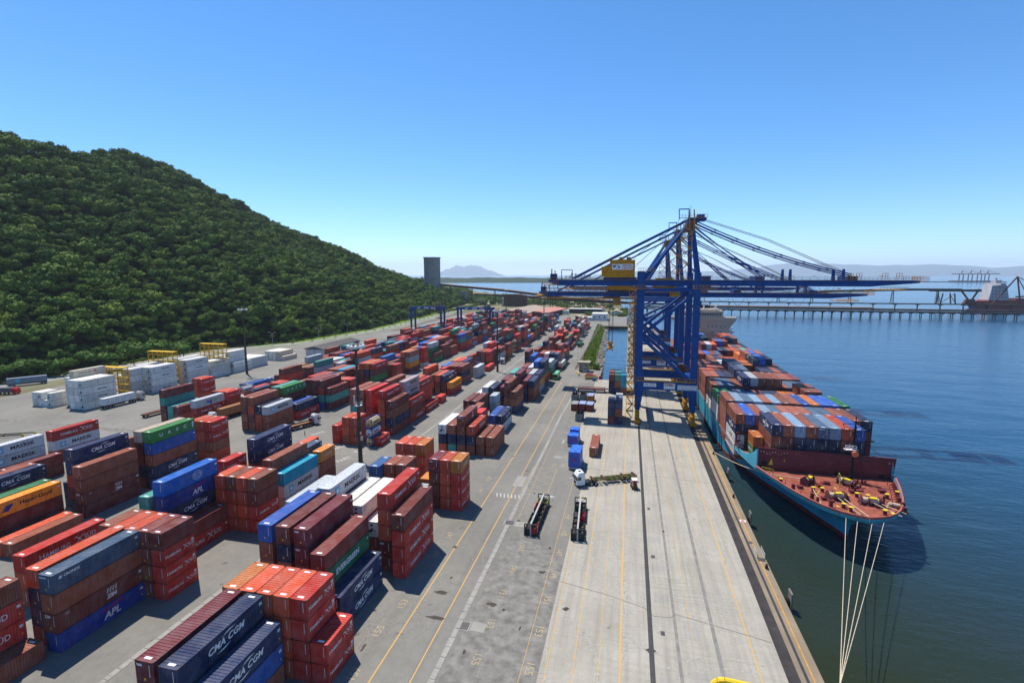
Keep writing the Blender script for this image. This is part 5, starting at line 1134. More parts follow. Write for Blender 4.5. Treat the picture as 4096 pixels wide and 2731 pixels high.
# foremast
b = MB(); mx, my = 5.4, 126.2 - 245; b.tube((mx, my, dz), (mx, my, dz + 13), .35, 8, r2=.22); b.box(mx - .6, mx + .6, my - .4, my + .4, dz + 11.4, dz + 11.6); b.beam((mx - 2.6, my, dz + 13.2), (mx + 2.6, my, dz + 13.2), .12); b.beam((mx - 2.6, my - 1, dz + 12.4), (mx + 2.6, my - 1, dz + 12.4), .1)
for x in (-2.6, 0, 2.6): b.beam((mx + x, my, dz + 13.2), (mx + x * .3, my, dz + 11.6), .08); b.beam((mx + x, my, dz + 13.2), (mx + x, my - 1, dz + 12.4), .08)
b.beam((mx, my, dz + 12), (mx - 4.2, my, dz), .1); b.beam((mx, my, dz + 12), (mx + 3, my + .5, dz), .1); b.tube((mx, my, dz + 13), (mx, my, dz + 15), .12, 6); fm = b.build('foremast', BLACKISH, ship)
b = MB(); b.tube((mx, my - .5, dz + 6.6), (mx, my - 1.2, dz + 6.4), .5, 12, r2=.75); b.build('fog_horn', mat('horn_orange', (.6, .18, .1), .6, .1), fm); b = MB(); b.rail([(mx - 1.9, my - .6, dz + 7.2), (mx + .4, my - .6, dz + 7.2)], 1, .06, .6); b.box(mx - 1.9, mx + .4, my - .6, my + .4, dz + 7.1, dz + 7.2); b.build('mast_platform', SIGNW, fm)
b = MB(); b.path([(1.2, 121 - 245, dz), (1.2, 121 - 245, dz + 2.6), (.9, 121 - 245, dz + 3.1)], .14, 6); b.rail([(-13.6, 126.6 - 245, dz), (-11.4, 125 - 245, dz)], 1.2, .05, .7); b.build('yellow_davit', DECKY, ship)
# hatch covers under the stacks and lashing bridges
b = MB()
for y0, z in ((129.8, 4.3), (143.2, 2.9), (157.2, 3.3), (171.2, 4.1), (185.4, 4.9)): b.box(-16.4 if y0 > 130 else -11.1, 16.6 if y0 > 130 else 10.2, max(129.6, y0) - 245, y0 + 12.8 - 245, 5.0, z + 3.2 - .04)
for q in range(9): b.box(-16.4, 16.6, 200 + 14.2 * q - 245, 212.6 + 14.2 * q - 245, 6, 5.16 + 3.2)
b.build('hatch_covers', DECK, ship)
b = MB()
for y in (142.6, 156.4, 170.3, 184.6, 199.2, 213.3, 227.5, 241.7, 256): 
    for x in np.arange(-16.4, 17, 5.2): b.box(x - .2, x + .2, y - 245.2, y - 244.9, dz, dz + 4.5)
    b.box(-16.4, 16.6, y - 245.25, y - 244.85, dz + 4.3, dz + 4.6)
b.rail([(-16.6, 138 - 245, dz + .8), (-16.8, 330 - 245, dz + .2)], 1.2, .06, 2.2); b.build('lashing_bridges', DKRED, ship)
# bridge house far aft
Y0 = 338 - 245; b = MB(); b.box(-15.6, 16.4, Y0, Y0 + 13, dz, 27.8); b.box(-16.5, 16.6, Y0 - .5, Y0 + 12, 17.5, 17.8)
b.hexa([(-19, Y0 - .6, 26.4), (19.6, Y0 - .6, 26.4), (19.6, Y0 + 4, 26.4), (-19, Y0 + 4, 26.4)], [(-19.6, Y0 - .8, 28.6), (20.2, Y0 - .8, 28.6), (20.2, Y0 + 4, 28.6), (-19.6, Y0 + 4, 28.6)])
b.box(-11, 12, Y0 + .4, Y0 + 10, 27.8, 32.6); b.box(-9, 10, Y0 + 2, Y0 + 9, 32.6, 33.6); b.hexa([(16.4, Y0, 22), (16.5, Y0, 22), (16.5, Y0 + 3, 22), (16.4, Y0 + 3, 22)], [(16.4, Y0, 26.4), (19.4, Y0, 26.4), (19.4, Y0 + 3, 26.4), (16.4, Y0 + 3, 26.4)])
house = b.build('bridge_house', BEIGE, ship)
b = MB(); rnd = random.Random(3)
for z in (11, 14.6, 18.6, 22.4):
    for i in range(12):
        if rnd.random() < .62: x = -14 + 2.5 * i; b.box(x - .3, x + .3, Y0 - .04, Y0 + .02, z, z + .85)
for x in np.arange(-10.5, 11.6, 1.5): b.box(x - .6, x + .6, Y0 + .34, Y0 + .42, 29.4, 31)
b.build('window_panes', GLASS, house)
b = MB(); b.rail([(-19, Y0 - .7, 28.6), (20, Y0 - .7, 28.6)], 1.2, .06, 1.6); b.rail([(-11, Y0 + .5, 32.6), (12, Y0 + .5, 32.6)], 1.1, .06, 1.6); b.tube((1, Y0 + 5, 33.5), (1, Y0 + 5, 42), .4, 6); b.beam((-2.5, Y0 + 5, 38.5), (4.5, Y0 + 5, 38.5), .25); b.tube((8, Y0 + 4, 33.5), (8, Y0 + 4, 36), .6, 8); b.build('radar_mast', SIGNW, house)
b = MB(); b.box(-5, 6, Y0 + 16, Y0 + 26, dz, 33.5); b.box(-5.2, 6.2, Y0 + 15.8, Y0 + 26.2, 33.5, 35); 
for x in (-3, -1, 1, 3): b.tube((x, Y0 + 20, 35), (x, Y0 + 20, 37), .5, 8)
b.build('funnel', BLACKISH, ship)
b = MB()
for z in (12, 15.4, 18.8): b.box(16.4, 19.5, Y0 + 1, Y0 + 8, z, z + .2); b.rail([(19.5, Y0 + 1, z + .2), (19.5, Y0 + 8, z + .2)], 1.1, .06, 1.5); b.beam((17, Y0 + 2, z), (19, Y0 + 7, z + 3.4), .5, .2)
b.build('side_stair', BEIGE, house)
# mooring lines
def line(name, a, c, r, sag, label, grp=None):
    b = MB(); n = 14; a = Vector(a); c = Vector(c); pts = []
    for i in range(n + 1): u = i / n; p = a.lerp(c, u); p.z -= sag * 4 * u * (1 - u); pts.append(p)
    b.path(pts, r, 6); return tag(b.build(name, ROPE), label, 'rope', grp)
LBL = ['leftmost of the four pale mooring ropes leading from the bow', 'second from left of the four bow mooring ropes', 'third from left of the four bow mooring ropes', 'rightmost of the four pale mooring ropes leading from the bow']
for (x, y, z), l, e in zip([(43.2, 106.6, 5.1), (44.8, 105.4, 5.0), (47.2, 105.0, 5.1), (49.4, 105.4, 5.2)], LBL, (0, .15, .3, .45)): line('mooring_rope', (x, y, z), (25.4 + e * .2, 60.2 + e * .6, 4.2 - 3.4 * (1 if False else 0)), .05, .25, l, 'bow mooring ropes')
line('mooring_rope', (32.6, 127.0, 4.6), (25.6, 151.5, .5), .08, .5, 'pale rope from the bow back to a quay bollard', None)
# ------------------------------------------------------------------ lighting masts and street lamps
POLE = mat('mast_brown', (.085, .07, .06), .7, .35, .5); LAMPW = mat('lamp_housing', (.62, .62, .6), .5, .1); GALV = mat('galvanised', (.36, .37, .37), .5, .2)
def mast(x, y, h, label, heads=10, boxes=True):
    t = thing('light_mast', label, 'light mast', (x, y, 0), 0, 'high lighting masts')
    b = MB(); b.tube((0, 0, 0), (0, 0, h), .62, 14, r2=.26); b.build('pole', POLE, t)
    b = MB()
    for i in range(24): z = 3 + i * (h - 6) / 24; b.beam((.5 - .3 * z / h, -.2, z), (.85 - .3 * z / h, -.2, z), .08)
    b.build('rungs', POLE, t)
    b = MB()
    for rr_ in (1.0, 1.7):
        for i in range(12): a, c = i * .5236, (i + 1) * .5236; b.beam((rr_ * math.cos(a), rr_ * math.sin(a), h), (rr_ * math.cos(c), rr_ * math.sin(c), h), .12)
    for i in range(6): a = i * 1.047; b.beam((0, 0, h - .2), (1.7 * math.cos(a), 1.7 * math.sin(a), h), .12); b.beam((.2 * math.cos(a), .2 * math.sin(a), h - 2.5), (1.0 * math.cos(a), 1.0 * math.sin(a), h - .1), .07)
    b.build('lamp_ring', POLE, t)
    for i in range(heads):
        a = i * 6.283 / heads; m = MB(); m.tube((2.0 * math.cos(a), 2.0 * math.sin(a), h - .55), (2.25 * math.cos(a), 2.25 * math.sin(a), h + .05), .62, 10, r2=.3); m.build('lamp_head', LAMPW, t)
    if boxes:
        b = MB(); b.box(-.9, .9, -.9, .9, 16.2, 16.35); b.rail([(-.9, -.9, 16.3), (.9, -.9, 16.3), (.9, .9, 16.3), (-.9, .9, 16.3), (-.9, -.9, 16.3)], .9, .04, .9); b.box(.55, .95, -.5, 0, 6.4, 7.6); b.box(.5, .8, -.7, -.3, 8.2, 8.9); b.box(-1.1, -.8, -.5, -.2, 17, 19); b.build('equipment_boxes', LAMPW, t)
    return t
mast(-72.5, 122, 33.2, 'tall brown lighting mast in front of the tank containers', 12); mast(-197.6, 223, 34.6, 'tall brown lighting mast beside the white reefer yard', 6, False)
mast(-68.6, 258, 33.5, 'tall lighting mast at the edge of the middle block', 10); mast(-71.7, 427, 33, 'farther thin lighting mast at the edge of the middle block', 8, False)
mast(-158, 640, 33, 'thin distant lighting mast beside the sheds', 6, False)
RW = ['nearest', 'second', 'third', 'fourth', 'fifth', 'sixth', 'seventh', 'eighth', 'ninth']
for i, yy in enumerate((318, 352, 388, 425, 465, 505, 548, 592, 640)):
    t = thing('street_lamp', f'double armed street lamp on the hill road, {RW[i]} of the row', 'street lamp', (roadx(yy), yy, .1), 0, 'street lamps along the hill road')
    b = MB(); b.tube((0, 0, 0), (0, 0, 9), .11, 6); b.build('pole', GALV, t)
    for s in (-1, 1): m = MB(); m.path([(0, 0, 8.6), (s * .9, 0, 9.6), (s * 2.4, 0, 10)], .07, 5); m.build('arm', GALV, t); m = MB(); m.box(*sorted((s * 2.3, s * 3.1)), -.2, .2, 9.92, 10.1); m.build('lamp_head', LAMPW, t)
SHRUB = crown_mesh('shrub', 5, 26, 8, .8, .3, TL)
for i, yy in enumerate(range(330, 720, 14)):
    o = link('median_shrub', SHRUB, None, (roadx(yy), yy, .6)); o.scale = (1.1, 1.1, .9); tag(o, 'small round clipped shrub on the road median', 'shrub', 'clipped shrubs on the road median')

# ------------------------------------------------------------------ yard buildings
WALLW = mat('wall_white', (.62, .63, .62), .8, .12, .4); ROOFG = mat('roof_grey', (.17, .165, .155), .9, .35, .5); ROOFP = mat('roof_pink', (.46, .22, .18), .85, .25, .3); SHADEM = mat('opening_dark', (.05, .05, .05), .8, .2); CONCW = mat('silo_concrete', (.25, .25, .24), .9, .25, .12)
t = thing('grey_shed', 'low white walled shed with a ribbed grey roof beside the yard', 'shed', (-203.5, 281.5, 0), R(2))
MB().box(0, 13, 0, 46, 0, 4.6).build('wall', WALLW, t)
b = MB(); b.prism([(-.9, 4.6), (13.9, 4.6), (13.9, 4.9), (6.5, 6.6), (-.9, 4.9)], -1, 47)
for i in range(47): b.beam((-.9, i, 4.94), (6.5, i, 6.64), .1); b.beam((13.9, i, 4.94), (6.5, i, 6.64), .1)
b.build('roof', ROOFG, t)
b = MB()
for i in range(5): b.box(13, 13.05, 4 + 9 * i, 9 + 9 * i, 3.1, 4.3)
b.build('window_strip', SHADEM, t); b = MB()
for i in range(6): b.box(13, 13.2, 1.4 + 9 * i - .2, 1.4 + 9 * i + .2, 0, 4.5)
b.box(6.4, 6.6, -.1, 0, 0, 4.5); b.build('pilasters', ROOFG, t)
t = thing('striped_shed', 'big gabled shed with tan and brown striped roof beyond the stacks', 'shed', (-140, 570, 0), R(-10))
b = MB(); b.prism([(-19, 0), (19, 0), (19, 6.5), (0, 11.5), (-19, 6.5)], 0, 95); b.build('wall', mat('shed_grey', (.2, .2, .21), .8, .2, .4), t)
def stripe_mat():
    m, nt, bb = nmat('striped_roof'); wv = nt.nodes.new('ShaderNodeTexWave'); wv.bands_direction = 'Y'; wv.inputs['Scale'].default_value = .09; wv.inputs['Distortion'].default_value = 1.5
    nt.links.new(coords(nt, 'Object'), wv.inputs['Vector']); nt.links.new(mixc(nt, ramp(nt, wv.outputs['Fac'], .4, .6), (.2, .15, .12), (.45, .36, .27)), bb.inputs['Base Color']); bb.inputs['Roughness'].default_value = .9; return m
b = MB(); b.prism([(-20, 6.6), (0, 11.9), (20, 6.6), (20, 6.9), (0, 12.3), (-20, 6.9)], -1, 96); b.build('roof', stripe_mat(), t)
t = thing('pink_shed', 'long low shed with a dull pink roof beyond the stacks', 'shed', (-112, 600, 0), R(-8)); MB().box(-16, 16, 0, 90, 0, 6.4).build('wall', DKRED, t); b = MB(); b.prism([(-17, 6.4), (17, 6.4), (17, 6.8), (0, 8.2), (-17, 6.8)], -1, 91); b.build('roof', ROOFP, t)
def hut(name, label, x, y, w, d, h, rz=0, roof=ROOFG, wall=WALLW, gable=0, cat='building', win=3):
    t = thing(name, label, cat, (x, y, 0), R(rz)); MB().box(-w / 2, w / 2, -d / 2, d / 2, 0, h).build('wall', wall, t); b = MB()
    if gable: b.prism([(-w / 2 - .5, h), (w / 2 + .5, h), (w / 2 + .5, h + .2), (0, h + gable), (-w / 2 - .5, h + .2)], -d / 2 - .5, d / 2 + .5)
    else: b.box(-w / 2 - .3, w / 2 + .3, -d / 2 - .3, d / 2 + .3, h, h + .4)
    b.build('roof', roof, t)
    for i in range(win): x0 = -w / 2 + (i + .5) * w / win; MB().box(x0 - .6, x0 + .6, -d / 2 - .05, -d / 2, h * .4, h * .72).build('window', GLASS, t)
    return t
ROOFW = mat('roof_pale', (.55, .55, .53), .8, .15, .3); TAN = mat('wall_tan', (.42, .36, .27), .85, .2, .4)
hut('white_warehouse', 'white flat roofed warehouse at the far end of the quay lane', -33, 592, 17, 24, 7.5, 0, ROOFW, WALLW); hut('office_building', 'low white building with a long porch in front of the warehouse', -47, 582, 12, 14, 3.6, 0, ROOFW, WALLW)
hut('canopy_building', 'long pale roofed canopy building behind the far stacks', -58, 690, 44, 16, 6, 0, ROOFW, SHADEM, 0, 'building', 4); hut('gatehouse', 'small white gatehouse with two windows beside the far stacks', -82, 664, 8, 8, 5, 0, ROOFW, WALLW, 0, 'gatehouse', 2)
hut('house', 'tan house with a gabled roof by the far basin shore', -16, 664, 15, 14, 4.2, 0, TAN, WALLW, 2.6, 'house', 3); hut('house', 'small house with a pinkish hipped roof behind the tan house', -42, 742, 13, 12, 4, 0, ROOFP, WALLW, 2.6, 'house', 2)
RUST = mat('rust_steel', (.11, .055, .04), .85, .35, .3)
t = thing('transfer_tower', 'dark rusty transfer building under the conveyor', 'industrial building', (-186, 820, 0)); MB().box(-18, 18, -9, 9, 0, 18).build('wall', RUST, t); MB().hexa([(-19, -10, 18), (19, -10, 18), (19, 10, 18), (-19, 10, 18)], [(-19, -10, 20), (6, -10, 20), (6, 10, 20), (-19, 10, 20)]).build('roof', RUST, t)
b = MB()
for x in range(-16, 18, 4): b.box(x - .3, x + .3, -9.4, -9, 0, 18)
b.build('columns', STEELD, t); MB().box(-22.5, -18, -6, 6, 0, 14).build('stair_annex', TAN, t)
t = thing('concrete_silo', 'tall round grey concrete silo at the end of the hill', 'silo', (-369, 905, 0)); b = MB(); b.tube((0, 0, 0), (0, 0, 84), 15.5, 48); o = b.build('shaft', CONCW, t); b = MB(); b.tube((0, 0, 84), (0, 0, 85.3), 17, 48); b.tube((0, 0, 80), (0, 0, 80.3), 15.65, 48); b.build('roof_rim', CONCW, t); 
hut('concrete_tower', 'slim grey concrete building below the silo', -300, 885, 11, 11, 22, 0, CONCW, CONCW, 0, 'tower', 2)
for i, (x, y, w, h, l) in enumerate(((-262, 870, 16, 7, 'small grey plant building between the trees below the silo'), (-335, 905, 10, 9, 'pale hut right beside the silo'))): hut('plant_building', l, x, y, w, 9, h, 0, ROOFG, CONCW, 0, 'building', 3)

# ------------------------------------------------------------------ conveyors and trestles
ORC = mat('conveyor_cover', (.42, .24, .15), .8, .2, .2); PIER = mat('pier_rust', (.06, .042, .036), .85, .35, .2)
def conveyor(label, pts, w, h, every, ground, cover=ORC):
    t = thing('conveyor', label, 'conveyor', pts[0])
    o0 = Vector(pts[0]); P = [Vector(p) - o0 for p in pts]; b = MB(); c = MB()
    for a, q in zip(P[:-1], P[1:]): b.beam(a, q, w, h); c.beam(a + Vector((0, 0, h * .62)), q + Vector((0, 0, h * .62)), w * 1.1, h * .35)
    b.build('gallery', PIER, t); c.build('cover', cover, t)
    for a, q in zip(P[:-1], P[1:]):
        n = max(1, int((q - a).length / every))
        for i in range(n):
            p = a.lerp(q, (i + .5) / n); g = ground - o0.z; s = MB()
            for dx, dy in ((-1.6, -1.2), (1.6, -1.2), (1.6, 1.2), (-1.6, 1.2)): s.beam((p.x + dx * 1.3, p.y + dy * 1.3, g), (p.x + dx * .6, p.y + dy * .6, p.z - h / 2), .5)
            z = g + 3
            while z < p.z - h / 2 - 2: s.beam((p.x - 1.8, p.y - 1.4, z), (p.x + 1.8, p.y - 1.4, z + 2.5), .25); z += 2.6
            s.build('trestle', PIER, t)
    return t
conveyor('long orange topped conveyor running from the silo to the pier', [(-352, 905, 33), (-205, 835, 25), (-95, 790, 15), (-4, 765, 10.5)], 4.2, 3.2, 46, 0)
conveyor('lower brown conveyor crossing behind the sheds', [(-240, 900, 14), (-40, 820, 8), (60, 800, 7)], 3.5, 2.4, 40, 0, RUST)
conveyor('second brown conveyor on the flat land by the shore', [(-330, 1050, 10), (-120, 930, 9), (110, 960, 9)], 3.5, 2.4, 60, -3, RUST)
def pier(name, label, x0, x1, y, z, w, every, cap):
    t = thing(name, label, 'pier', (x0, y, -3.2)); b = MB(); b.box(0, x1 - x0, -w / 2, w / 2, z + 3.2 - 1.3, z + 3.2); b.build('deck', PIER, t)
    n = int((x1 - x0) / every); pm = MB()
    for s in (-1, 1): pm.tube((s * 1.0, s * w * .3, -3), (s * .5, s * w * .25, z + 1), .55, 6)
    pm.box(-1.6, 1.6, -w * .42, w * .42, z + .9, z + 1.95); me = pm.mesh('pile_bent', PIER)
    for i in range(n): link('pile_bent', me, t, ((i + .5) * every, 0, 0))
    b = MB(); b.rail([(0, -w / 2, z + 3.2), (x1 - x0, -w / 2, z + 3.2)], 1.2, .1, 6); b.build('railing', PIER, t)
    return t
p1_ = pier('pier', 'long rusty pier on closely set piles crossing the view', 20, 760, 756, 4.2, 12, 11.5, 1)
b = MB(); b.box(0, 740, -1, 3.5, 8.6, 10.6)
b.build('belt_gallery', RUST, p1_); b = MB(); b.box(30, 296, -2.2, 2, 11, 12.6); b.build('orange_cover', mat('cover_orange', (.6, .33, .2), .8, .12, .05), p1_)
p2_ = pier('pier', 'farther pier on widely spaced piles carrying trestles', 60, 800, 950, 5.0, 9, 32, 2)
t = conveyor('high lattice conveyor gallery on tall trestles above the farther pier', [(225, 952, 15), (330, 952, 24), (455, 952, 27.5), (520, 952, 27.5)], 3, 2.6, 42, 5, PIER)
t = thing('ship_loader', 'dark ship loading machine with lattice legs on the farther pier', 'ship loader', (500, 952, 5)); b = MB()
for x in (-8, 8):
    for y in (-6, 6): b.beam((x * 1.3, y, 0), (x, y, 17), 1.4)
    b.beam((x * 1.3, -6, 2), (x, 6, 15), .7)
b.beam((-10.4, -6, 1), (8, -6, 17), .6); b.build('portal', PIER, t); MB().box(-24, 46, -3, 3, 20, 23.5).build('boom', PIER, t)
b = MB(); b.hexa([(24, -4, 0), (40, -4, 0), (40, 4, 0), (24, 4, 0)], [(28, -3, 8), (38, -3, 8), (38, 3, 8), (28, 3, 8)]); b.beam((30, 0, 8), (18, 0, 24), 2); b.beam((36, 0, 8), (44, 0, 24), 2); b.build('hopper_car', RUST, t)
# red bulk carrier beyond
bk = thing('bulk_carrier', 'red ore carrier with white bridge house at the farther pier', 'ship', (720, 985, -3.2)); b = MB()
b.prism([(-170, 10), (-160, 0), (300, 0), (300, 13), (-168, 13)], -15, 15); b.build('hull', mat('ore_red', (.3, .06, .05), .7, .25, .1), bk); MB().box(-150, 290, -14, 14, 13, 14).build('deck', DKRED, bk)
b = MB(); b.hexa([(-150, -13, 14), (-122, -13, 14), (-122, 13, 14), (-150, 13, 14)], [(-146, -11, 38), (-126, -11, 38), (-126, 11, 38), (-146, 11, 38)]); b.box(-140, -133, -20, 20, 38, 41.5); b.box(-139, -131, -6, 6, 41.5, 46); b.tube((-136, 0, 46), (-136, 0, 50), 2.4, 10, r2=1.2); b.build('bridge_house', mat('ship_white', (.42, .42, .43), .6, .2, .1), bk)
b = MB()
for z in (18, 23, 28, 33):
    for i in range(5): b.box(-146 + i * 4.6, -144.4 + i * 4.6, -12.9 + (z - 14) * .083 - .3, -12.9 + (z - 14) * .083 + .1, z, z + 1.6)
b.build('window_panes', GLASS, bk)
b = MB()
for i in range(8): b.box(-110 + i * 44, -80 + i * 44, -9, 9, 14, 17)
b.build('hatch_covers', DKRED, bk)
b = MB(); A = (-118, -18, 52)
for q in ((-150, -22, 8), (-112, -22, 8)): b.beam(q, A, 1.6)
b.beam(A, (-60, -20, 20), 1.0); b.beam(A, (-104, -20, 24), 1.0); b.beam((-118, -20, 20), (30, -20, 27), 2.6, 2.2); b.box(-70, 60, -26, -20, 10, 21)
tag(b.build('pier_reclaimer', RUST, None, (720, 985, -3.2)), 'rust brown unloading machine with a tall jib in front of the white bridge house', 'ore machine')
# far container port across the bay
t = thing('distant_port_crane', 'hazy cluster of port cranes on the far horizon', 'cranes', (2380, 4250, -3.2)); 
MB().box(-130, 130, -30, 30, 0, 12).build('quay', PIER, t)
for i, x in enumerate((-70, -15, 40, 85)):
    b = MB()
    for dx in (-12, 12): b.beam((x + dx, 0, 12), (x + dx, 0, 62), 5)
    b.beam((x - 60, 0, 60), (x + 75, 0, 60), 5); b.beam((x, 0, 62), (x + 4, 0, 84), 4); b.beam((x + 4, 0, 84), (x + 60, 0, 61), 1.5); b.build('crane', CBD, t)
b = MB(); b.box(-900, 1350, -6, 6, 0, 6); tag(b.build('breakwater', PIER, None, (1250, 4280, -3.2)), 'thin dark breakwater line near the horizon', 'breakwater')
rnd = random.Random(31)
for i in range(9):
    x = -560 + i * 26 + rnd.uniform(-8, 8); h = rnd.uniform(38, 75); b = MB(); b.box(-9, 9, -8, 8, 0, h); b.box(-5, 5, -4, 4, h, h + 4)
    tag(b.build('distant_block', WALLW, None, (x, 4600 + rnd.uniform(-60, 60), 0)), f'hazy apartment block on the far shore, {ORD2(i)} from the left', 'building', 'hazy blocks on the far shore')
# causeway over the basin mouth
t = thing('causeway', 'low concrete causeway crossing the far end of the basin', 'bridge', (-16, 524, 0)); MB().box(-11, 15.4, -4, 4, -.9, .1).build('deck', CONC2, t)
for x in (-6, 2, 10): b = MB(); b.tube((x, -2.5, -5), (x, -2.5, -.9), .5, 8); b.tube((x, 2.5, -5), (x, 2.5, -.9), .5, 8); b.build('pile_pair', CONC2, t)
# ------------------------------------------------------------------ things on the apron
TYRE = mat('tyre_rubber', (.018, .018, .02), .85, .3); CHASG = mat('chassis_green', (.12, .13, .04), .7, .3, 1.5); CABW = mat('cab_white', (.66, .67, .68), .4, .06); CHASB = mat('chassis_black', (.03, .03, .032), .6, .3); WOODT = mat('bed_wood', (.36, .24, .12), .85, .3, 1)
def wheel(t, x, y, r, w=.3):
    b = MB(); b.tube((x, y - w / 2, r), (x, y + w / 2, r), r, 18); o = b.build('wheel', TYRE, t)
    b = MB(); s = 1 if y > 0 else -1; b.tube((x, y + s * w / 2, r), (x, y + s * (w / 2 + .02), r), r * .55, 12); b.build('rim', GALV, o)
def truck_cab(t, m, x0=0.0, r=.5):
    """cab-over tractor nose at x0 pointing to -x, frame behind"""
    b = MB(); b.prism([(x0, .55), (x0 + 2.2, .55), (x0 + 2.2, 3.2), (x0 + 1.9, 3.75), (x0 + .7, 3.7), (x0 + .12, 2.75), (x0, 1.6)], -1.2, 1.2); c = b.build('cab', m, t)
    b = MB(); b.add([(x0 + .02, -1.05, 1.75), (x0 + .02, 1.05, 1.75), (x0 + .15, 1.02, 2.75), (x0 + .15, -1.02, 2.75)], [(0, 1, 2, 3)]); b.v = [(v[0] - .04, v[1], v[2]) for v in b.v]
    for s in (-1, 1): b.add([(x0 + .3, s * 1.21, 1.8), (x0 + 1.2, s * 1.21, 1.8), (x0 + 1.2, s * 1.21, 2.6), (x0 + .38, s * 1.21, 2.6)], [(0, 1, 2, 3)])
    b.build('cab_windows', GLASS, c, fix=False)
    b = MB(); b.box(x0 - .03, x0 + .02, -.85, .85, .75, 1.45); b.box(x0 + .9, x0 + 1.5, -.4, .4, 3.72, 3.78); b.build('grille', CHASB, c)
    for s in (-1, 1): m2 = MB(); m2.box(x0 - .04, x0 + .03, s * .9 - .18, s * .9 + .18, .75, 1.0); m2.build('headlight', SIGNW, c); m2 = MB(); m2.box(x0 - .1, x0 + .1, *sorted((s * 1.25, s * 1.5)), 1.9, 2.6); m2.build('mirror', CHASB, c)
    b = MB(); b.box(x0 + 2.2, x0 + 6.0, -.45, .45, .75, 1.05); b.box(x0 + 2.5, x0 + 3.4, -1.15, -.5, .5, 1.05); b.box(x0 + 2.5, x0 + 3.4, .5, 1.15, .5, 1.05); b.build('tractor_frame', CHASB, t)
    for x in (x0 + 1.2, x0 + 4.0, x0 + 5.2):
        for s in (-1, 1): wheel(t, x, s * .98, r, .34)
def skeletal(t, m, x0, x1, bolsters=True):
    b = MB(); b.box(x0, x1, -.55, -.35, 1.05, 1.35); b.box(x0, x1, .35, .55, 1.05, 1.35)
    for x in np.arange(x0 + .6, x1, 1.5): b.box(x - .1, x + .1, -1.2, 1.2, 1.08, 1.28)
    b.box(x0, x1, -1.25, -1.15, 1.1, 1.25); b.box(x0, x1, 1.15, 1.25, 1.1, 1.25); b.box(x0 + 4, x0 + 7.5, -.6, .6, .55, 1.05); b.build('chassis', m, t)
    b = MB()
    if bolsters:
        for x in (x0 + .25, x0 + 3.2, x1 - 3.4, x1 - .3): b.box(x - .25, x + .25, -1.28, 1.28, 1.35, 1.6)
        b.build('twistlock_beams', RUST, t)
    for x in (x1 - 1.0, x1 - 2.3, x1 - 3.6):
        for s in (-1, 1): wheel(t, x, s * .98, .5, .34)
t = thing('truck', 'white cab truck with an empty green skeletal trailer standing askew on the quay', 'truck', (-11.9, 119.4, 0), R(27)); truck_cab(t, CABW); t2 = skeletal(t, CHASG, 4.4, 16.4)
# forklift
t = thing('forklift', 'small forklift with white roof and red seat beside the crane rail', 'forklift', (2.5, 121.3, 0), R(12))
b = MB(); b.box(-.6, .6, -1.0, 1.2, .3, 1.05); b.box(-.6, .6, .6, 1.35, .4, 1.3); b.build('body', mat('forklift_brown', (.16, .09, .05), .6, .3), t)
b = MB()
for x in (-.5, .5):
    for y in (-.7, .7): b.beam((x, y, 1), (x, y, 2.3), .08)
b.box(-.62, .62, -.85, .85, 2.3, 2.38); b.build('roof_guard', SIGNW, t); b = MB(); b.box(-.4, .4, 0, .5, 1.05, 1.3); b.box(-.4, .4, .4, .55, 1.3, 1.9); b.build('seat', REDL, t)
b = MB()
for x in (-.3, .3): b.box(x - .06, x + .06, -1.15, -1.0, .1, 2.5); b.box(x - .07, x + .07, -2.1, -1.1, .08, .14)
b.box(-.45, .45, -1.14, -1.04, 1.3, 1.4); b.build('mast', STEELD, t)
for x in (-.62, .62):
    for y in (-.65, .8): b = MB(); b.tube((x - .12, y, .32), (x + .12, y, .32), .32, 12); b.build('wheel', TYRE, t)
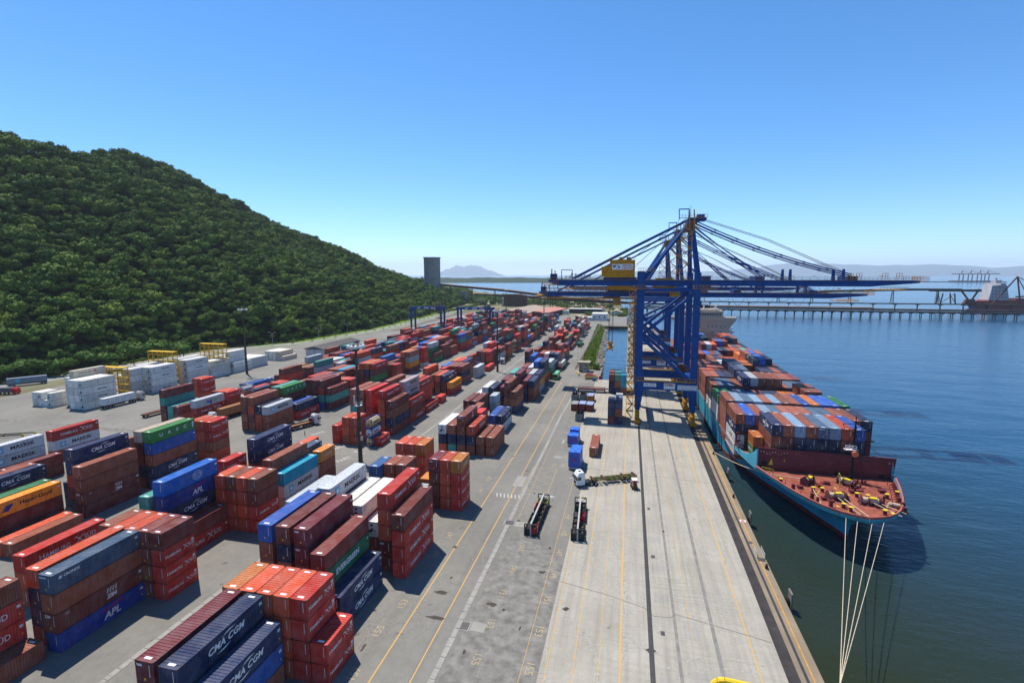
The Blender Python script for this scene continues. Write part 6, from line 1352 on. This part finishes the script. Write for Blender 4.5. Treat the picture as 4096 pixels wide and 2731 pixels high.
# lashing gear racks
def gear_rack(x, y, rz, label, seed, boxes):
    t = thing('gear_rack', label, 'rack', (x, y, 0), R(rz), 'lashing gear racks on the quay'); L, W, H = 14.4, 2.5, 2.4; rn_ = random.Random(seed)
    b = MB()
    for xx in (-W / 2, W / 2):
        b.beam((xx, -L / 2, .15), (xx, L / 2, .15), .22)
        for yy in (-L / 2, L / 2): b.beam((xx, yy, 0), (xx, yy, H), .2)
        for yy in (-L / 6, L / 6): b.beam((xx, yy, 0), (xx, yy, 1.2), .14)
    for yy in (-L / 2, -L / 6, L / 6, L / 2): b.beam((-W / 2, yy, .15), (W / 2, yy, .15), .2)
    for yy in (-L / 2, L / 2): b.beam((-W / 2, yy, H), (W / 2, yy, H), .2); b.beam((-W / 2, yy, .2), (W / 2, yy, H), .1)
    b.box(-W / 2, W / 2, -L / 2, L / 2, .12, .2); b.build('frame', mat('rack_black', (.05, .05, .045), .6, .3), t); b = MB(); b.beam((0, -L / 2, H), (0, L / 2, H), .32, .3); b.beam((0, -L / 2, 0), (0, -L / 2, H), .26); b.beam((0, L / 2, 0), (0, L / 2, H), .26); b.build('top_beam', GALV, t)
    for k in range(6):
        for s in (-1, 1):
            c = boxes[(k * 2 + (s > 0)) % len(boxes)]
            if c is None: continue
            yy = -L / 2 + (k + .5) * L / 6; o = MB(); x0, x1 = sorted((s * .12, s * 1.2)); y0, y1 = yy - 1.05, yy + 1.05
            o.box(x0, x1, y0, y1, .22, .34); 
            for a in ((x0, x0 + .08, y0, y1), (x1 - .08, x1, y0, y1), (x0 + .08, x1 - .08, y0, y0 + .08), (x0 + .08, x1 - .08, y1 - .08, y1)): o.box(*a, .34, 1.5)
            bin_ = o.build('bin', c, t); g = MB()
            for _ in range(36): p = Vector((rn_.uniform(x0 + .2, x1 - .2), rn_.uniform(y0 + .2, y1 - .2), rn_.uniform(.8, 1.15))); d = Vector((rn_.gauss(0, 1), rn_.gauss(0, 1), rn_.gauss(0, .4))).normalized() * .16; g.beam(p - d, p + d, .1)
            g.build('twistlocks', mat('lock_steel', (.18, .15, .12), .6, .4, 4), bin_)
    b = MB(); b.box(-W / 2 - .05, -W / 2 - .02, -L / 2, -L / 2 + .8, .6, 1.8); b.box(W / 2 + .02, W / 2 + .05, -L / 2, -L / 2 + .8, .6, 1.8); b.build('yellow_panels', DECKY, t)
BKB = mat('bin_black', (.06, .055, .045), .7, .3); BRD = mat('bin_red', (.45, .02, .035), .6, .2); BYL = mat('bin_olive', (.35, .33, .08), .7, .2)
gear_rack(-17.9, 100.4, -1, 'long gear rack with two red bins on the asphalt', 3, [BKB, BRD, BKB, BKB, BKB, BKB, None, BKB, BRD, BKB, BYL, BYL]); gear_rack(-9.0, 100.6, 3, 'long gear rack with dark bins on the edge of the concrete', 6, [BKB, BKB, BKB, BKB, BKB, None, None, BRD, None, BKB, BKB, BKB])
# tarpaulin covered loads on flat trailers
TARP = mat('tarp_blue', (.012, .115, .5), .5, .2, .8)
def tarp_load(x, y, h1, h2, label):
    t = thing('covered_load', label, 'covered load', (x, y, 0), R(-2), 'blue tarpaulin loads on the yard'); rn_ = random.Random(int(y)); 
    def lump(w, y0, y1, z0, z1):
        bm = bmesh.new(); bmesh.ops.create_cube(bm, size=1); bmesh.ops.subdivide_edges(bm, edges=bm.edges[:], cuts=5, use_grid_fill=True)
        for v in bm.verts:
            v.co = Vector((v.co.x * w, y0 + (v.co.y + .5) * (y1 - y0), z0 + (v.co.z + .5) * (z1 - z0)))
            v.co += Vector((rn_.gauss(0, .018), rn_.gauss(0, .018), rn_.gauss(0, .02)))
            if v.co.z > z1 - .2: v.co.z += .05 * math.sin(v.co.x * 3 + v.co.y * 2)
        me = bpy.data.meshes.new('tarpaulin'); bm.to_mesh(me); bm.free(); me.materials.append(TARP); return link('tarpaulin', me, t)
    lump(3.2, 0.2, 4.2, .8, h1); lump(2.8, 4.0, 7.2, .8, h2)
    b = MB(); b.box(-1.5, 1.5, -.2, 8, .35, .8); b.build('flat_trailer', GALV, t)
    for yy in (.6, 1.9, 6.0, 7.3): b = MB(); b.tube((-1.3, yy, .3), (1.3, yy, .3), .3, 10); b.build('axle', TYRE, t)
    b = MB(); z = (h1 + .8) / 2; b.beam((-1.5, .05, 1.0), (1.5, .05, h1 - .2), .07); b.beam((1.5, .05, 1.0), (-1.5, .05, h1 - .2), .07); b.beam((-1.62, .1, z), (1.62, .1, z), .06); b.build('red_strap', REDL, t)
tarp_load(-15.7, 147.6, 3.5, 4.3, 'lower blue tarpaulin load with crossed red straps, farther one'); tarp_load(-13.2, 129.3, 5.0, 4.8, 'taller blue tarpaulin load with a red diagonal strap, nearer one')
# open tops with tyres, roofed boxes and the pink flat rack
def box_open(x, y, c, label, tyres, roof=None, L=5.0):
    t = thing('open_top_box', label, 'open container', (x, y, 0), R(-3), 'open topped boxes by the apron'); m = mat('box_' + c[0], c[1], .7, .3, 1)
    b = MB()
    for a in ((-1.22, -1.1, 0, L), (1.1, 1.22, 0, L), (-1.1, 1.1, 0, .12), (-1.1, 1.1, L - .12, L)): b.box(*a, .15, 2.7)
    for yy in np.arange(.3, L, .45):
        for s in (-1, 1): b.box(*sorted((s * 1.22, s * 1.27)), yy, yy + .2, .2, 2.6)
    b.box(-1.22, 1.22, 0, L, 0, .15); b.build('body', m, t)
    if roof:
        b = MB(); rn_ = random.Random(int(x * 7)); n = 6
        for i in range(n): y0, y1 = L * i / n, L * (i + 1) / n; z = 2.72 + rn_.uniform(0, .12); b.box(-1.25, 1.25, y0 + .02, y1 - .02, 2.7, z)
        b.build('cover', roof, t)
    if tyres:
        rn_ = random.Random(int(y * 3))
        for i in range(3):
            for s in (-.55, .55):
                bm = bmesh.new(); n, k = 14, 6; R0, r0 = .62, .26; vs = [[bm.verts.new(((R0 + r0 * math.cos(6.283 * j / k)) * math.cos(6.283 * i2 / n), r0 * 1.2 * math.sin(6.283 * j / k), (R0 + r0 * math.cos(6.283 * j / k)) * math.sin(6.283 * i2 / n))) for j in range(k)] for i2 in range(n)]
                for a in range(n):
                    for j in range(k): bm.faces.new((vs[a][j], vs[(a + 1) % n][j], vs[(a + 1) % n][(j + 1) % k], vs[a][(j + 1) % k]))
                me = bpy.data.meshes.new('big_tyre'); bm.to_mesh(me); bm.free(); me.materials.append(TYRE); o = link('big_tyre', me, None, (x + s, y + .9 + i * 1.5, 2.5 + rn_.uniform(-.1, .2))); o.rotation_euler = (rn_.uniform(-.3, .3), 0, R(90) + rn_.uniform(-.4, .4)); tag(o, 'big black tyre stacked in ' + label[0:label.index(',')], 'tyre', 'big tyres in the open boxes')
RFG = mat('tarp_grey', (.3, .31, .33), .7, .35, 1); RFB = mat('tarp_paleblue', (.3, .36, .55), .7, .3, 1)
GRB = ('grey', (.2, .21, .22)); RDB = ('brown', (.2, .05, .04)); ORB = ('orange', (.4, .15, .04))
box_open(-16.5, 174.9, GRB, 'grey open box full of tyres, nearest of the six', True); box_open(-19.6, 188.8, RDB, 'maroon box under a torn grey cover, left of the middle row', False, RFG); box_open(-16.7, 189.4, RDB, 'maroon box under a pale blue cover, middle of its row', False, RFB); box_open(-13.8, 188.9, RDB, 'maroon box under a pale cover, right of the middle row', False, RFB); box_open(-21.2, 204, GRB, 'dark box full of tyres, back row at left', True); box_open(-17.9, 204.6, GRB, 'dark box full of tyres, back row in the middle', True); box_open(-14.6, 203.4, ORB, 'orange box under a pale blue cover, back row at right', False, RFB)
t = thing('flat_rack', 'pink painted flat rack lying crosswise behind the open boxes', 'flat rack', (-15.4, 222, 0)); b = MB(); b.box(-6.1, 6.1, -1.3, 1.3, 1.7, 2.1); b.build('floor', ROOFP, t); b = MB()
for s in (-1, 1): b.box(*sorted((s * 5.7, s * 6.1)), -1.3, 1.3, 0, 1.7)
b.box(-6.1, 6.1, -1.3, -1.15, 1.2, 1.7); b.build('frame', DKRED, t); b = MB()
for x in (-3.6, 0, 3.4): b.box(x - .5, x + .5, -.12, .12, 2.1, 2.13)
b.build('pockets', SHADEM, t)
# tank containers
TFR = mat('tank_frame_blue', (.02, .07, .25), .6, .2); TBG = mat('tank_beige', (.58, .42, .18), .5, .25, 1); TWH = mat('tank_white', (.62, .62, .64), .5, .15, 1); TSV = mat('tank_silver', (.5, .5, .5), .35, .2, 1, .4)
def tank(x, y, z, m, label, fr=TFR, emblem=True):
    t = thing('tank_container', label, 'tank container', (x, y, z), 0, 'tank containers in the middle block'); L, W, H = 6.06, 2.44, 2.84; b = MB()
    for sx in (-1, 1):
        for sy in (0, 1): b.beam((sx * 1.14, .09 + sy * (L - .18), 0), (sx * 1.14, .09 + sy * (L - .18), H), .16)
        b.beam((sx * 1.14, 0, .09), (sx * 1.14, L, .09), .16); b.beam((sx * 1.14, 0, H - .09), (sx * 1.14, L, H - .09), .12)
    for yy in (.09, L - .09):
        for z_ in (.09, H - .09): b.beam((-1.14, yy, z_), (1.14, yy, z_), .16)
        for sx in (-1, 1):
            for sz in (0, 1): b.beam((sx * 1.1, yy, H * sz + (.7 if not sz else -.7)), (sx * .45, yy, H * sz + (.1 if not sz else -.1)), .12)
    b.build('frame', fr, t); b = MB(); b.tube((0, .3, H / 2), (0, L - .3, H / 2), 1.12, 24); b.tube((0, .12, H / 2), (0, .3, H / 2), .75, 24, r2=1.12); b.tube((0, L - .3, H / 2), (0, L - .12, H / 2), 1.12, 24, r2=.75); o = b.build('barrel', m, t)
    b = MB(); b.box(-.4, .4, .06, .11, .75, 1.15); b.build('valve_plate', BLK, o); b = MB()
    for i in range(5): b.box(1.1, 1.15, 1.4 + i * .62, 1.8 + i * .62, 1.2, 1.75)
    b.build('side_lettering', BLK if m is not TWH else DKRED, o); b = MB(); b.box(-.25, .25, .4, L - .4, H - .28, H - .2); b.build('walkway', GALV, t)
tank(-76.4, 133.8, 0, TBG, 'beige tank container with blue frame, bottom of the stack by the light mast'); tank(-76.4, 133.8, TH, TWH, 'white tank container with blue frame, middle of the stack by the light mast'); tank(-76.4, 133.8, 2 * TH, TBG, 'beige tank container with blue frame, topmost by the light mast')
for k, l in enumerate(('bottom', 'middle', 'topmost')): tank(-75.4, 325, k * TH, TBG, f'yellow beige tank container, {l} in the far stack beside the lane', STEELD)
MBX = MB(); tank(-147.6, 162.4, 2 * TH, TSV, 'silver tank container beside the silver lettered container', GALV)
# yellow access racks in the reefer yard
def access_rack(x, y, n, label):
    t = thing('access_rack', label, 'access rack', (x, y, 0), 0, 'yellow access racks between the reefers'); YR = mat('rack_yellow', (.6, .36, .02), .6, .25, 1); L, W, H = 14.5, 2.4, n * TH + 1.5
    b = MB()
    for i in range(6):
        for yy in (0, W): b.beam((i * L / 5, yy, 0), (i * L / 5, yy, H), .2)
    for i in range(5):
        for yy in (0, W): b.beam((i * L / 5, yy, H - 2.8), ((i + 1) * L / 5, yy, H - .2), .08)
    b.build('posts', YR, t); b = MB()
    for k in range(1, n + 1): b.box(0, L, 0, W, k * TH - .1, k * TH); b.rail([(0, 0, k * TH), (L, 0, k * TH)], 1.1, .05, 1.4); b.rail([(L, 0, k * TH), (L, W, k * TH)], 1.1, .05, 1.2)
    b.build('decks', YR, t); b = MB(); b.box(-.3, L + .3, -.3, W + .3, H, H + .15); b.build('roof', YR, t)
access_rack(-223, 165.3, 4, 'yellow steel access rack behind the nearest tall reefer stack'); access_rack(-224, 190.6, 5, 'yellow steel access rack between the middle reefer stacks'); access_rack(-222, 218.6, 5, 'tallest looking yellow access rack near the far reefers')

# ------------------------------------------------------------------ trucks in the yard
def road_truck(x, y, rz, cabm, load, label, boxc=None, letter=None, L=12.4):
    t = thing('truck', label, 'truck', (x, y, 0), R(rz), None); truck_cab(t, cabm); skeletal(t, CHASB, 4.2, 4.4 + L, False)
    if load == 'box':
        o = link('shipping_container', ME4 if L > 8 else ME2, None, (x + math.cos(R(rz)) * (4.3 + L / 2), y + math.sin(R(rz)) * (4.3 + L / 2), 1.42)); o.rotation_euler = (0, 0, R(rz - 90) if letter is None else R(rz - 90)); o.color = (*boxc[1], 1); tag(o, boxc[0], 'container', 'containers riding on trucks')
        return t
road_truck(-143.8, 143, 84, CABW, 'box', 'white cab truck carrying a tan container along the back lane', ('tan brown container riding on the white cab truck', (.36, .16, .06)))
road_truck(-199.6, 166, -92, mat('cab_cream', (.5, .47, .42), .5, .1), 'box', 'cream cab truck carrying a white container past the reefers', ('white container with dark lettering riding on the cream cab truck', (.66, .67, .66)), None)
road_truck(-36.4, 266, 88, mat('cab_maroon', (.2, .05, .05), .5, .1), 'box', 'dark cab truck carrying a cream container by the quayside stacks', ('cream container riding on a truck beside the quayside stacks', (.66, .62, .52)))
t = thing('truck', 'maroon flatbed lorry with white cab and wooden floor in the cross lane', 'truck', (-106.2, 152, 0), R(-113)); truck_cab(t, CABW); b = MB(); b.box(3.0, 11, -1.25, 1.25, 1.05, 1.3)
for s in (-1, 1): b.box(3, 11, *sorted((s * 1.25, s * 1.17)), 1.3, 1.75)
b.box(3, 3.1, -1.25, 1.25, 1.3, 2.6); b.box(10.9, 11, -1.25, 1.25, 1.3, 1.75); b.build('bed', DKRED, t); MB().box(3.1, 10.9, -1.15, 1.15, 1.3, 1.34).build('bed_floor', WOODT, t)
for x in (8.2, 9.5):
    for s in (-1, 1): wheel(t, x, s * .98, .5, .34)
GRC = mat('cab_green', (.03, .3, .08), .45, .1)
t = thing('truck', 'bright green cab truck with empty trailer in the far quay lane', 'truck', (-34.6, 361, 0), R(85)); truck_cab(t, GRC); skeletal(t, CHASB, 4.2, 14.5)
t = thing('truck', 'white cab truck with empty skeletal trailer behind the second light mast', 'truck', (-72, 281, 0), R(88)); truck_cab(t, CABW); skeletal(t, CHASB, 4.2, 16.0)
t = thing('truck', 'small white lorry driving in the far middle lane', 'truck', (-71, 452, 0), R(88)); truck_cab(t, CABW); MB().box(2.6, 9.5, -1.2, 1.2, 1.0, 1.7).build('bed', GALV, t)
t = thing('truck', 'pale lorry at the far end of the middle lane', 'truck', (-74, 535, 0), R(88)); truck_cab(t, CABW); MB().box(2.6, 11, -1.2, 1.2, 1.0, 2.9).build('bed', GALV, t)
t = thing('bus', 'green yard bus parked beside the quayside stacks', 'bus', (-35, 243.6, 0), R(90)); b = MB(); b.prism([(0, .5), (10, .5), (10, 3), (9.8, 3.2), (.3, 3.2), (0, 2.9)], -1.25, 1.25); b.build('body', GRC, t)
b = MB(); b.box(-.03, .03, -1.1, 1.1, 1.5, 2.7); b.box(.6, 9.6, 1.24, 1.28, 1.6, 2.5); b.box(.6, 9.6, -1.28, -1.24, 1.6, 2.5); b.build('window_band', GLASS, t); MB().box(1, 9, -1.0, 1.0, 3.2, 3.3).build('roof', mat('bus_roof', (.12, .45, .25), .5, .1), t)
for x in (2, 7.8):
    for s in (-1, 1): wheel(t, x, s * 1.1, .48)
t = thing('trailer', 'blue grey container trailer parked by the tree row', 'trailer', (-284.5, 170.4, 0), R(55)); b = MB(); b.box(0, 14, -1.25, 1.25, 1.2, 3.9)
for x in np.arange(.4, 14, .7): b.box(x, x + .3, -1.3, -1.25, 1.3, 3.8)
b.build('body', mat('trailer_grey', (.2, .24, .3), .6, .2), t); MB().quad([(3, -1.32, 1.8), (4.5, -1.32, 1.8), (4.5, -1.32, 3.3), (3, -1.32, 3.3)]).build('side_emblem', SKY_B, t, fix=False); MB().box(0, 14, -.5, .5, .6, 1.2).build('chassis', CHASB, t)
for x in (1, 2.3, 12, 13.2):
    for s in (-1, 1): wheel(t, x, s * 1.0, .5)
t = thing('trailer', 'rusty empty flat trailer at the edge of the back block', 'trailer', (-173, 143, 0), R(88)); MB().box(0, 13, -1.25, 1.25, .9, 1.3).build('bed', RUST, t)
for x in (1, 10.5, 11.8):
    for s in (-1, 1): wheel(t, x, s * 1.0, .48)
t = thing('trailer', 'long brown flat trailer behind the short red stacks', 'trailer', (-140, 197, 0), R(88)); MB().box(0, 12, -1.25, 1.25, .9, 1.25).build('bed', RUST, t); wheel(t, 10, 1, .48); wheel(t, 10, -1, .48)
CARS = [(-279, 194, 30, (.6, .6, .62), 'white'), (-270, 206, 30, (.03, .03, .035), 'black')]
for x, y, rz, c, nm in CARS:
    t = thing('parked_car', f'{nm} car parked under the tree row', 'car', (x, y, 0), R(rz), 'cars parked under the trees'); b = MB(); b.prism([(-2.1, .35), (2.1, .35), (2.1, .85), (1.2, .95), (.6, 1.4), (-1.2, 1.42), (-1.9, .95), (-2.1, .85)], -.85, .85); b.build('body', mat('car_' + nm, c, .3, .05), t)
    b = MB(); b.box(-1.5, .8, -.87, .87, .98, 1.3); b.build('windows', GLASS, t)
    for xx in (-1.3, 1.3):
        for s in (-1, 1): wheel(t, xx, s * .8, .32, .2)
t = thing('parked_lorry', 'dark lorry with a red tail parked at the left edge of the yard', 'lorry', (-272, 158, 0), R(18)); MB().box(0, 8, -1.2, 1.2, 1, 3).build('body', mat('lorry_dark', (.1, .1, .11), .6, .3), t); MB().prism([(8, .6), (10, .6), (10, 1.8), (9.6, 2.8), (8, 2.8)], -1.2, 1.2).build('cab', REDL, t)
for x in (1.5, 5, 9):
    for s in (-1, 1): wheel(t, x, s * 1.0, .5)
# guard rails of the yard
GRL = mat('guard_black', (.05, .05, .045), .6, .3)
for (x0, y0, x1, y1, l) in ((-206, 112, -190, 119.6, 'upper black guard rail with yellow posts at the left edge'), (-206, 109.6, -191.5, 117, 'lower black guard rail with yellow posts at the left edge'), (-84.5, 112.2, -77, 113.2, 'yellow and white barrier rail beside the turquoise stack')):
    t = thing('guard_rail', l, 'guard rail', (x0, y0, 0)); d = Vector((x1 - x0, y1 - y0, 0)); b = MB(); b.beam((0, 0, .75), d + Vector((0, 0, .75)), .3, .3); b.build('beam', GRL if 'black' in l else SIGNW, t)
    for u in (0, .5, 1): m = MB(); p = d * u; m.beam((p.x, p.y, 0), (p.x, p.y, .9), .5); m.build('post', DECKY, t)
# loose kerbs of the rail crossing
b = MB(); rn_ = random.Random(9)
for i in range(12): p = Vector((-104 + i * 1.5, 124.5 + i * .55, 0)); q = p + Vector((1.2, .5 + rn_.uniform(-.1, .1), 0)); b.beam(p + Vector((0, 0, .1)), q + Vector((0, 0, .1)), .25, .2)
tag(b.build('loose_rails', STEELD), 'old rails and sleepers lying in the cross lane', 'rails')
for i, (x, y) in enumerate(((-102.5, 139), (-101, 128), (-91.5, 121))): tag(MB().tube((0, 0, 0), (0, 0, 1.5), .12, 8).build('bollard_post', RUST, None, (x, y, 0)), ('rusty post standing near the flatbed lorry', 'rusty post standing at the cross lane drain', 'rusty post standing behind the navy stack')[i], 'post')

# ------------------------------------------------------------------ kiosk, fence, quay fittings
t = thing('kiosk', 'tan concrete guard kiosk with flat roof at the basin corner', 'kiosk', (-23, 270.6, 0)); MB().box(-2.6, 2.6, -2.4, 2.4, 0, 4.6).build('wall', TAN, t); MB().box(-3.4, 3.4, -3.2, 3.2, 4.6, 5.4).build('roof', mat('kiosk_roof', (.3, .27, .22), .9, .25, .6), t)
b = MB()
for x in (-1.6, 1.2): b.box(x - .15, x + .15, -2.46, -2.4, 0, 4.6)
b.build('pillars', SHADEM, t); b = MB(); b.box(-.3, .5, -2.48, -2.4, .1, 2.6); b.box(.65, 1.6, -2.48, -2.4, .1, 2.6); b.build('door', SIGNW, t); b = MB(); b.box(-.2, .45, -2.52, -2.48, 1.4, 2.3); b.box(.75, 1.5, -2.52, -2.48, 1.4, 2.3); b.build('window', GLASS, t); MB().tube((-3.6, 1, 0), (-3.6, 1, 12), .07, 6).build('antenna', GALV, t)
for (x0, y0, x1, y1, h, l) in ((-20.6, 248.6, -14.4, 250.6, 1.5, 'yellow brown concrete barrier in front of the lifeboat'), (-26.2, 265, -24.4, 257, 1.2, 'slanting yellow concrete barrier beside the kiosk')):
    tag(MB().beam((x0, y0, h / 2), (x1, y1, h / 2), .6, h).build('barrier', mat('barrier_yellow', (.48, .36, .14), .85, .3, 1)), l, 'barrier')
t = thing('lifeboat', 'orange lifeboat lying behind the barrier at the basin corner', 'boat', (-18.6, 256, 0), R(10)); b = MB(); b.hexa([(-2.4, -.4, 0), (2.4, -.4, 0), (2.4, .4, 0), (-2.4, .4, 0)], [(-3.2, -1.1, 1.2), (3.4, -.8, 1.3), (3.4, .8, 1.3), (-3.2, 1.1, 1.2)]); b.build('hull', mat('boat_orange', (.6, .16, .07), .5, .15), t); MB().hexa([(-2.4, -.8, 1.2), (1.5, -.7, 1.25), (1.5, .7, 1.25), (-2.4, .8, 1.2)], [(-1.8, -.5, 1.9), (1, -.4, 1.9), (1, .4, 1.9), (-1.8, .5, 1.9)]).build('canopy', ROOFP, t)
for x, y, c, l in ((-15.8, 247, TFR, 'dark blue skip in front of the yellow barrier'),): tag(MB().hexa([(-.9, -.6, 0), (.9, -.6, 0), (.9, .6, 0), (-.9, .6, 0)], [(-1.3, -.8, 1.1), (1.3, -.8, 1.1), (1.3, .8, 1.1), (-1.3, .8, 1.1)]).build('skip', c, None, (x, y, 0)), l, 'skip')
for i, x in enumerate((-13.6, -12.8)): tag(MB().tube((0, 0, 0), (0, 0, 1.4), .35, 10).build('drum', REDL, None, (x, 251.4, 0)), ('left red drum at the basin edge', 'right red drum at the basin edge')[i], 'drum')
t = thing('fence', 'long wire fence with red coping along the basin bank', 'fence', (-28.2, 276, 0)); b = MB()
for i in range(52): b.beam((0, i * 5, 0), (0, i * 5, 2.4), .12)
b.build('posts', GALV, t); b = MB()
for z in np.arange(.3, 2.4, .35): b.beam((0, 0, z), (0, 255, z), .025)
b.build('wires', GALV, t); b = MB(); b.beam((-.2, 0, .25), (-.2, 255, .25), .3, .5); b.build('coping', mat('fence_red', (.4, .15, .1), .8, .3, 1), t)
# bollards and fenders
for i, y in enumerate((121.3, 150.8, 91.7, 62, 178)):
    t = thing('quay_bollard', ['dark bollard on the quay edge beside the first big fender', 'bollard holding the ship rope at the quay edge', 'dark bollard beside the boarding ladder', 'nearest bollard holding the four bow ropes', 'dark bollard below the seaward crane leg'][i], 'bollard', (25.35, y, 0), 0, 'bollards along the quay edge'); b = MB(); b.tube((0, 0, 0), (0, 0, .55), .26, 10); b.build('post', CHASB, t); b = MB(); b.tube((-.1, -.35, .6), (.1, .35, .6), .2, 8); b.build('head', CHASB, t)
for i, y in enumerate((114.2, 85.3, 58, 140)):
    t = thing('fender', ['rubber fender with pale face panel near the ship bow', 'nearest big rubber fender with pale face panel', 'rubber fender just outside the near end', 'rubber fender behind the ship bow'][i], 'fender', (25.9, y, -1.2), 0, 'rubber fenders on the quay wall'); b = MB()
    for z in (-.6,): b.tube((0, 0, z), (1.5, 0, z), .75, 16, r2=.62)
    b.build('cone', TYRE, t); b = MB(); b.box(1.5, 1.75, -.9, .9, -2.2, 1.3); b.build('face_panel', mat('fender_panel', (.2, .18, .16), .8, .3, 1), t); b = MB(); b.box(1.75, 1.8, -.75, .75, -2, 1.1); b.build('pad', CHASB, t)
t = thing('boarding_ladder', 'short grey boarding frame with handrails on the quay edge', 'ladder', (25.1, 96.4, 0)); b = MB()
for x in (-.55, .75): b.beam((x, -1.5, .1), (x, 1.5, .1), .12); b.rail([(x, -1.5, 0), (x, 1.5, 0)], .9, .05, 1.0)
b.build('handrails', GALV, t); MB().box(-.5, .7, -2.4, -1.4, .03, .1).build('landing_plate', STEELD, t)
t = thing('edge_sign', 'small red and white square plate on the quay edge', 'plate', (25.0, 109.5, .03)); MB().box(-.6, .6, -.45, .45, 0, .03).build('plate', SIGNW, t); MB().box(-.35, .35, -.3, .3, .03, .036).build('red_square', REDL, t)
tag(MB().box(-.45, .45, -.35, .35, 0, .5).build('marker_block', mat('block_tan', (.4, .33, .2), .9, .3, 2), None, (7.4, 172.5, 0)), 'small tan block standing in front of the nearest crane', 'block')
tag(MB().tube((0, 0, 0), (0, 0, .9), .3, 8, r2=.05).build('traffic_cone', REDL, None, (12.6, 197, 0)), 'small dark traffic cone under the nearest crane', 'cone')
# dock worker under the crane
def person(x, y, rz, shirt, trousers, label):
    t = thing('person', label, 'person', (x, y, 0), R(rz))
    me = bpy.data.meshes.new('body'); V = [(0, 0, .95), (0, 0, 1.2), (0, 0, 1.42), (0, .02, 1.52), (0, .03, 1.66), (.1, 0, .9), (.12, .05, .5), (.13, .0, .08), (.13, -.12, .04), (-.1, 0, .9), (-.13, -.08, .5), (-.14, .06, .08), (-.14, -.06, .04), (.2, 0, 1.4), (.26, .03, 1.12), (.26, -.06, .86), (-.2, 0, 1.4), (-.27, .02, 1.12), (-.27, -.05, .86)]
    E = [(0, 1), (1, 2), (2, 3), (3, 4), (0, 5), (5, 6), (6, 7), (7, 8), (0, 9), (9, 10), (10, 11), (11, 12), (2, 13), (13, 14), (14, 15), (2, 16), (16, 17), (17, 18)]
    rad = [.16, .15, .16, .06, .11, .09, .065, .045, .05, .09, .065, .045, .05, .06, .045, .035, .06, .045, .035]
    me.from_pydata(V, E, []); me.materials.append(trousers); o = link('body', me, t); sk_ = o.modifiers.new('skin', 'SKIN')
    for v, r_ in zip(me.skin_vertices[0].data, rad): v.radius = (r_, r_)
    me.skin_vertices[0].data[0].use_root = True; o.modifiers.new('sub', 'SUBSURF').levels = 1
    b = MB(); b.tube((0, 0, 1.0), (0, 0, 1.46), .2, 10, r2=.22); b.build('jacket', shirt, t); b = MB(); b.tube((0, .03, 1.68), (0, .03, 1.82), .14, 10, r2=.08); b.build('helmet', shirt, t)
person(7.7, 193, 30, mat('hi_vis', (.6, .1, .04), .7, .1), mat('work_trousers', (.02, .025, .05), .8, .1), 'worker in orange jacket and helmet walking under the nearest crane'); person(8.3, 217, 10, STEELD, STEELD, 'distant worker in dark clothes under the nearest crane')
# handrail of the platform the picture is taken from
t = thing('platform_rail', 'bright yellow tubular handrail at the bottom edge of the view', 'handrail', (0, 0, 48.5)); b = MB(); YB = mat('rail_yellow', (.75, .5, .02), .4, .05)
b.path([(.565, 3, -.6), (.567, 3, 1.12), (.58, 3, 1.185), (.605, 3, 1.21), (.64, 3, 1.217), (.84, 3.0, 1.205), (1.5, 2.98, 1.145)], .021, 10); b.build('handrail', YB, t); b = MB(); b.beam((1.5, 2.98, -.6), (1.5, 2.98, 1.14), .04); b.build('post', YB, t); b = MB(); b.box(.4, 1.8, 2.2, 3.1, -.7, -.6); b.build('platform', YB, t)
# ------------------------------------------------------------------ air
m = bpy.data.materials.new('haze_air'); m.use_nodes = True; nt = m.node_tree; nt.nodes.clear()
out = nt.nodes.new('ShaderNodeOutputMaterial'); pv = nt.nodes.new('ShaderNodeVolumePrincipled'); pv.inputs['Color'].default_value = (.78, .88, 1, 1); pv.inputs['Density'].default_value = HAZE; pv.inputs['Anisotropy'].default_value = .2
nt.links.new(pv.outputs[0], out.inputs['Volume'])
tag(MB().box(-34000, 34000, -600, 34000, -7.5, 800).build('haze', m), 'thin blue haze over the bay', 'haze', None, 'stuff')
